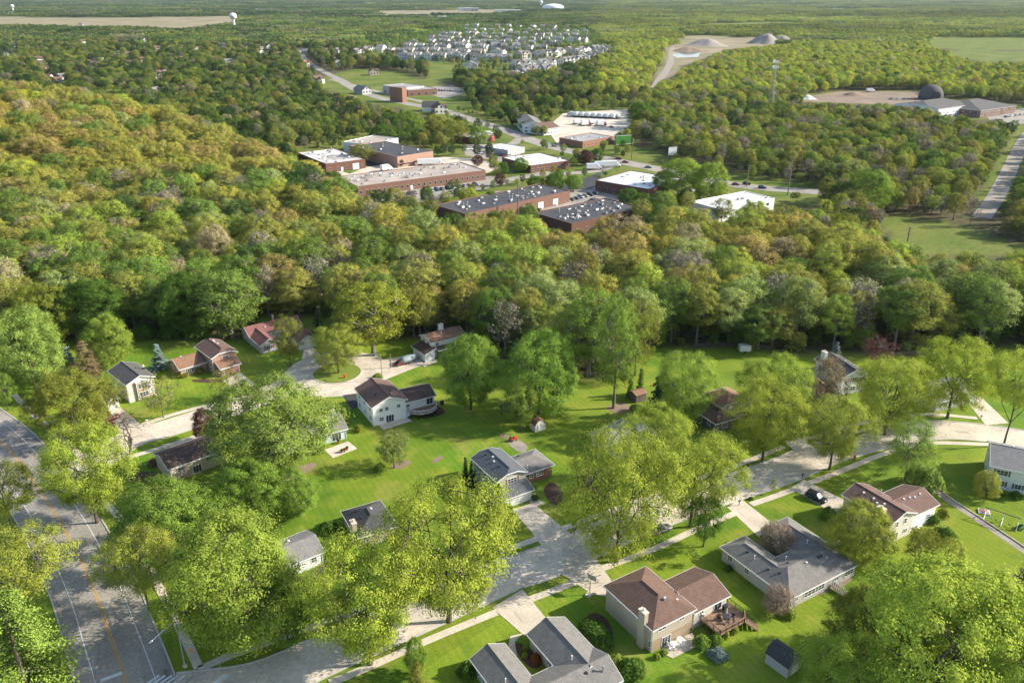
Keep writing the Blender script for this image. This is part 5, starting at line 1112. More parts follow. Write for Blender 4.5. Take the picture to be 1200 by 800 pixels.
# stone edging of the gravel path, logs
def edging():
    l = offset(gpth, .95); mb = MB()
    for a, b in zip(l, l[1:]): d = b - a; mb.obox(v3(a, 0), d.to_3d() * .97, Vector((-d.y, d.x, 0)).normalized() * .18, Vector((0, 0, .22)))
    tag(mb.build('timber_edging', M['concold']), 'pale timber edging along the gravel path by the swing set', 'edging')
edging()
# ------------------------------------------------------------------ flat roofed commercial buildings
def rect(A, B, C, z):
    a, b, c = [Vector(G(*p, z)[:2]) for p in (A, B, C)]; u = (b - a).normalized(); n = Vector((-u.y, u.x)); v = n if (c - a).dot(n) > 0 else -n
    return a, u, v, (b - a).length, abs((c - a).dot(v))
def hull(pts):
    pts = sorted(pts); out = []
    for seq in (pts, pts[::-1]):
        h = []
        for p in seq:
            while len(h) > 1 and (h[-1][0] - h[-2][0]) * (p[1] - h[-2][1]) - (h[-1][1] - h[-2][1]) * (p[0] - h[-2][0]) <= 0: h.pop()
            h.append(p)
        out += h[:-1]
    return out
def flat(label, A, B, C, h, wall, roofm, base=None, windows='ab', units=10, cat='building', name='commercial_building', win=(1.6, 1.5, 3.6, 1.2), doors=(), steps=0, canopy=False, seed=1, stacks=0):
    r = random.Random(seed); a, u, v, L, W = rect(A, B, C, h); ang = math.atan2(u.y, u.x); q = a + u * L / 2 + v * W / 2
    t = thing(name, label, cat, (q.x, q.y, 0), ang)
    P = lambda x, y, z: tuple((a + u * x + v * y).to_3d() + Vector((0, 0, z)))
    VIS.append(hull([proj(*P(x, y, z)) for x in (0, L) for y in (0, W) for z in ((3.6 if seed in (6, 7) else 1.5), h)]))
    MB().prism([P(0, 0, 0)[:2], P(L, 0, 0)[:2], P(L, W, 0)[:2], P(0, W, 0)[:2]], -.2, h - .45).build('wall', M[wall], t)
    e = .3; MB().prism([P(e, e, 0)[:2], P(L - e, e, 0)[:2], P(L - e, W - e, 0)[:2], P(e, W - e, 0)[:2]], h - .449, h - .30).build('roof', M[roofm], t)
    pr = MB()
    for x0, y0, x1, y1 in ((0, 0, L, e), (0, W - e, L, W), (0, e, e, W - e), (L - e, e, L, W - e)): pr.prism([P(x0, y0, 0)[:2], P(x1, y0, 0)[:2], P(x1, y1, 0)[:2], P(x0, y1, 0)[:2]], h - .447, h)
    pr.build('parapet', M[wall], t)
    if base:
        bb = MB(); k = .05
        for x0, y0, x1, y1 in ((-k, -k, L + k, 0), (-k, W, L + k, W + k), (-k, 0, 0, W), (L, 0, L + k, W)): bb.prism([P(x0, y0, 0)[:2], P(x1, y0, 0)[:2], P(x1, y1, 0)[:2], P(x0, y1, 0)[:2]], -.1, h * .3)
        bb.build('wall_base', M[base], t)
    sides = {'a': (P(0, 0, 0), u, -v, L), 'b': (P(0, W, 0), u, v, L), 'c': (P(0, 0, 0), v, -u, W), 'd': (P(L, 0, 0), v, u, W)}
    for sd in windows:
        O, tt, n, ln = sides[sd]; O = Vector(O); t3, n3, up = tt.to_3d(), n.to_3d(), Vector((0, 0, 1)); k = int(ln / win[2])
        for i in range(k):
            lo = O + t3 * (ln * (i + .5) / k - win[0] / 2) + up * win[3]; f = MB(); f.obox(lo, t3 * win[0], n3 * .08, up * .1).obox(lo + up * (win[1] - .1), t3 * win[0], n3 * .08, up * .1).obox(lo + up * .1, t3 * .08, n3 * .08, up * (win[1] - .2)).obox(lo + t3 * (win[0] - .08) + up * .1, t3 * .08, n3 * .08, up * (win[1] - .2))
            f.obox(lo + t3 * .08 + up * .1 + n3 * .01, t3 * (win[0] - .16), n3 * .03, up * (win[1] - .2), 1); f.build('window', [M['concold'], M['glass']], t)
    for sd, x, w_, hh, m in doors:
        O, tt, n, ln = sides[sd]; add_opening(t, Vector(O), tt, n, 'garage' if w_ > 2 else 'door', x * ln, hh / 2, w_, hh, paint=m)
    for i in range(units):
        x, y = r.uniform(.05, .95) * L, r.uniform(.12, .88) * W; s = MB(); sx, sy, sz = r.uniform(.6, 1.7), r.uniform(.6, 1.4), r.uniform(.35, .9); z = h - .3
        c = P(x, y, z); s.box((c[0], c[1], z + sz / 2 + .08), (sx, sy, sz), ang); s.box((c[0], c[1], z + .05), (sx + .3, sy + .3, .1), ang, 1); s.lathe((c[0], c[1], z + sz + .08), [(.3, 0), (.3, .15), (.05, .18)], 8, 1)
        s.build('rooftop_unit', [M['s_white' if r.random() < .5 else 'mem_grey'], M['metaldk']], t)
    for i in range(stacks):
        c = P(r.uniform(.1, .9) * L, r.uniform(.2, .8) * W, h - .3); s = MB(); s.lathe(c, [(.35, 0), (.3, 1.8), (.4, 1.9), (.3, 2.2)], 8); s.build('vent_stack', M['metal'], t)
    return t, P, L, W
flat('dark brick works with patched white and brown flat roof, leftmost of the works', (381.5, 192), (347.6, 178.5), (429.5, 187), 5.5, 'brickdk', 'mem_mix', None, 'ac', 26, win=(1.2, 1.6, 5, 1.2), doors=[('c', .75, 4, 3.6, 'doorw'), ('c', .4, 1.2, 2.3, 'doorw')], seed=2, stacks=2)
t, P, L, W = flat('pink brick offices with dark flat roof and canopy behind the longest brick block', (465.5, 183.6), (507.5, 177), (437, 167), 7.0, 'brickpk', 'mem_black', None, 'ab', 8, win=(2.2, 1.6, 3.4, 1.4), seed=3)
s = MB()
for x0, x1, z in ((0, L, 2.6),): s.obox(P(0, -.0, z), Vector(P(L, 0, z)) - Vector(P(0, 0, z)), Vector(P(0, -1.2, z)) - Vector(P(0, 0, z)), Vector((0, 0, .3)))
s.build('canopy', M['brickpk'], t)
flat('white walled workshop with pale roof joined behind the pink brick offices', (402, 166), (432, 169.5), (432.5, 158), 6.6, 's_white', 'mem_tan', None, 'a', 6, win=(1.6, 1.2, 8, 3), seed=4)
flat('longest red brick block with a tan gravel roof full of vents', (419, 218.4), (569, 199.5), (392, 207), 5.6, 'brick', 'mem_tan', None, 'acd', 44, win=(1.3, 1.9, 3.3, 1.3), doors=[('a', .4, 1.4, 2.4, 'doorw')], seed=5, stacks=6)
flat('dark roofed long brick warehouse with a stepped parapet, in front of the longest brick block', (545, 250.5), (668, 223.5), (515, 239), 6.0, 'brick', 'mem_black', None, 'd', 34, win=(1.3, 1.5, 5, 1.5), doors=[('a', .55, 3.4, 3.4, 'doorw'), ('a', .7, 3.4, 3.4, 'doorw'), ('a', .85, 3.4, 3.4, 'doorw')], seed=6, stacks=4)
for i in range(3):
    pass
flat('black roofed warehouse dotted with white vents, nearest to the wood', (670, 262), (753, 243), (608, 253), 6.0, 'brickdk', 'mem_black', None, 'a', 40, win=(1.3, 1.5, 6, 1.5), seed=7, stacks=2)
flat('small shop building with a wide white roof, left of the main road', (622, 194), (668, 188), (606, 182), 4.6, 'brickdk', 'mem_white', None, 'a', 6, seed=8)
flat('dark brick shop block with a bright white roof at the centre beside the main road', (760, 221.6), (800, 209), (700, 210.5), 6.0, 'brickdk', 'mem_white', None, 'ac', 14, win=(1.6, 2, 4.5, .8), seed=9, stacks=1)
flat('white walled hall with a white roof, rightmost of the flat roofed buildings', (843, 245), (908, 232), (803, 237), 6.5, 's_white', 'mem_white', None, 'a', 5, win=(2.0, 1.2, 8, 3.5), seed=10)
flat('low dark flat workshop with a red door by the side road', (557, 162), (582, 157), (548, 155.5), 4.5, 'brickdk', 'mem_grey', None, '', 4, doors=[('a', .3, 3, 3, 'doorw'), ('a', .8, 2.6, 3, 'red')], seed=11)
flat('orange brick shop with a dark flat roof below the truck yard', (683, 166), (719, 160), (676, 158), 4.5, 'brickor', 'mem_grey', None, 'ad', 8, win=(1.4, 1.2, 4, 1.2), seed=12)
flat('pale low roofed yard building behind the small white roofed shop', (595, 176), (615, 172), (583, 169), 4.0, 's_grey', 'mem_white', None, '', 3, seed=13)
flat('brick fire station with a pale parapet on the grass by the upper road', (478, 106), (512, 104), (472, 100.5), 6, 'brick', 'mem_grey', None, 'a', 4, win=(3, 2.5, 7, .5), seed=14)
flat('square brick hose tower beside the fire station', (471, 103), (476.5, 102.4), (469.5, 100), 14, 'brickor', 'mem_grey', None, '', 0, 'tower', 'brick_tower', seed=15)
flat('grey and white long station annex left of the hose tower', (448, 100), (471, 103), (452, 95), 8, 's_grey', 'mem_grey', None, 'a', 3, win=(3, 2.5, 8, 1), seed=16)
def gable_building(label, A, B, C, ze, wall, roof, pitch=.35, cat='building', name='gabled_building', k=(0, 0), opens=()):
    return house(label, [Wing(A, B, C, ze, pitch, k=k, wall=wall, roof=roof)], name, opens, auto=True, cat=cat, winspec=(1.8, 1.4))
gable_building('white warehouse with a grey gable roof beside the truck yard', (613, 147), (604, 138), (636, 144), 6, 's_white', 'r_grey')
gable_building('white house with brown roof between the grey warehouse and the truck yard', (637, 152), (657, 149), (634, 146), 4.5, 's_white', 'r_brown')
gable_building('big grey hip roofed public works hall with a white side wall', (1100, 128), (1143, 122), (1088, 117), 8, 's_white', 'r_dkgb', .22, k=(.5, 1))
gable_building('brick public works offices with a low grey hipped roof', (1150, 130), (1192, 124), (1132, 117), 6, 'brick', 'r_dkgb', .22, k=(1, 1))
# salt dome
def dome(px, py, R):
    c = G(px, py); t = thing('salt_dome', 'dark shingled salt dome with a tall arched opening', 'dome', tuple(c)); s = MB()
    s.lathe((c.x, c.y, 0), [(R, 0), (R, 3)] + [(R * math.cos(a), 3 + R * .95 * math.sin(a)) for a in np.linspace(.05, 1.5, 9)] + [(.3, 3 + R * .97)], 28); s.build('shell', M['r_dkgb'], t, True)
    s = MB(); s.prism([(-3.6, 0), (3.6, 0), (3.6, 5.5), (2.2, 7.4), (0, 8.2), (-2.2, 7.4), (-3.6, 5.5)], 0, 1)
    d = MB()
    for f, m in zip(s.f, s.m): pass
    d.v = [(c.x + x, c.y - R - 1.2 + z * 5, y) for x, y, z in s.v]; d.f = s.f; d.m = s.m; d.build('portal', M['metaldk'], t)
dome(1090, 116, 11.5)
# lattice cell tower
def lattice(px, py, H, label):
    c = G(px, py); t = thing('cell_tower', label, 'mast', tuple(c)); s = MB(); n = 14
    def cor(z, i): r = 3.2 * (1 - .72 * z / H); a = 2 * PI * i / 3 + .4; return (c.x + r * math.cos(a), c.y + r * math.sin(a), z)
    for i in range(3): s.tube([cor(0, i), cor(H, i)], .22, 5)
    for k in range(n):
        z0, z1 = H * k / n, H * (k + 1) / n
        for i in range(3): s.tube([cor(z0, i), cor(z1, (i + 1) % 3)], .1, 3); s.tube([cor(z1, i), cor(z1, (i + 1) % 3)], .1, 3)
    s.build('lattice', M['metal'], t)
    for z in (H - 1, H - 5.5):
        s = MB()
        for i in range(3):
            a = 2 * PI * i / 3
            for j in (-1, 0, 1): s.box((c.x + 2.2 * math.cos(a) + j * .9 * math.sin(a), c.y + 2.2 * math.sin(a) - j * .9 * math.cos(a), z), (.3, .5, 2.4), a)
        s.tube([(c.x + 2.0 * math.cos(a), c.y + 2.0 * math.sin(a), z) for a in np.linspace(0, 2 * PI, 10)], .1, 4); s.build('antenna', M['trim'], t)
lattice(902, 136, 46, 'grey lattice cell tower with white antennas above the right hand woods')
def thinmast(px, py, H, label): 
    c = G(px, py); t = thing('radio_mast', label, 'mast', tuple(c)); s = MB(); s.tube([(c.x, c.y, 0), (c.x, c.y, H)], [.6, .3], 5); s.build('pole', M['metal'], t); s = MB(); s.box((c.x, c.y, H - 2), (3, 3, 3)); s.build('antenna', M['trim'], t)
thinmast(488, 22, 45, 'thin pale mast far beyond the townhouses')
# billboard and road sign boards
def board(px, py, w_, h_, z, m, label, ang=.35):
    c = G(px, py); t = thing('billboard', label, 'billboard', tuple(c), ang); T = frame_pts(c, ang)
    for y in (-w_ * .3, w_ * .3): s = MB(); s.tube([T(y, 0, 0), T(y, 0, z + h_)], .2, 6); s.build('post', M['wooddk'], t)
    s = MB(); s.hexa([T(x, y, zz) for zz in (z, z + h_) for x, y in ((-w_ / 2, -.5), (w_ / 2, -.5), (w_ / 2, -.22), (-w_ / 2, -.22))]); s.build('panel', M[m], t)
    s = MB()
    for y0, y1 in ((z - .01, z + .25), (z + h_ - .25, z + h_ + .01)): s.hexa([T(x, y, zz) for zz in (y0, y1) for x, y in ((-w_ / 2, -.56), (w_ / 2, -.56), (w_ / 2, -.505), (-w_ / 2, -.505))])
    s.build('frame', M['trim'], t); return T
board(730, 176, 11, 6, 4, 'green', 'large green billboard beside the main road below the truck yard'); T = board(787, 189, 6.0, 5, 4, 'trim', 'white billboard with a dark sweep on the grass bank')
# water tower
def water_tower(px, py, H, R, label):
    c = G(px, py); t = thing('water_tower', label, 'water tower', tuple(c)); s = MB()
    s.lathe(tuple(c), [(R * .75, 0), (R * .5, H * .08), (R * .32, H * .2), (R * .3, H * .62), (R * .5, H * .70)], 16); s.build('pedestal', M['trim'], t, True)
    s = MB(); zc = H - R * .85; s.lathe((c.x, c.y, zc), [(R * math.cos(a), R * .85 * math.sin(a)) for a in np.linspace(-1.35, 1.52, 12)], 20); s.build('tank', M['trim'], t, True)
    s = MB(); s.lathe((c.x, c.y, zc), [(R * 1.005, -.8), (R * 1.012, .8)], 20); s.build('tank_band', M['car_lightblue'], t)
water_tower(275, 34.5, 44, 10.5, 'white water tower with a round tank on the left'); water_tower(634, 8, 40, 13, 'tiny pale water tower on the horizon near the centre'); water_tower(16, 15.5, 40, 9, 'tiny pale water tower at the far left')
# quarry heaps
def heap(px, py, R, H, m, label):
    c = G(px, py); mb = MB(); n = 22; r = random.Random(px)
    rings = [(1.15, 0), (.95, .1), (.78, .28), (.62, .48), (.46, .68), (.3, .86), (.16, .97), (.01, 1.0)]; b = 0
    for k, z in rings:
        for i in range(n): a = 2 * PI * i / n; kk = k * (1 + .09 * r.uniform(-1, 1) + .12 * math.sin(3 * a + px) + .07 * math.sin(7 * a)); mb.v.append((c.x + R * kk * math.cos(a), c.y + R * .75 * kk * math.sin(a), H * z))
    for j in range(len(rings) - 1):
        for i in range(n): mb.f.append((j * n + i, j * n + (i + 1) % n, (j + 1) * n + (i + 1) % n, (j + 1) * n + i)); mb.m.append(0)
    tag(mb.build('gravel_heap', M[m], None, True), label, 'gravel heap')
heap(898, 51, 36, 19, 'gravel', 'tall left cone of pale gravel in the far quarry'); heap(915, 51, 30, 16, 'gravel', 'tall right cone of pale gravel in the far quarry'); heap(828, 54, 40, 14, 'gravel', 'low long grey heap in the middle of the far quarry'); heap(806, 60, 30, 7, 'dirt', 'small brown heap beside the quarry pond'); heap(850, 74, 28, 7, 'gravel', 'little pale heap at the front of the quarry'); heap(1000, 112, 12, 3.5, 'dirt', 'brown soil heap in the public works yard'); heap(946, 116, 8, 4, 'mem_white', 'small white covered heap in the public works yard')
# ------------------------------------------------------------------ many small vehicles and lorries
def small_car(paint):
    b, g, wh, rm, hl, tl = car_geo(lambda x, y, z: (x, y, z), random.random() < .5)
    mb = MB()
    for src, mi in [(b, 0), (g, 1)] + [(w_, 2) for w_ in wh] + [(h, 3) for h in hl]:
        o = len(mb.v); mb.v += src.v; mb.f += [tuple(i + o for i in f) for f in src.f]; mb.m += [mi] * len(src.f)
    return mb.mesh('parked_car', [M['car_' + paint], M['glass'], M['rubber'], M['headlamp']])
cars = {p: small_car(p) for p in ('black', 'white', 'silver', 'navy', 'maroon', 'grey', 'tan')}
CN = dict(black='black', white='white', silver='silver', navy='dark blue', maroon='dark red', grey='dark grey', tan='tan')
def put_car(px, py, ang, paint, where, group, z=.1):
    o = bpy.data.objects.new('parked_car', cars[paint]); COL.objects.link(o); p = G(px, py); o.location = (p.x, p.y, z); o.rotation_euler = (0, 0, ang)
    tag(o, '%s car %s' % (CN[paint], where), 'car', group)
r = random.Random(3); ps = list(cars)
for px, py in [(725, 187), (733, 191), (862, 217), (875, 216.5), (893, 221), (843, 213), (760, 197), (650, 172)]: put_car(px, py, r.uniform(.0, .3) - .35, r.choice(ps), 'driving on the main road beyond the woods', 'cars on the main road')
def lot(p0, p1, n, ang, where, group):
    for i in range(n):
        if r.random() < .12: continue
        t_ = (i + .5) / n; put_car(p0[0] + (p1[0] - p0[0]) * t_, p0[1] + (p1[1] - p0[1]) * t_, ang + r.choice((0, PI)), r.choice(ps), where, group)
lot((470, 229), (560, 217), 14, 2.1, 'parked along the front of the longest red brick block', 'cars by the long brick block'); lot((645, 241), (700, 227), 10, 2.2, 'parked between the black roofed and dark roofed warehouses', 'cars between the warehouses')
lot((560, 180), (600, 184), 7, .6, 'parked on the lot beyond the brick offices', 'cars behind the brick offices'); lot((1165, 140), (1210, 133), 8, .5, 'parked at the public works offices', 'cars at the works offices')
lot((500, 106), (545, 108), 14, 1.5, 'parked at the fire station', 'cars at the fire station'); lot((725, 228), (757, 231), 5, 2.2, 'parked behind the white roofed shop block', 'cars behind the white roofed shops'); lot((350, 205), (385, 199), 5, .6, 'parked before the dark brick works', 'cars by the dark brick works'); lot((660, 170), (712, 168), 7, .5, 'parked below the orange brick shop', 'cars by the orange brick shop')
lot((600, 250), (640, 246), 7, 2.1, 'parked in front of the black roofed warehouse', 'cars by the black roofed warehouse'); lot((690, 236), (752, 240), 9, .6, 'parked on the dark lot beside the white roofed shop block', 'cars on the dark lot'); lot((545, 176), (590, 172), 8, .5, 'parked below the low dark workshop', 'cars below the low workshop'); lot((436, 184), (462, 180), 5, .6, 'parked on the dark court of the pink brick offices', 'cars in the brick office court')
lot((1040, 117), (1085, 117), 6, .3, 'parked in the public works yard', 'cars in the works yard'); lot((668, 146), (720, 150), 6, .2, 'parked in the truck yard', 'cars in the truck yard')
def lorry_mesh(paint, Lb=7.0):
    T = lambda x, y, z: (x, y, z); mb = MB()
    mb.hexa([T(x, y, z) for z in (1.1, 3.9) for x, y in ((-Lb, -1.25), (0, -1.25), (0, 1.25), (-Lb, 1.25))], 0); loft(mb, T, [(.25, 1.1, 1.0, .6, 2.9), (1.2, 1.1, 1.0, .5, 2.9), (1.9, 1.1, 1.0, .5, 2.1), (2.6, 1.0, .9, .5, 1.6)], 1)
    mb.hexa([T(x, y, z) for z in (1.9, 2.6) for x, y in ((1.25, -1.0), (1.9, -1.0), (1.9, 1.0), (1.25, 1.0))], 2); mb.hexa([T(x, y, z) for z in (.7, 1.08) for x, y in ((-Lb, -.5), (1.0, -.5), (1.0, .5), (-Lb, .5))], 3)
    for x in (1.7, -Lb + 1.2, -Lb + 2.4):
        for s in (-1, 1): mb.tube([T(x, s * .85, .5), T(x, s * 1.2, .5)], .5, 10, 3)
    return mb.mesh('lorry', [M['car_white'], M['car_' + paint], M['glass'], M['rubber']])
lm = [lorry_mesh('white'), lorry_mesh('white', 5.5), lorry_mesh('maroon', 6)]; semi = lorry_mesh('white', 14)
def put_lorry(px, py, ang, me, label, group=None, name='lorry'):
    o = bpy.data.objects.new(name, me); COL.objects.link(o); p = G(px, py); o.location = (p.x, p.y, .1); o.rotation_euler = (0, 0, ang); tag(o, label, 'lorry', group)
for i in range(15): put_lorry(668 + i * 3.6, 136 + .18 * i + (i % 2) * .6, 2.3, lm[i % 2], 'white lorry parked in the row at the top of the truck yard', 'white lorries in the truck yard')
for i in range(4): put_lorry(680 + i * 9, 145.5 + i % 2 * 2, .4, lm[2], 'red cabbed lorry standing in the middle of the truck yard', 'red lorries in the truck yard')
put_lorry(515, 193, .25, semi, 'long white articulated lorry behind the longest brick block', None, 'articulated_lorry'); put_lorry(722, 196, .2, semi, 'white articulated lorry beside the small road at the main road junction', None, 'articulated_lorry'); put_lorry(700, 199, .2, lm[0], 'white box lorry at the red and white van by the shops')
put_lorry(1022, 108, .2, lm[0], 'white lorry in the public works yard'); put_lorry(455, 200, .9, lm[1], 'white van beside the pink brick offices'); put_lorry(575, 160, .3, lm[1], 'white lorry beside the low dark workshop')
# ------------------------------------------------------------------ townhouses and far houses
def townhouse(roof, wall, w_=8, d_=11, h=6.0):
    mb = MB(); a, b = w_ / 2, d_ / 2; rz = h + 2.9
    for s in (-1, 1):
        p = [(s * a, -b, 0), (s * a, b, 0), (s * a, b, h), (s * a, 0, rz), (s * a, -b, h)]; mb.face(p if s > 0 else p[::-1], 0)
    for s in (-1, 1): mb.face([(-a, s * b, 0), (a, s * b, 0), (a, s * b, h), (-a, s * b, h)], 0)
    k = .4
    for s in (-1, 1): mb.hexa([(-a - k, s * (b + k), h - .2), (a + k, s * (b + k), h - .2), (a + k, 0, rz), (-a - k, 0, rz), (-a - k, s * (b + k), h), (a + k, s * (b + k), h), (a + k, 0, rz + .2), (-a - k, 0, rz + .2)], 1)
    # front dormer gable
    mb.face([(-2, -b - .6, 0), (2, -b - .6, 0), (2, -b - .6, h), (0, -b - .6, h + 1.8), (-2, -b - .6, h)], 0)
    for s in (-1, 1): mb.face([(s * 2, -b - .6, 0), (s * 2, -b, 0), (s * 2, -b, h), (s * 2, -b - .6, h)], 0); mb.face([(s * 2.3, -b - .8, h - .2), (0, -b - .8, h + 1.95), (0, -1.5, h + 1.95), (s * 2.3, -1.5, h - .2)], 1)
    for z in (1.2, 4.0):
        for x in (-2.9, -.6, .6, 2.9): mb.box((x, -b - (.62 if abs(x) < 1 else .02), z + .7), (1.0, .06, 1.4), 0, 2)
        for s in (-1, 1):
            for y in (-3, 0, 3): mb.box((s * (a + .02), y, z + .7), (.06, 1.0, 1.4), 0, 2)
    return mb.mesh('townhouse', [M[wall], M[roof], M['glass']])
TH = [townhouse('r_grey', 's_far'), townhouse('r_dkgb', 's_far'), townhouse('r_grey', 's_beige', 8, 14), townhouse('r_lt', 's_far', 9, 14)]
rows = [((600, 82), (640, 80), 7), ((645, 79), (680, 75), 7), ((682, 74), (712, 60), 9), ((608, 88), (645, 86), 6), ((605, 70), (700, 62), 15), ((470, 70), (600, 72), 20), ((455, 64), (590, 66), 20), ((470, 58), (640, 60), 24), ((480, 53), (660, 54), 22),
        ((500, 48), (690, 50), 22), ((515, 43), (690, 45), 18), ((540, 38), (690, 40), 14), ((540, 33), (670, 35), 10), ((590, 95), (615, 92), 4), ((410, 66), (450, 60), 7), ((545, 88), (553, 78), 3)]
for a, b, n in rows:
    A, B = G(*a), G(*b); d = B - A; ang = math.atan2(d.y, d.x)
    for i in range(n):
        if r.random() < .12: continue
        p = A.lerp(B, (i + .5) / n) + Vector((r.uniform(-4, 4), r.uniform(-12, 12) if a[1] < 72 else r.uniform(-2, 2), 0)); o = bpy.data.objects.new('townhouse', TH[r.randrange(4)]); COL.objects.link(o)
        o.location = (p.x, p.y, 0); o.rotation_euler = (0, 0, ang + r.choice((0, .0, .3, -.3, PI / 2)) * (a[1] < 72)); k = r.uniform(1.2, 1.55); o.scale = (k, k, k); tag(o, 'pale walled townhouse in the far estate of white townhouses', 'townhouse', 'townhouses of the far white estate')
fh = [townhouse('r_brown', 's_cream', 10, 9, 4), townhouse('r_dk', 's_white', 11, 9, 3.5), townhouse('r_tan', 's_beige', 10, 9, 4), townhouse('r_grey', 's_grey', 12, 9, 3.5)]
farh = [(20, 96), (52, 78), (66, 100), (70, 103), (98, 98), (108, 100), (103, 78), (112, 80), (16, 55), (98, 52), (185, 60), (182, 112), (205, 110), (215, 111), (262, 107), (295, 108), (312, 78), (314, 57), (275, 42), (287, 41), (330, 33), (345, 36), (360, 40), (382, 63), (385, 54), (395, 62), (390, 122), (372, 98), (380, 30), (300, 38), (320, 38), (232, 60), (158, 60), (425, 110), (438, 88), (505, 130), (515, 133), (350, 52), (402, 40), (420, 30), (255, 117), (95, 30)]
rq = random.Random(21)
farh += [(rq.uniform(5, 330), rq.uniform(42, 108)) for _ in range(34)] + [(rq.uniform(330, 720), rq.uniform(22, 34)) for _ in range(26)] + [(rq.uniform(300, 440), rq.uniform(40, 80)) for _ in range(14)]
for px, py in farh:
    VIS.append([(px - 5, py - 5), (px + 5, py - 5), (px + 5, py - 1), (px - 5, py - 1)])
    o = bpy.data.objects.new('far_house', fh[r.randrange(4)]); COL.objects.link(o); p = G(px, py); o.location = (p.x, p.y, 0); o.rotation_euler = (0, 0, r.uniform(0, PI)); o.scale = (1.3, 1.3, 1.3); tag(o, 'small far house roof showing among distant trees', 'house', 'far houses among the suburb trees')
def far_shed(px, py, w_, d_, h, m, label, grp='pale sheds on the horizon'):
    VIS.append([(px - 9, py - 3.2), (px + 9, py - 3.2), (px + 9, py), (px - 9, py)])
    c = G(px, py); mb = MB(); a, b = w_ / 2, d_ / 2
    mb.box((c.x, c.y, h / 2), (w_, d_, h), .1, 0); mb.box((c.x, c.y, h + .4), (w_ * 1.01, d_ * 1.01, .8), .1, 1)
    k = max(2, int(w_ / 18))
    for i in range(k): mb.box((c.x + (i + .5 - k / 2) * w_ / k, c.y - b - w_ * .05 * abs(i + .5 - k / 2) / k * 0 - .3, h * .3), (6, .8, h * .45), .1, 2)
    tag(mb.build('far_warehouse', [M[m], M['mem_white'], M['metaldk']]), label, 'warehouse', grp)
for i, (px, py, w_, h) in enumerate([(298, 13, 90, 9), (338, 11.5, 80, 9), (375, 7.8, 120, 10), (395, 7, 90, 10), (425, 6.2, 150, 10), (452, 6, 120, 10), (4, 17, 90, 9), (445, 20, 70, 8), (510, 22, 120, 8), (530, 24, 90, 8), (590, 15, 90, 14), (604, 14.5, 60, 10), (545, 13, 70, 16), (552, 13.2, 80, 16), (445, 31, 60, 8), (823, 3, 150, 12), (890, 4, 130, 12), (935, 9, 110, 9), (955, 9.5, 100, 9), (980, 12, 100, 9), (1105, 36, 60, 7), (1118, 41, 50, 7), (1150, 20, 70, 8), (630, 2.8, 160, 12), (130, 2, 160, 12)]):
    far_shed(px, py, w_, w_ * .5, h, r.choice(['s_white', 's_grey', 's_cream']), 'pale flat roofed shed near the horizon among far trees')
def bigdome():
    c = G(648, 12.5); t = thing('sports_dome', 'white low domed hall on the far plain right of centre', 'hall', tuple(c)); s = MB(); s.lathe(tuple(c), [(60, 0), (60, 22), (50, 28), (30, 33), (2, 36)], 20); s.build('shell', M['trim'], t, True)
bigdome()
# ------------------------------------------------------------------ yard and street trees, each read off the photo
YG = (.335, .395, .058); LG = (.205, .305, .05); PG = (.26, .345, .075); OL = (.24, .265, .045); GR = (.11, .19, .032); GO = (.31, .34, .06); BR = (.25, .19, .095); MR = (.14, .055, .055); BL = (.20, .26, .23); DK = (.055, .085, .035); PN = (.36, .44, .07); LM = (.28, .36, .06)
def pt(kind, bx, by, top, wpx, tint, label, cat='tree', name='yard_tree', group=None, pi=None, h=None, wy=None):
    p = G(bx, by); hh = h or max(.8, top_z(p.y, top)); w = 1.06 * wpx * depth(p.x, p.y, hh * .6) / FPX
    if hh > 3 and kind not in ('column', 'spruce'):      # a round crown stands out beyond its topmost point when seen from above
        cd = math.cos(math.atan2(CAMH - hh * .6, math.hypot(p.x, p.y))); hh = max(hh * .6, hh - .38 * w * (1 - cd) / cd)
    j0 = random.uniform(.92, 1.08); j = [j0 * random.uniform(.97, 1.03) for _ in range(3)]
    return tree(kind, (p.x, p.y, 0), w, hh, label, cat, name, group, tuple(t * q for t, q in zip(tint, j)), pi)
random.seed(5); TWB = (.36, .28, .21)
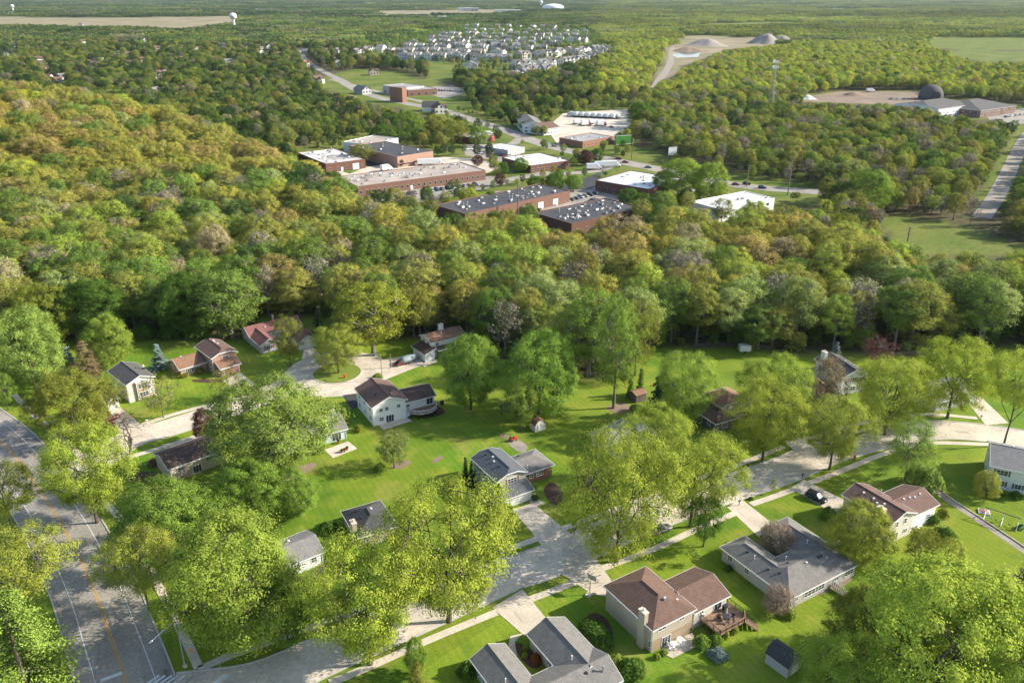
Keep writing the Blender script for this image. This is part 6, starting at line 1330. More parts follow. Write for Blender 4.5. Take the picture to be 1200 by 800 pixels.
T_ = [
 ('maple', 42, 455, 362, 92, PG, 'large pale silvery green tree at the far left above the arterial road'),
 ('maple', 133, 434, 370, 54, LM, 'vivid lime green tree standing behind the tall cream house'),
 ('maple', 90, 512, 434, 92, OL, 'dense olive tree left of the tall cream house'),
 ('loose', 128, 488, 440, 46, OL, 'olive tree hiding the garage side of the tall cream house'),
 ('locust', 114, 612, 497, 108, YG, 'spreading yellow-green locust on the corner of the arterial and the side street'),
 ('umbrella', 16, 624, 546, 100, GO, 'thin golden tree on the far verge of the arterial road, above its larger neighbour'),
 ('umbrella', 30, 730, 622, 150, GO, 'wide golden olive locust overhanging the left lane of the arterial road'),
 ('umbrella', 176, 717, 622, 112, GO, 'small golden locust on the grass strip with its dark forked trunk in view'),
 ('maple', 205, 655, 562, 128, LG, 'fresh green maple between the dappled beige house and the brightest maple'),
 ('maple', 284, 752, 598, 172, LM, 'brightest green and biggest maple near the bottom left corner'),
 ('maple', 338, 756, 672, 74, LG, 'lower green tree against the right flank of the brightest maple'),
 ('maple', 322, 562, 442, 150, PG, 'big pale green tree hiding most of the pale blue house'),
 ('maple', 298, 612, 540, 84, LG, 'shrubby green tree at the foot of the big pale tree'),
 ('maple', 345, 606, 548, 66, LG, 'bushy green small tree on the lawn edge beside the big pale tree'),
 ('locust', 434, 778, 622, 152, YG, 'yellow-green locust leaning over the street, left of the biggest locust'),
 ('locust', 526, 728, 562, 172, YG, 'biggest yellow-green locust, in front of the charcoal hipped house'),
 ('locust', 722, 658, 500, 142, YG, 'yellow-green locust cluster tree in front of the slate roofed house drive'),
 ('locust', 764, 566, 474, 78, YG, 'yellow-green tree behind the locust cluster, shading the almost hidden house'),
 ('locust', 809, 617, 503, 116, YG, 'tall yellow-green street tree with two bare stems above the pavement, right of the locust cluster'),
 ('loose', 824, 640, 578, 50, GR, 'small mid green twin stemmed tree on the lawn left of the sprawling grey house'),
 ('locust', 800, 502, 414, 80, LM, 'lime green tree left of the sunken dark walled house'),
 ('locust', 893, 541, 447, 94, YG, 'yellow-green tree on the verge right of the sunken dark walled house'),
 ('locust', 903, 502, 416, 88, LM, 'lime green tree behind the verge tree, in front of the white gabled house drive'),
 ('locust', 972, 550, 467, 86, GO, 'olive gold locust on the verge over the pale blue car'),
 ('locust', 1036, 509, 420, 98, YG, 'round yellow-green locust right of the white gabled house'),
 ('locust', 1110, 490, 396, 90, YG, 'vase shaped yellow-green locust by the pale drive with its whole trunk in view'),
 ('umbrella', 1176, 522, 412, 90, YG, 'airy yellow-green locust at the right edge with forked bare stems over the street'),
 ('loose', 1060, 563, 490, 62, PG, 'pale green loose tree on the lawn behind the cream house with plum roofs'),
 ('twiggy', 962, 488, 416, 50, (.30, .235, .13), 'bare brown tree in front of the white gabled house'),
 ('maple', 1000, 660, 588, 76, GO, 'round golden tree in front of the cream house with plum roofs'),
 ('maple', 1080, 838, 652, 215, PN, 'huge lime tree filling the bottom right corner'),
 ('maple', 990, 842, 745, 120, PN, 'lime tree to the left of the huge corner tree, above the dark roofed shed'),
 ('maple', 1170, 850, 690, 150, LM, 'bright tree at the very bottom right beside the huge corner tree'),
 ('maple', 1010, 770, 690, 96, OL, 'olive tree with pale dead branch between the grey house and the huge corner tree'),
 ('maple', 1110, 775, 668, 110, PN, 'lime tree behind the huge corner tree'),
 ('loose', 1075, 662, 618, 46, OL, 'small olive tree behind the round golden tree'),
 ('loose', 1108, 675, 632, 44, GO, 'small golden tree at the lawn edge above the huge corner tree'),
 ('pine', 1192, 722, 648, 60, (.16, .15, .11), 'grey brown pine at the right edge below the long lawn'),
 ('pine', 40, 832, 688, 128, (.20, .28, .05), 'bright green pine in the bottom left corner'),
 ('tall', 438, 416, 330, 88, (.30, .33, .045), 'golden green tall tree behind the turning circle'),
 ('locust', 397, 437, 380, 58, GO, 'small golden tree on the round island lawn'),
 ('loose', 341, 429, 371, 40, OL, 'slim olive tree with a clear trunk in front of the rose roofed house'),
 ('tall', 492, 394, 336, 42, OL, 'narrow olive tree behind the orange roofed house'),
 ('maple', 552, 480, 392, 74, LG, 'left of two tall green maples in mid lawn'),
 ('maple', 632, 484, 388, 96, LG, 'right and larger of two tall green maples in mid lawn'),
 ('loose', 610, 504, 444, 44, LM, 'small light green tree by the cream barn shaped shed'),
 ('tall', 719, 478, 346, 58, LG, 'very tall tree with a long bare trunk at the end of the mid lawn'),
 ('loose', 744, 440, 352, 60, OL, 'olive tall tree at the wood edge behind the long bare trunk tree'),
 ('loose', 462, 548, 503, 46, (.21, .24, .07), 'small mixed evergreen on its own in the striped lawn'),
 ('sparse', 192, 489, 438, 50, OL, 'thin leaved tree with white trunk in front of the tall cream house'),
 ('bare', 153, 532, 488, 70, BR, 'bare spreading tree on the verge of the side street'),
 ('maple', 243, 518, 478, 34, MR, 'small maroon leaved tree beside the side street'),
 ('spruce', 187, 433, 403, 23, BL, 'silvery blue spruce on the lawn between the two left houses'),
 ('spruce', 85, 446, 406, 26, BL, 'slender blue spruce behind the large pale silvery tree'),
 ('pine', 106, 444, 398, 36, BR, 'brown tinged evergreen left of the vivid lime tree'),
 ('spruce', 60, 470, 432, 30, OL, 'olive evergreen below the large pale silvery tree'),
 ('twiggy', 910, 720, 682, 38, TWB, 'bare twiggy bush tree at the front corner of the sprawling grey house'),
 ('twiggy', 906, 648, 610, 44, TWB, 'bare twiggy tree in the court of the sprawling grey house'),
 ('sparse', 268, 470, 432, 40, GO, 'sparse golden brown tree in front of the brick house garage'),
 ('maple', 1152, 584, 552, 32, GO, 'yellow flowered shrubby tree at the corner of the right edge white house'),
 ('sparse', 1025, 436, 392, 44, MR, 'dark maroon tree at the wood edge behind the white gabled house'),
 ('spruce', 768, 484, 440, 34, DK, 'dark spreading juniper by the small brown hut'),
 ('spruce', 785, 486, 448, 28, DK, 'second dark juniper, right of the spreading one near the brown hut'),
 ('column', 738, 466, 444, 9, GR, 'slim dark column juniper left of the brown hut'),
 ('column', 749, 462, 432, 9, GR, 'tallest slim column juniper behind the brown hut'),
 ('spruce', 378, 402, 358, 26, DK, 'dark tall spruce right of the rose roofed house'),
 ('spruce', 976, 432, 400, 18, BL, 'small blue spruce behind the chimney of the white gabled house'),
 ('column', 545, 565, 536, 7.5, DK, 'left arborvitae at the back corner of the slate roofed house'),
 ('column', 554, 570, 540, 9, DK, 'right and bushier arborvitae at the back corner of the slate roofed house'),
 ('column', 583, 602, 566, 12, DK, 'arborvitae beside the garage of the slate roofed house'),
 ('column', 404, 497, 478, 7, LM, 'row of slim lime shrubs reading as one column beside the white house side path'),
 ('sapling', 305, 440, 420, 0.1, GR, ''),
 ('sapling', 1113, 583, 566, 10, LM, 'thin lime sapling nearer the gravel path end'), ('sapling', 1130, 587, 574, 7, LM, 'smallest lime sapling on the shaded lawn of the right edge house'),
 ('sapling', 708, 638, 618, 10, LM, 'young sapling on the verge in front of the slate roofed house'), ('sapling', 905, 579, 560, 9, LM, 'young sapling on the verge left of the black car'),
 ('sapling', 811, 662, 640, 20, LM, 'leafy young tree on the lawn right of the beige house'), ('maple', 488, 790, 745, 30, LG, 'small fresh green tree near the red flag colour at the bottom pavement'),
 ('pine', 492, 812, 774, 36, OL, 'olive evergreen at the bottom edge left of the U-shaped house'),
 ('loose', 10, 480, 436, 28, LG, 'small bright tree at the far left edge by the pavement'), ('sapling', 32, 494, 478, 18, OL, 'low young tree on the far left verge'),
 ('maple', 1200, 790, 716, 60, DK, 'dark green tree at the right edge below the pine'),
 ('maple', 60, 405, 332, 74, OL, 'olive tree at the wood edge behind the large pale silvery tree'), ('maple', 264, 384, 328, 56, LM, 'lime tree at the wood edge behind the rose roofed house'),
 ('maple', 222, 395, 320, 70, GR, 'mid green tree at the wood edge above the brick house'), ('maple', 120, 398, 326, 80, GR, 'broad green tree at the wood edge above the vivid lime tree'),
 ('tall', 690, 440, 336, 70, LG, 'green tall tree at the wood edge right of the mid lawn maples'), ('loose', 575, 410, 340, 54, GR, 'green tree at the wood edge between the orange roofed house and the maples'),
]
for k_, bx, by, tp_, wp_, ti, lb in T_:
    if lb: pt(k_, bx, by, tp_, wp_, ti, lb, name={'spruce': 'spruce_tree', 'pine': 'pine_tree', 'column': 'arborvitae', 'bare': 'bare_tree', 'twiggy': 'bare_tree', 'sapling': 'sapling'}.get(k_, 'yard_tree'))
SH = [(215, 441, 14, 7, OL, 'left round clipped bush before the brick house'), (233, 437, 12, 7, OL, 'right round clipped bush before the brick house'), (594, 599, 14, 9, GR, 'round clipped bush at the slate roofed house garage corner'), (627, 585, 9, 6, GR, 'small bush by the front path of the slate roofed house'),
 (370, 527, 24, 13, LG, 'round green bush by the patio of the pale blue house'), (420, 505, 12, 8, OL, 'olive bush on the lawn by the pale blue house'), (443, 443, 12, 5, LM, 'lime bush behind the brown roofed white house'), (446, 551, 15, 8, LM, 'lime bush by the small mixed evergreen'),
 (822, 757, 20, 14, LG, 'largest clipped bush under the timber deck'), (838, 754, 17, 12, LG, 'second clipped bush under the timber deck'), (849, 746, 12, 9, YG, 'yellow bush beside the two green ones under the deck'), (860, 740, 11, 9, YG, 'last yellow bush by the deck stair'),
 (841, 769, 24, 8, BL, 'grey green low juniper in the bed below the deck'), (740, 789, 32, 18, GR, 'broad green bush right of the U-shaped house'), (722, 778, 18, 12, LM, 'lime bush beside the flue of the U-shaped house'), (770, 771, 9, 6, LM, 'small lime bush at the beige house corner'), (778, 766, 9, 6, LM, 'small lime bush beside the patio of the beige house'),
 (547, 792, 22, 17, GR, 'dark round bush left of the U-shaped house'), (615, 761, 7, 5, LM, 'upper lime bush in the courtyard garden'), (615, 769, 8, 5, LM, 'lower lime bush in the courtyard garden'), (628, 775, 14, 9, (.32, .12, .04), 'rusty red bush in the courtyard garden'),
 (853, 668, 10, 6, GR, 'bush at the left wall of the sprawling grey house'), (1042, 642, 20, 8, LM, 'low lime bush at the end wall of the cream house'), (1106, 632, 26, 14, GR, 'large green bush on the long lawn edge'), (1093, 612, 14, 9, GR, 'green bush behind the white garden table'), (1105, 605, 13, 9, OL, 'olive bush at the corner of the plum roof'),
 (1088, 572, 30, 22, PG, 'pale green tall bush behind the plum roof, nearer the path'), (1072, 566, 26, 22, PG, 'pale green tall bush behind the plum roof, left of its twin'), (970, 607, 17, 14, LG, 'bright green bush by the black car drive'), (985, 670, 20, 12, OL, 'olive bush at the right end of the sprawling grey house'), (1000, 705, 20, 12, OL, 'olive bush beside the wooden ramp'), (925, 722, 16, 9, LM, 'lime bush below the twiggy bush tree'),
 (745, 483, 16, 9, LG, 'green bush at the base of the long bare trunk tree'), (130, 500, 10, 6, MR, 'maroon bush by the cream house drive'), (180, 545, 12, 7, BR, 'brown twiggy bush left of the dappled beige house'), (172, 565, 16, 9, BR, 'brown bush in the mulch bed left of the dappled beige house'), (385, 622, 22, 10, GR, 'green bush in the shade between the pale roofed house and the charcoal hipped house'), (1164, 580, 22, 7, GR, 'low bed of shrubs under the right edge house window'), (1190, 583, 14, 7, GR, 'low shrub at the right edge house steps'),
 (905, 640, 8, 5, OL, 'olive bush in the court of the sprawling grey house'), (200, 395, 26, 16, GR, 'green bush at the wood edge above the lawn left of the brick house'), (235, 394, 30, 18, LG, 'bright bush at the wood edge above the brick house'), (170, 396, 26, 18, GR, 'dark bush at the wood edge right of the lime tree'), (880, 585, 6, 3, GR, 'tiny shrub at the drive of the sprawling grey house')]
for bx, by, wp_, hp, ti, lb in SH:
    p = G(bx, by); k = depth(p.x, p.y) / FPX; tree('shrub', (p.x, p.y, 0), wp_ * k, hp * k * 1.15, lb, 'bush', 'bush', None, ti)
p = G(698, 748); t_ = tree('hedge', (p.x, p.y, 0), 4.6, 2.6, 'large clipped oval hedge between the U-shaped house and the beige house', 'hedge', 'clipped_hedge', None, GR, rot=STREET, wy=8.2)
# ------------------------------------------------------------------ the woods
def vnoise(X, Y, s, o=0.0):
    X = np.asarray(X) / s + o; Y = np.asarray(Y) / s - o
    return (np.sin(X * 1.3 + 2 * np.sin(Y * .7 + o)) + np.sin(Y * 1.7 + 1.5 * np.sin(X * .9)) + .7 * np.sin(2.3 * X - 1.9 * Y + o)) / 2.7
MAIN = [(-600, 118), (-100, 124), (0, 128), (100, 135), (230, 165), (300, 196), (370, 232), (430, 270), (520, 300), (640, 312), (760, 308), (860, 298), (930, 296), (1000, 326), (1090, 345), (1300, 345), (1500, 470), (-800, 470)]
PAL = {'gold': (.375, .35, .075), 'orange': (.40, .325, .11), 'olive': (.33, .335, .075), 'green': (.185, .27, .055), 'dark': (.075, .13, .035), 'lime': (.34, .415, .075), 'grey': (.32, .285, .20), 'pale': (.33, .385, .12), 'tan': (.44, .39, .21), 'yellow': (.43, .46, .07)}
PN_ = list(PAL)
def palette(px, py, X, Y, r):
    """species colour by place: gold crest on the hill, greens below, fresh growth right"""
    n1, n2 = vnoise(X, Y, 38), vnoise(X, Y, 22, 3.1)
    W_ = dict.fromkeys(PN_, 0.02)
    if inpoly([px], [py], MAIN)[0]:
        if px < 560 and py < 235: W_.update(gold=.55 + .3 * n1, orange=.18 + .2 * n2, olive=.4, green=.12, grey=.05, dark=.04)
        elif px < 560 and py < 300: W_.update(green=.35 - .2 * n1, olive=.35, gold=.2 + .15 * n1, dark=.13, grey=.1 + .1 * n2, pale=.07, tan=.05, lime=.1)
        elif px < 560: W_.update(olive=.38, green=.22 - .1 * n1, grey=.2 + .2 * n2, gold=.10, lime=.12, pale=.08, tan=.04, dark=.05)
        elif py < 345: W_.update(gold=.4 + .25 * n1, orange=.28 + .15 * n2, olive=.32, green=.12, lime=.1, tan=.06, grey=.08)
        else: W_.update(olive=.3, green=.22, lime=.22 + .1 * n1, pale=.16, grey=.1 + .1 * n2, gold=.08)
    elif px > 700 and py < 118: W_.update(yellow=.6 + .3 * n1, lime=.3, olive=.2, green=.14 - .1 * n1, grey=.06)
    elif px > 730: W_.update(olive=.35, green=.3, grey=.25 + .2 * n1, lime=.18 - .1 * n1, dark=.08, pale=.05, yellow=.06)
    else: W_.update(green=.45, olive=.22, dark=.36 - .15 * n1, lime=.10, grey=.1 + .1 * n2, pale=.05, gold=.02, orange=.0)
    w_ = np.maximum(.0, np.array([W_[k] for k in PN_])); return PN_[int(r.choice(len(PN_), p=w_ / w_.sum()))]
r_ = np.random.default_rng(17)
def scatter(y0, y1, sp):
    ys = np.arange(y0, y1, sp); P = []
    for y in ys:
        hw = .70 * (y + 40) + 25; xs = np.arange(-hw, hw, sp); P.append(np.stack([xs + r_.uniform(-.45, .45, len(xs)) * sp, y + r_.uniform(-.45, .45, len(xs)) * sp], 1))
    return np.concatenate(P)
def masked(P, h):
    """keep[] for tree bases P of height h: nothing stands in, or hides, the open places of the photo"""
    X, Y = P[:, 0], P[:, 1]; Z = hill(X, Y); px, py = proj(X, Y, Z); keep = ~inpoly(px, py, LAWN)
    main = inpoly(px, py, MAIN)
    for f in (0, .45, .9):
        qx, qy = proj(X, Y, Z + h * f)
        for c in CLEAR + (LOTS if f < .2 else LOTS[4:5]): keep &= ~inpoly(qx, qy, c)
        for c in VIS: keep &= ~inpoly(qx, qy, c)
    for c, w_ in ROADS:
        for i in range(0, len(c) - 1):
            a, b = c[i], c[i + 1]; d = b - a; l2 = (d ** 2).sum() + 1e-9; t = np.clip(((P - a) @ d) / l2, 0, 1); keep &= np.hypot(*(P - a - t[:, None] * d).T) > w_ + 4.5
            for f in (.55, .9):
                qx, qy = proj(X, Y, Z + h * f); ax, ay = proj(a[0], a[1], 0); bx, by = proj(b[0], b[1], 0)
                keep &= ~((qx > min(ax, bx) - 1) & (qx < max(ax, bx) + 1) & (np.abs(qy - (ay + by) / 2) < abs(ay - by) / 2 + 1.5))
    for wx, wy, rr in HOUSES_XY: keep &= np.hypot(X - wx, Y - wy) > rr
    ind = inpoly(px, py, INDUST) | ((py > 240) & (py < 312) & (px > 430) & (px < 760) & ~main)
    keep &= ~(ind & (r_.uniform(size=len(P)) > np.where((py > 262) & (px < 760), .85, .8)))
    est = inpoly(px, py, CLEAR[11]); return keep, px, py, main, ind
HOUSES_XY = [(o.location.x, o.location.y, 9.0) for o in scene.objects if o.get('category') in ('house', 'building', 'hall', 'dome', 'shed') and o.location.y < 1500]
for c in list(CLEAR):
    pass
CL_T = CLEAR.pop(11)            # the townhouse estate keeps small garden trees
near = scatter(128, 620, 8.4); mid = scatter(620, 1700, 9.2)
def tree_h(px, py, main, ind, r): 
    return np.where(main, r.uniform(13.5, 22, len(px)), np.where(ind, r.uniform(6, 11, len(px)), np.where(px > 730, r.uniform(9, 15, len(px)), r.uniform(9, 16, len(px)))))
recs = []
for P in (near, mid):
    Z = hill(P[:, 0], P[:, 1]); px, py = proj(P[:, 0], P[:, 1], Z); main = inpoly(px, py, MAIN); ind = inpoly(px, py, INDUST)
    h = tree_h(px, py, main, ind, r_); keep, px, py, main, ind = masked(P, h)
    town = inpoly(px, py, CL_T); keep &= ~(town & (r_.uniform(size=len(P)) > .33))
    h = np.where(town, r_.uniform(5, 9, len(P)), h)
    for i in np.nonzero(keep)[0]: recs.append((P[i, 0], P[i, 1], Z[i], h[i], px[i], py[i]))
# garden and verge trees in between the works buildings, kept low
P = scatter(270, 760, 6.0); px, py = proj(P[:, 0], P[:, 1], 0 * P[:, 0]); P = P[inpoly(px, py, INDUST) | inpoly(px, py, [(375, 92), (420, 80), (505, 92), (550, 108), (575, 145), (520, 138), (440, 122), (375, 104)])]
h = r_.uniform(3.0, 7.5, len(P)); X, Y = P[:, 0], P[:, 1]; px, py = proj(X, Y, 0 * X); keep = r_.uniform(size=len(P)) < np.clip(.35 + .35 * vnoise(X, Y, 14), 0, 1)
for c in LOTS: keep &= ~inpoly(px, py, c)
for f in (0, .6): 
    qx, qy = proj(X, Y, h * f)
    for c in VIS: keep &= ~inpoly(qx, qy, c)
for c, w_ in ROADS:
    for i in range(len(c) - 1):
        a, b = c[i], c[i + 1]; d = b - a; t = np.clip(((P - a) @ d) / ((d ** 2).sum() + 1e-9), 0, 1); keep &= np.hypot(*(P - a - t[:, None] * d).T) > w_ + 2.5
for i in np.nonzero(keep)[0]: recs.append((X[i], Y[i], 0.0, h[i], px[i], py[i]))
# undergrowth that closes the wood towards the lawns
P = scatter(128, 330, 4.6); px, py = proj(P[:, 0], P[:, 1], 0 * P[:, 0]); keep = ~inpoly(px, py, LAWN) & inpoly(px, py, MAIN); q1 = proj(P[:, 0], P[:, 1] - 16, 0 * P[:, 0]); keep &= inpoly(q1[0], q1[1], LAWN)
for wx, wy, rr in HOUSES_XY: keep &= np.hypot(P[:, 0] - wx, P[:, 1] - wy) > rr + 1
UND = [(P[i, 0], P[i, 1], 0.0, r_.uniform(2.5, 7), px[i], py[i]) for i in np.nonzero(keep & (r_.uniform(size=len(P)) < .75))[0]]
recs.sort(key=lambda q: math.hypot(q[0], q[1]))
def spec(q):
    sp = palette(q[4], q[5], q[0], q[1], r_); c = np.array(PAL[sp]) * r_.uniform(.82, 1.18) * r_.uniform(.96, 1.04, 3)
    kind = 'woodbare' if sp == 'grey' and r_.uniform() < .75 else 'wood'; pi = int(r_.integers(len(PT[kind]))); w_ = q[3] * (r_.uniform(.62, 1.02) if kind == 'wood' else r_.uniform(.5, .75))
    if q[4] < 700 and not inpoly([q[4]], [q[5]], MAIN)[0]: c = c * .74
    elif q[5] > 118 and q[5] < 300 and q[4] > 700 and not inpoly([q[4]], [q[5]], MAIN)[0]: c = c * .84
    return sp, c, kind, pi, w_
WL = {'gold': 'golden', 'orange': 'orange tinged', 'olive': 'olive', 'green': 'mid green', 'dark': 'dark green', 'lime': 'lime green', 'grey': 'bare grey', 'pale': 'pale green', 'tan': 'tan flowering', 'yellow': 'yellow green'}
# the 300 that stand nearest are trees of their own
NI = 0; rest = []
for q in recs:
    kn, c, kind, pi, w_ = spec(q)
    vis = -40 < q[4] < 1240
    if NI < 300 and vis and q[1] < 420:
        NI += 1; where = 'left of the turning circle' if q[4] < 330 else ('behind the turning circle and mid lawn' if q[4] < 720 else 'behind the right hand houses')
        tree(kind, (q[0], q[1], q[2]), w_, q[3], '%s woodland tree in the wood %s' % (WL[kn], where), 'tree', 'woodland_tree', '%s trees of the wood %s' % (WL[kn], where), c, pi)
    else: rest.append((q, c, kind, pi, w_))
# ------------------------------------------------------------------ the rest of the wood: points that carry whole trees
def joined(name, p):
    a, b = p['trunk'], p['crown']; o = bpy.data.objects.new(name, b.copy()); me = o.data
    va = np.empty(len(a.vertices) * 3, np.float32); a.vertices.foreach_get('co', va); vb = np.empty(len(b.vertices) * 3, np.float32); b.vertices.foreach_get('co', vb)
    nb, nbl, nbp = len(b.vertices), len(b.loops), len(b.polygons); m2 = bpy.data.meshes.new(name)
    la = np.empty(len(a.loops), np.int32); a.loops.foreach_get('vertex_index', la); lb_ = np.empty(nbl, np.int32); b.loops.foreach_get('vertex_index', lb_)
    sa = np.empty(len(a.polygons), np.int32); a.polygons.foreach_get('loop_start', sa); sb_ = np.empty(nbp, np.int32); b.polygons.foreach_get('loop_start', sb_)
    m2.vertices.add(nb + len(a.vertices)); m2.vertices.foreach_set('co', np.concatenate([vb, va])); m2.loops.add(nbl + len(la)); m2.loops.foreach_set('vertex_index', np.concatenate([lb_, la + nb]))
    m2.polygons.add(nbp + len(sa)); m2.polygons.foreach_set('loop_start', np.concatenate([sb_, sa + nbl])); m2.materials.append(b.materials[0]); m2.materials.append(a.materials[0])
    m2.polygons.foreach_set('material_index', np.concatenate([np.zeros(nbp, np.int32), np.ones(len(sa), np.int32)])); m2.update(calc_edges=True); o.data = m2; return o
def make_patch(name, seed, n=30, R=34):
    r = np.random.default_rng(seed); C, N, S = [], [], []
    for _ in range(n):
        a, d = r.uniform(0, 2 * PI), R * math.sqrt(r.uniform()); h = r.uniform(9, 15); rw = r.uniform(4, 7.5); k = 70
        dirs = r.normal(size=(k, 3)); dirs /= np.linalg.norm(dirs, axis=1, keepdims=True); dirs[:, 2] = np.abs(dirs[:, 2]) * 1.15 - .35
        C.append(np.array([d * math.cos(a), d * math.sin(a), h * .55]) + dirs * np.array([rw, rw, h * .45]) * r.uniform(.8, 1.05, (k, 1))); N.append(dirs + r.normal(0, .35, (k, 3))); S.append(r.uniform(1.6, 3.0, k))
    me = quads_mesh(name, np.concatenate(C), np.concatenate(N), np.concatenate(S), .85, M['leaf'], seed); return bpy.data.objects.new(name, me)
def instancer(name, label_kind, protos, P, S, R, I, T):
    lib = bpy.data.collections.new(name + '_kinds')
    for i, o in enumerate(protos): o.name = '%s_kind_%02d' % (name, i); lib.objects.link(o)
    me = bpy.data.meshes.new(name); me.vertices.add(len(P)); me.vertices.foreach_set('co', np.asarray(P, np.float32).ravel())
    for nm, ty, key, arr in (('sc', 'FLOAT_VECTOR', 'vector', S), ('rz', 'FLOAT', 'value', R), ('pick', 'INT', 'value', I), ('tint', 'FLOAT_VECTOR', 'vector', T)):
        at = me.attributes.new(nm, ty, 'POINT'); at.data.foreach_set(key, np.asarray(arr, np.int32 if ty == 'INT' else np.float32).ravel())
    o = bpy.data.objects.new(name, me); COL.objects.link(o); o['kind'] = 'stuff'
    ng = bpy.data.node_groups.new(name, 'GeometryNodeTree'); ng.interface.new_socket('Geometry', in_out='INPUT', socket_type='NodeSocketGeometry'); ng.interface.new_socket('Geometry', in_out='OUTPUT', socket_type='NodeSocketGeometry')
    N, L = ng.nodes, ng.links; gi, go = N.new('NodeGroupInput'), N.new('NodeGroupOutput'); ci = N.new('GeometryNodeCollectionInfo'); ci.inputs['Collection'].default_value = lib; ci.inputs['Separate Children'].default_value = True; ci.inputs['Reset Children'].default_value = True
    ip = N.new('GeometryNodeInstanceOnPoints'); ip.inputs['Pick Instance'].default_value = True
    mp = N.new('GeometryNodeMeshToPoints'); L.new(gi.outputs[0], mp.inputs['Mesh']); L.new(mp.outputs[0], ip.inputs['Points']); L.new(ci.outputs[0], ip.inputs['Instance'])
    def att(nm, ty): n = N.new('GeometryNodeInputNamedAttribute'); n.data_type = ty; n.inputs['Name'].default_value = nm; return n.outputs['Attribute']
    L.new(att('pick', 'INT'), ip.inputs['Instance Index']); L.new(att('sc', 'FLOAT_VECTOR'), ip.inputs['Scale']); cx = N.new('ShaderNodeCombineXYZ'); L.new(att('rz', 'FLOAT'), cx.inputs['Z']); L.new(cx.outputs[0], ip.inputs['Rotation']); L.new(ip.outputs[0], go.inputs[0])
    md = o.modifiers.new('trees', 'NODES'); md.node_group = ng; return o
for q in UND:
    kn = palette(q[4], q[5], q[0], q[1], r_); kn = 'green' if kn in ('grey', 'gold', 'orange') else kn
    rest.append((q, np.array(PAL[kn]) * r_.uniform(.7, 1.1), 'under', int(r_.integers(2)), q[3] * r_.uniform(.8, 1.15)))
pw = PT['wood'] + PT['woodbare'] + PT['under']; protos = [joined('k', p) for p in pw]; nw = len(PT['wood'])
P, S, R, I, Tn = [], [], [], [], []
for q, c, kind, pi, w_ in rest:
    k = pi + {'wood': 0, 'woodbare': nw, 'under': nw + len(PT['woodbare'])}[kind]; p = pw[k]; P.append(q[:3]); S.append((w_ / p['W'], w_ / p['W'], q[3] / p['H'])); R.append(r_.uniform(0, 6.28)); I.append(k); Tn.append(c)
Q = scatter(1690, 2900, 13.0); px, py = proj(Q[:, 0], Q[:, 1], 0 * Q[:, 0]); kq = inpoly(px, py, CL_T) & (r_.uniform(size=len(Q)) < .5)
for q in Q[kq]: k = int(r_.integers(nw)); p = pw[k]; hq = r_.uniform(6, 10); P.append((q[0], q[1], 0)); S.append((hq * .95 / p['W'],) * 2 + (hq / p['H'],)); R.append(r_.uniform(0, 6.28)); I.append(k); Tn.append(np.array(PAL['green']) * r_.uniform(.7, 1.3))
tag(instancer('woodland', None, protos, P, S, R, I, Tn), 'mixed spring woodland and suburb trees stretching away beyond the houses', 'woodland')
print('woodland trees', len(P), 'own trees', NI)
# far plain: clumps of trees out to the horizon
P, S, R, I, Tn = [], [], [], [], []
for y0, y1, gap_ in ((1690, 3300, 40), (3300, 6500, 80), (6500, 14000, 150)):
    Q = scatter(y0, y1, gap_); px, py = proj(Q[:, 0], Q[:, 1], 0 * Q[:, 0]); k = gap_ / 42; keep = np.ones(len(Q), bool)
    for c in CLEAR + [CL_T]: 
        for f in (0, 9): qx, qy = proj(Q[:, 0], Q[:, 1], 0 * Q[:, 0] + f); keep &= ~inpoly(qx, qy, c)
    for c in VIS:
        if min(q[1] for q in c) < 48: keep &= ~inpoly(px, py, c)
    gaps = vnoise(Q[:, 0], Q[:, 1], 260, 1.7) + .5 * vnoise(Q[:, 0], Q[:, 1], 700, .3); keep &= (gaps < .80) if y0 < 3000 else (gaps < .5); big = vnoise(Q[:, 0], Q[:, 1], 420, 5.2)
    for i in np.nonzero(keep)[0]:
        c = np.array(PAL[palette(px[i], min(py[i], 117), Q[i, 0], Q[i, 1], r_)]); c = (c * .65 + np.array((.12, .17, .06)) * .35) * r_.uniform(.65, 1.1) * (1 - .3 * big[i]) * (.95 if y0 < 3000 else .75); P.append((Q[i, 0], Q[i, 1], -.5)); kk = k * r_.uniform(.9, 1.25); S.append((kk, kk, r_.uniform(.8, 1.1) * (1 + .12 * (k - 1)))); R.append(r_.uniform(0, 6.28)); I.append(int(r_.integers(4))); Tn.append(c)
tag(instancer('distant_woodland', None, [make_patch('k', 200 + i) for i in range(4)], P, S, R, I, Tn), 'hazy tree cover running to the horizon across the plain', 'woodland')
print('patches', len(P))
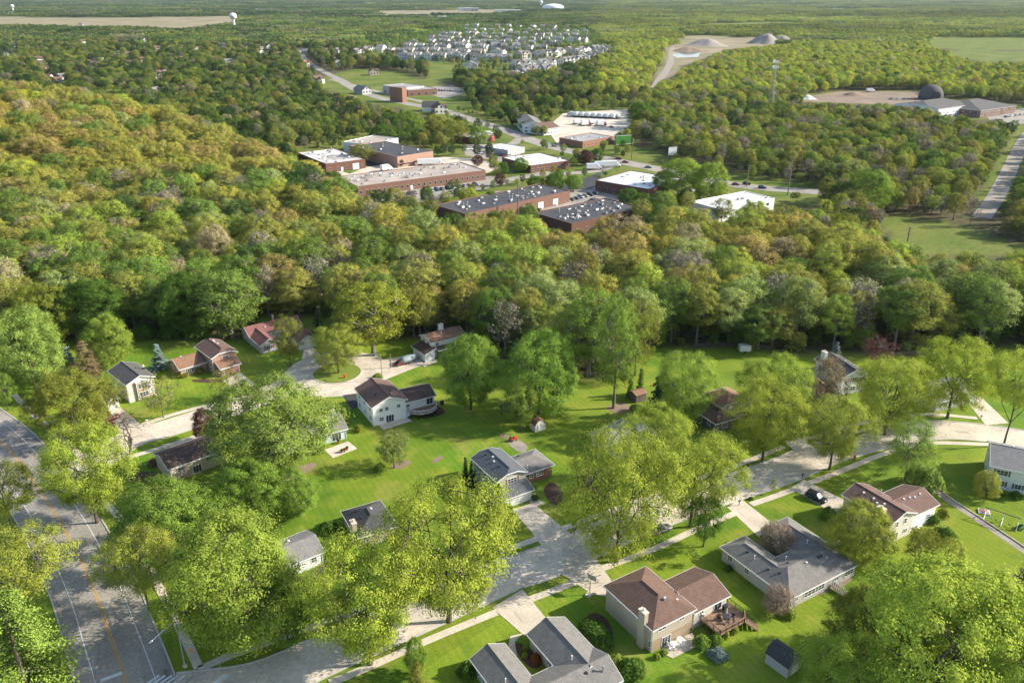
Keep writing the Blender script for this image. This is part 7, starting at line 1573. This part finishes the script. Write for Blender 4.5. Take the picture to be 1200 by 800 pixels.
PKT = [(798, 230, 186, 52, LM), (832, 234, 190, 46, LM), (776, 228, 200, 30, LG), (735, 240, 221, 28, GR), (752, 246, 226, 26, GR), (650, 224, 203, 26, GR), (628, 224, 207, 24, GR), (672, 224, 205, 24, LG), (1012, 252, 199, 58, LG), (985, 252, 213, 32, GR), (1034, 246, 206, 34, OL),
    (424, 192, 168, 32, OL), (480, 163, 130, 36, LG), (510, 160, 134, 32, OL), (448, 167, 146, 30, GR), (536, 168, 140, 30, OL), (560, 172, 148, 22, LG), (548, 238, 220, 26, YG), (522, 244, 224, 20, OL), (575, 240, 224, 16, GR), (500, 238, 218, 18, GR), (610, 202, 185, 20, LG), (590, 204, 190, 14, GR), (700, 190, 174, 18, GR), (686, 194, 176, 18, MR), (560, 195, 182, 14, MR), (845, 262, 232, 30, OL), (880, 275, 236, 40, LM), (915, 285, 240, 44, OL), (950, 288, 246, 40, PG), (985, 296, 250, 44, OL), (470, 196, 186, 8, DK), (586, 218, 204, 14, MR), (640, 130, 112, 24, GR), (595, 135, 118, 22, GR), (750, 150, 120, 34, GR)]
TN = {id(LM): 'lime', id(LG): 'fresh green', id(GR): 'mid green', id(OL): 'olive', id(YG): 'yellow green', id(MR): 'maroon', id(PG): 'pale green', id(DK): 'dark green'}
for bx, by, tp_, wp_, ti in PKT: pt('maple' if ti is not OL else 'loose', bx, by, tp_, wp_, ti, '%s tree planted among the flat roofed works buildings' % TN[id(ti)], 'tree', 'park_tree', '%s trees among the works buildings' % TN[id(ti)])
# ------------------------------------------------------------------ air
if HAZE:
    hb = MB(); hb.box((0, 14000, 62), (44000, 33000, 130)); me = hb.mesh('haze', [])
    m, nt, b = new_mat('haze_air'); nt.nodes.remove(b); pv = nt.nodes.new('ShaderNodeVolumePrincipled'); pv.inputs['Density'].default_value = HAZE; pv.inputs['Color'].default_value = (.66, .81, 1.0, 1); pv.inputs['Anisotropy'].default_value = .2
    nt.links.new(pv.outputs[0], nt.nodes['Material Output'].inputs['Volume']); me.materials.append(m); ho = bpy.data.objects.new('haze', me); COL.objects.link(ho); tag(ho, kind='stuff')
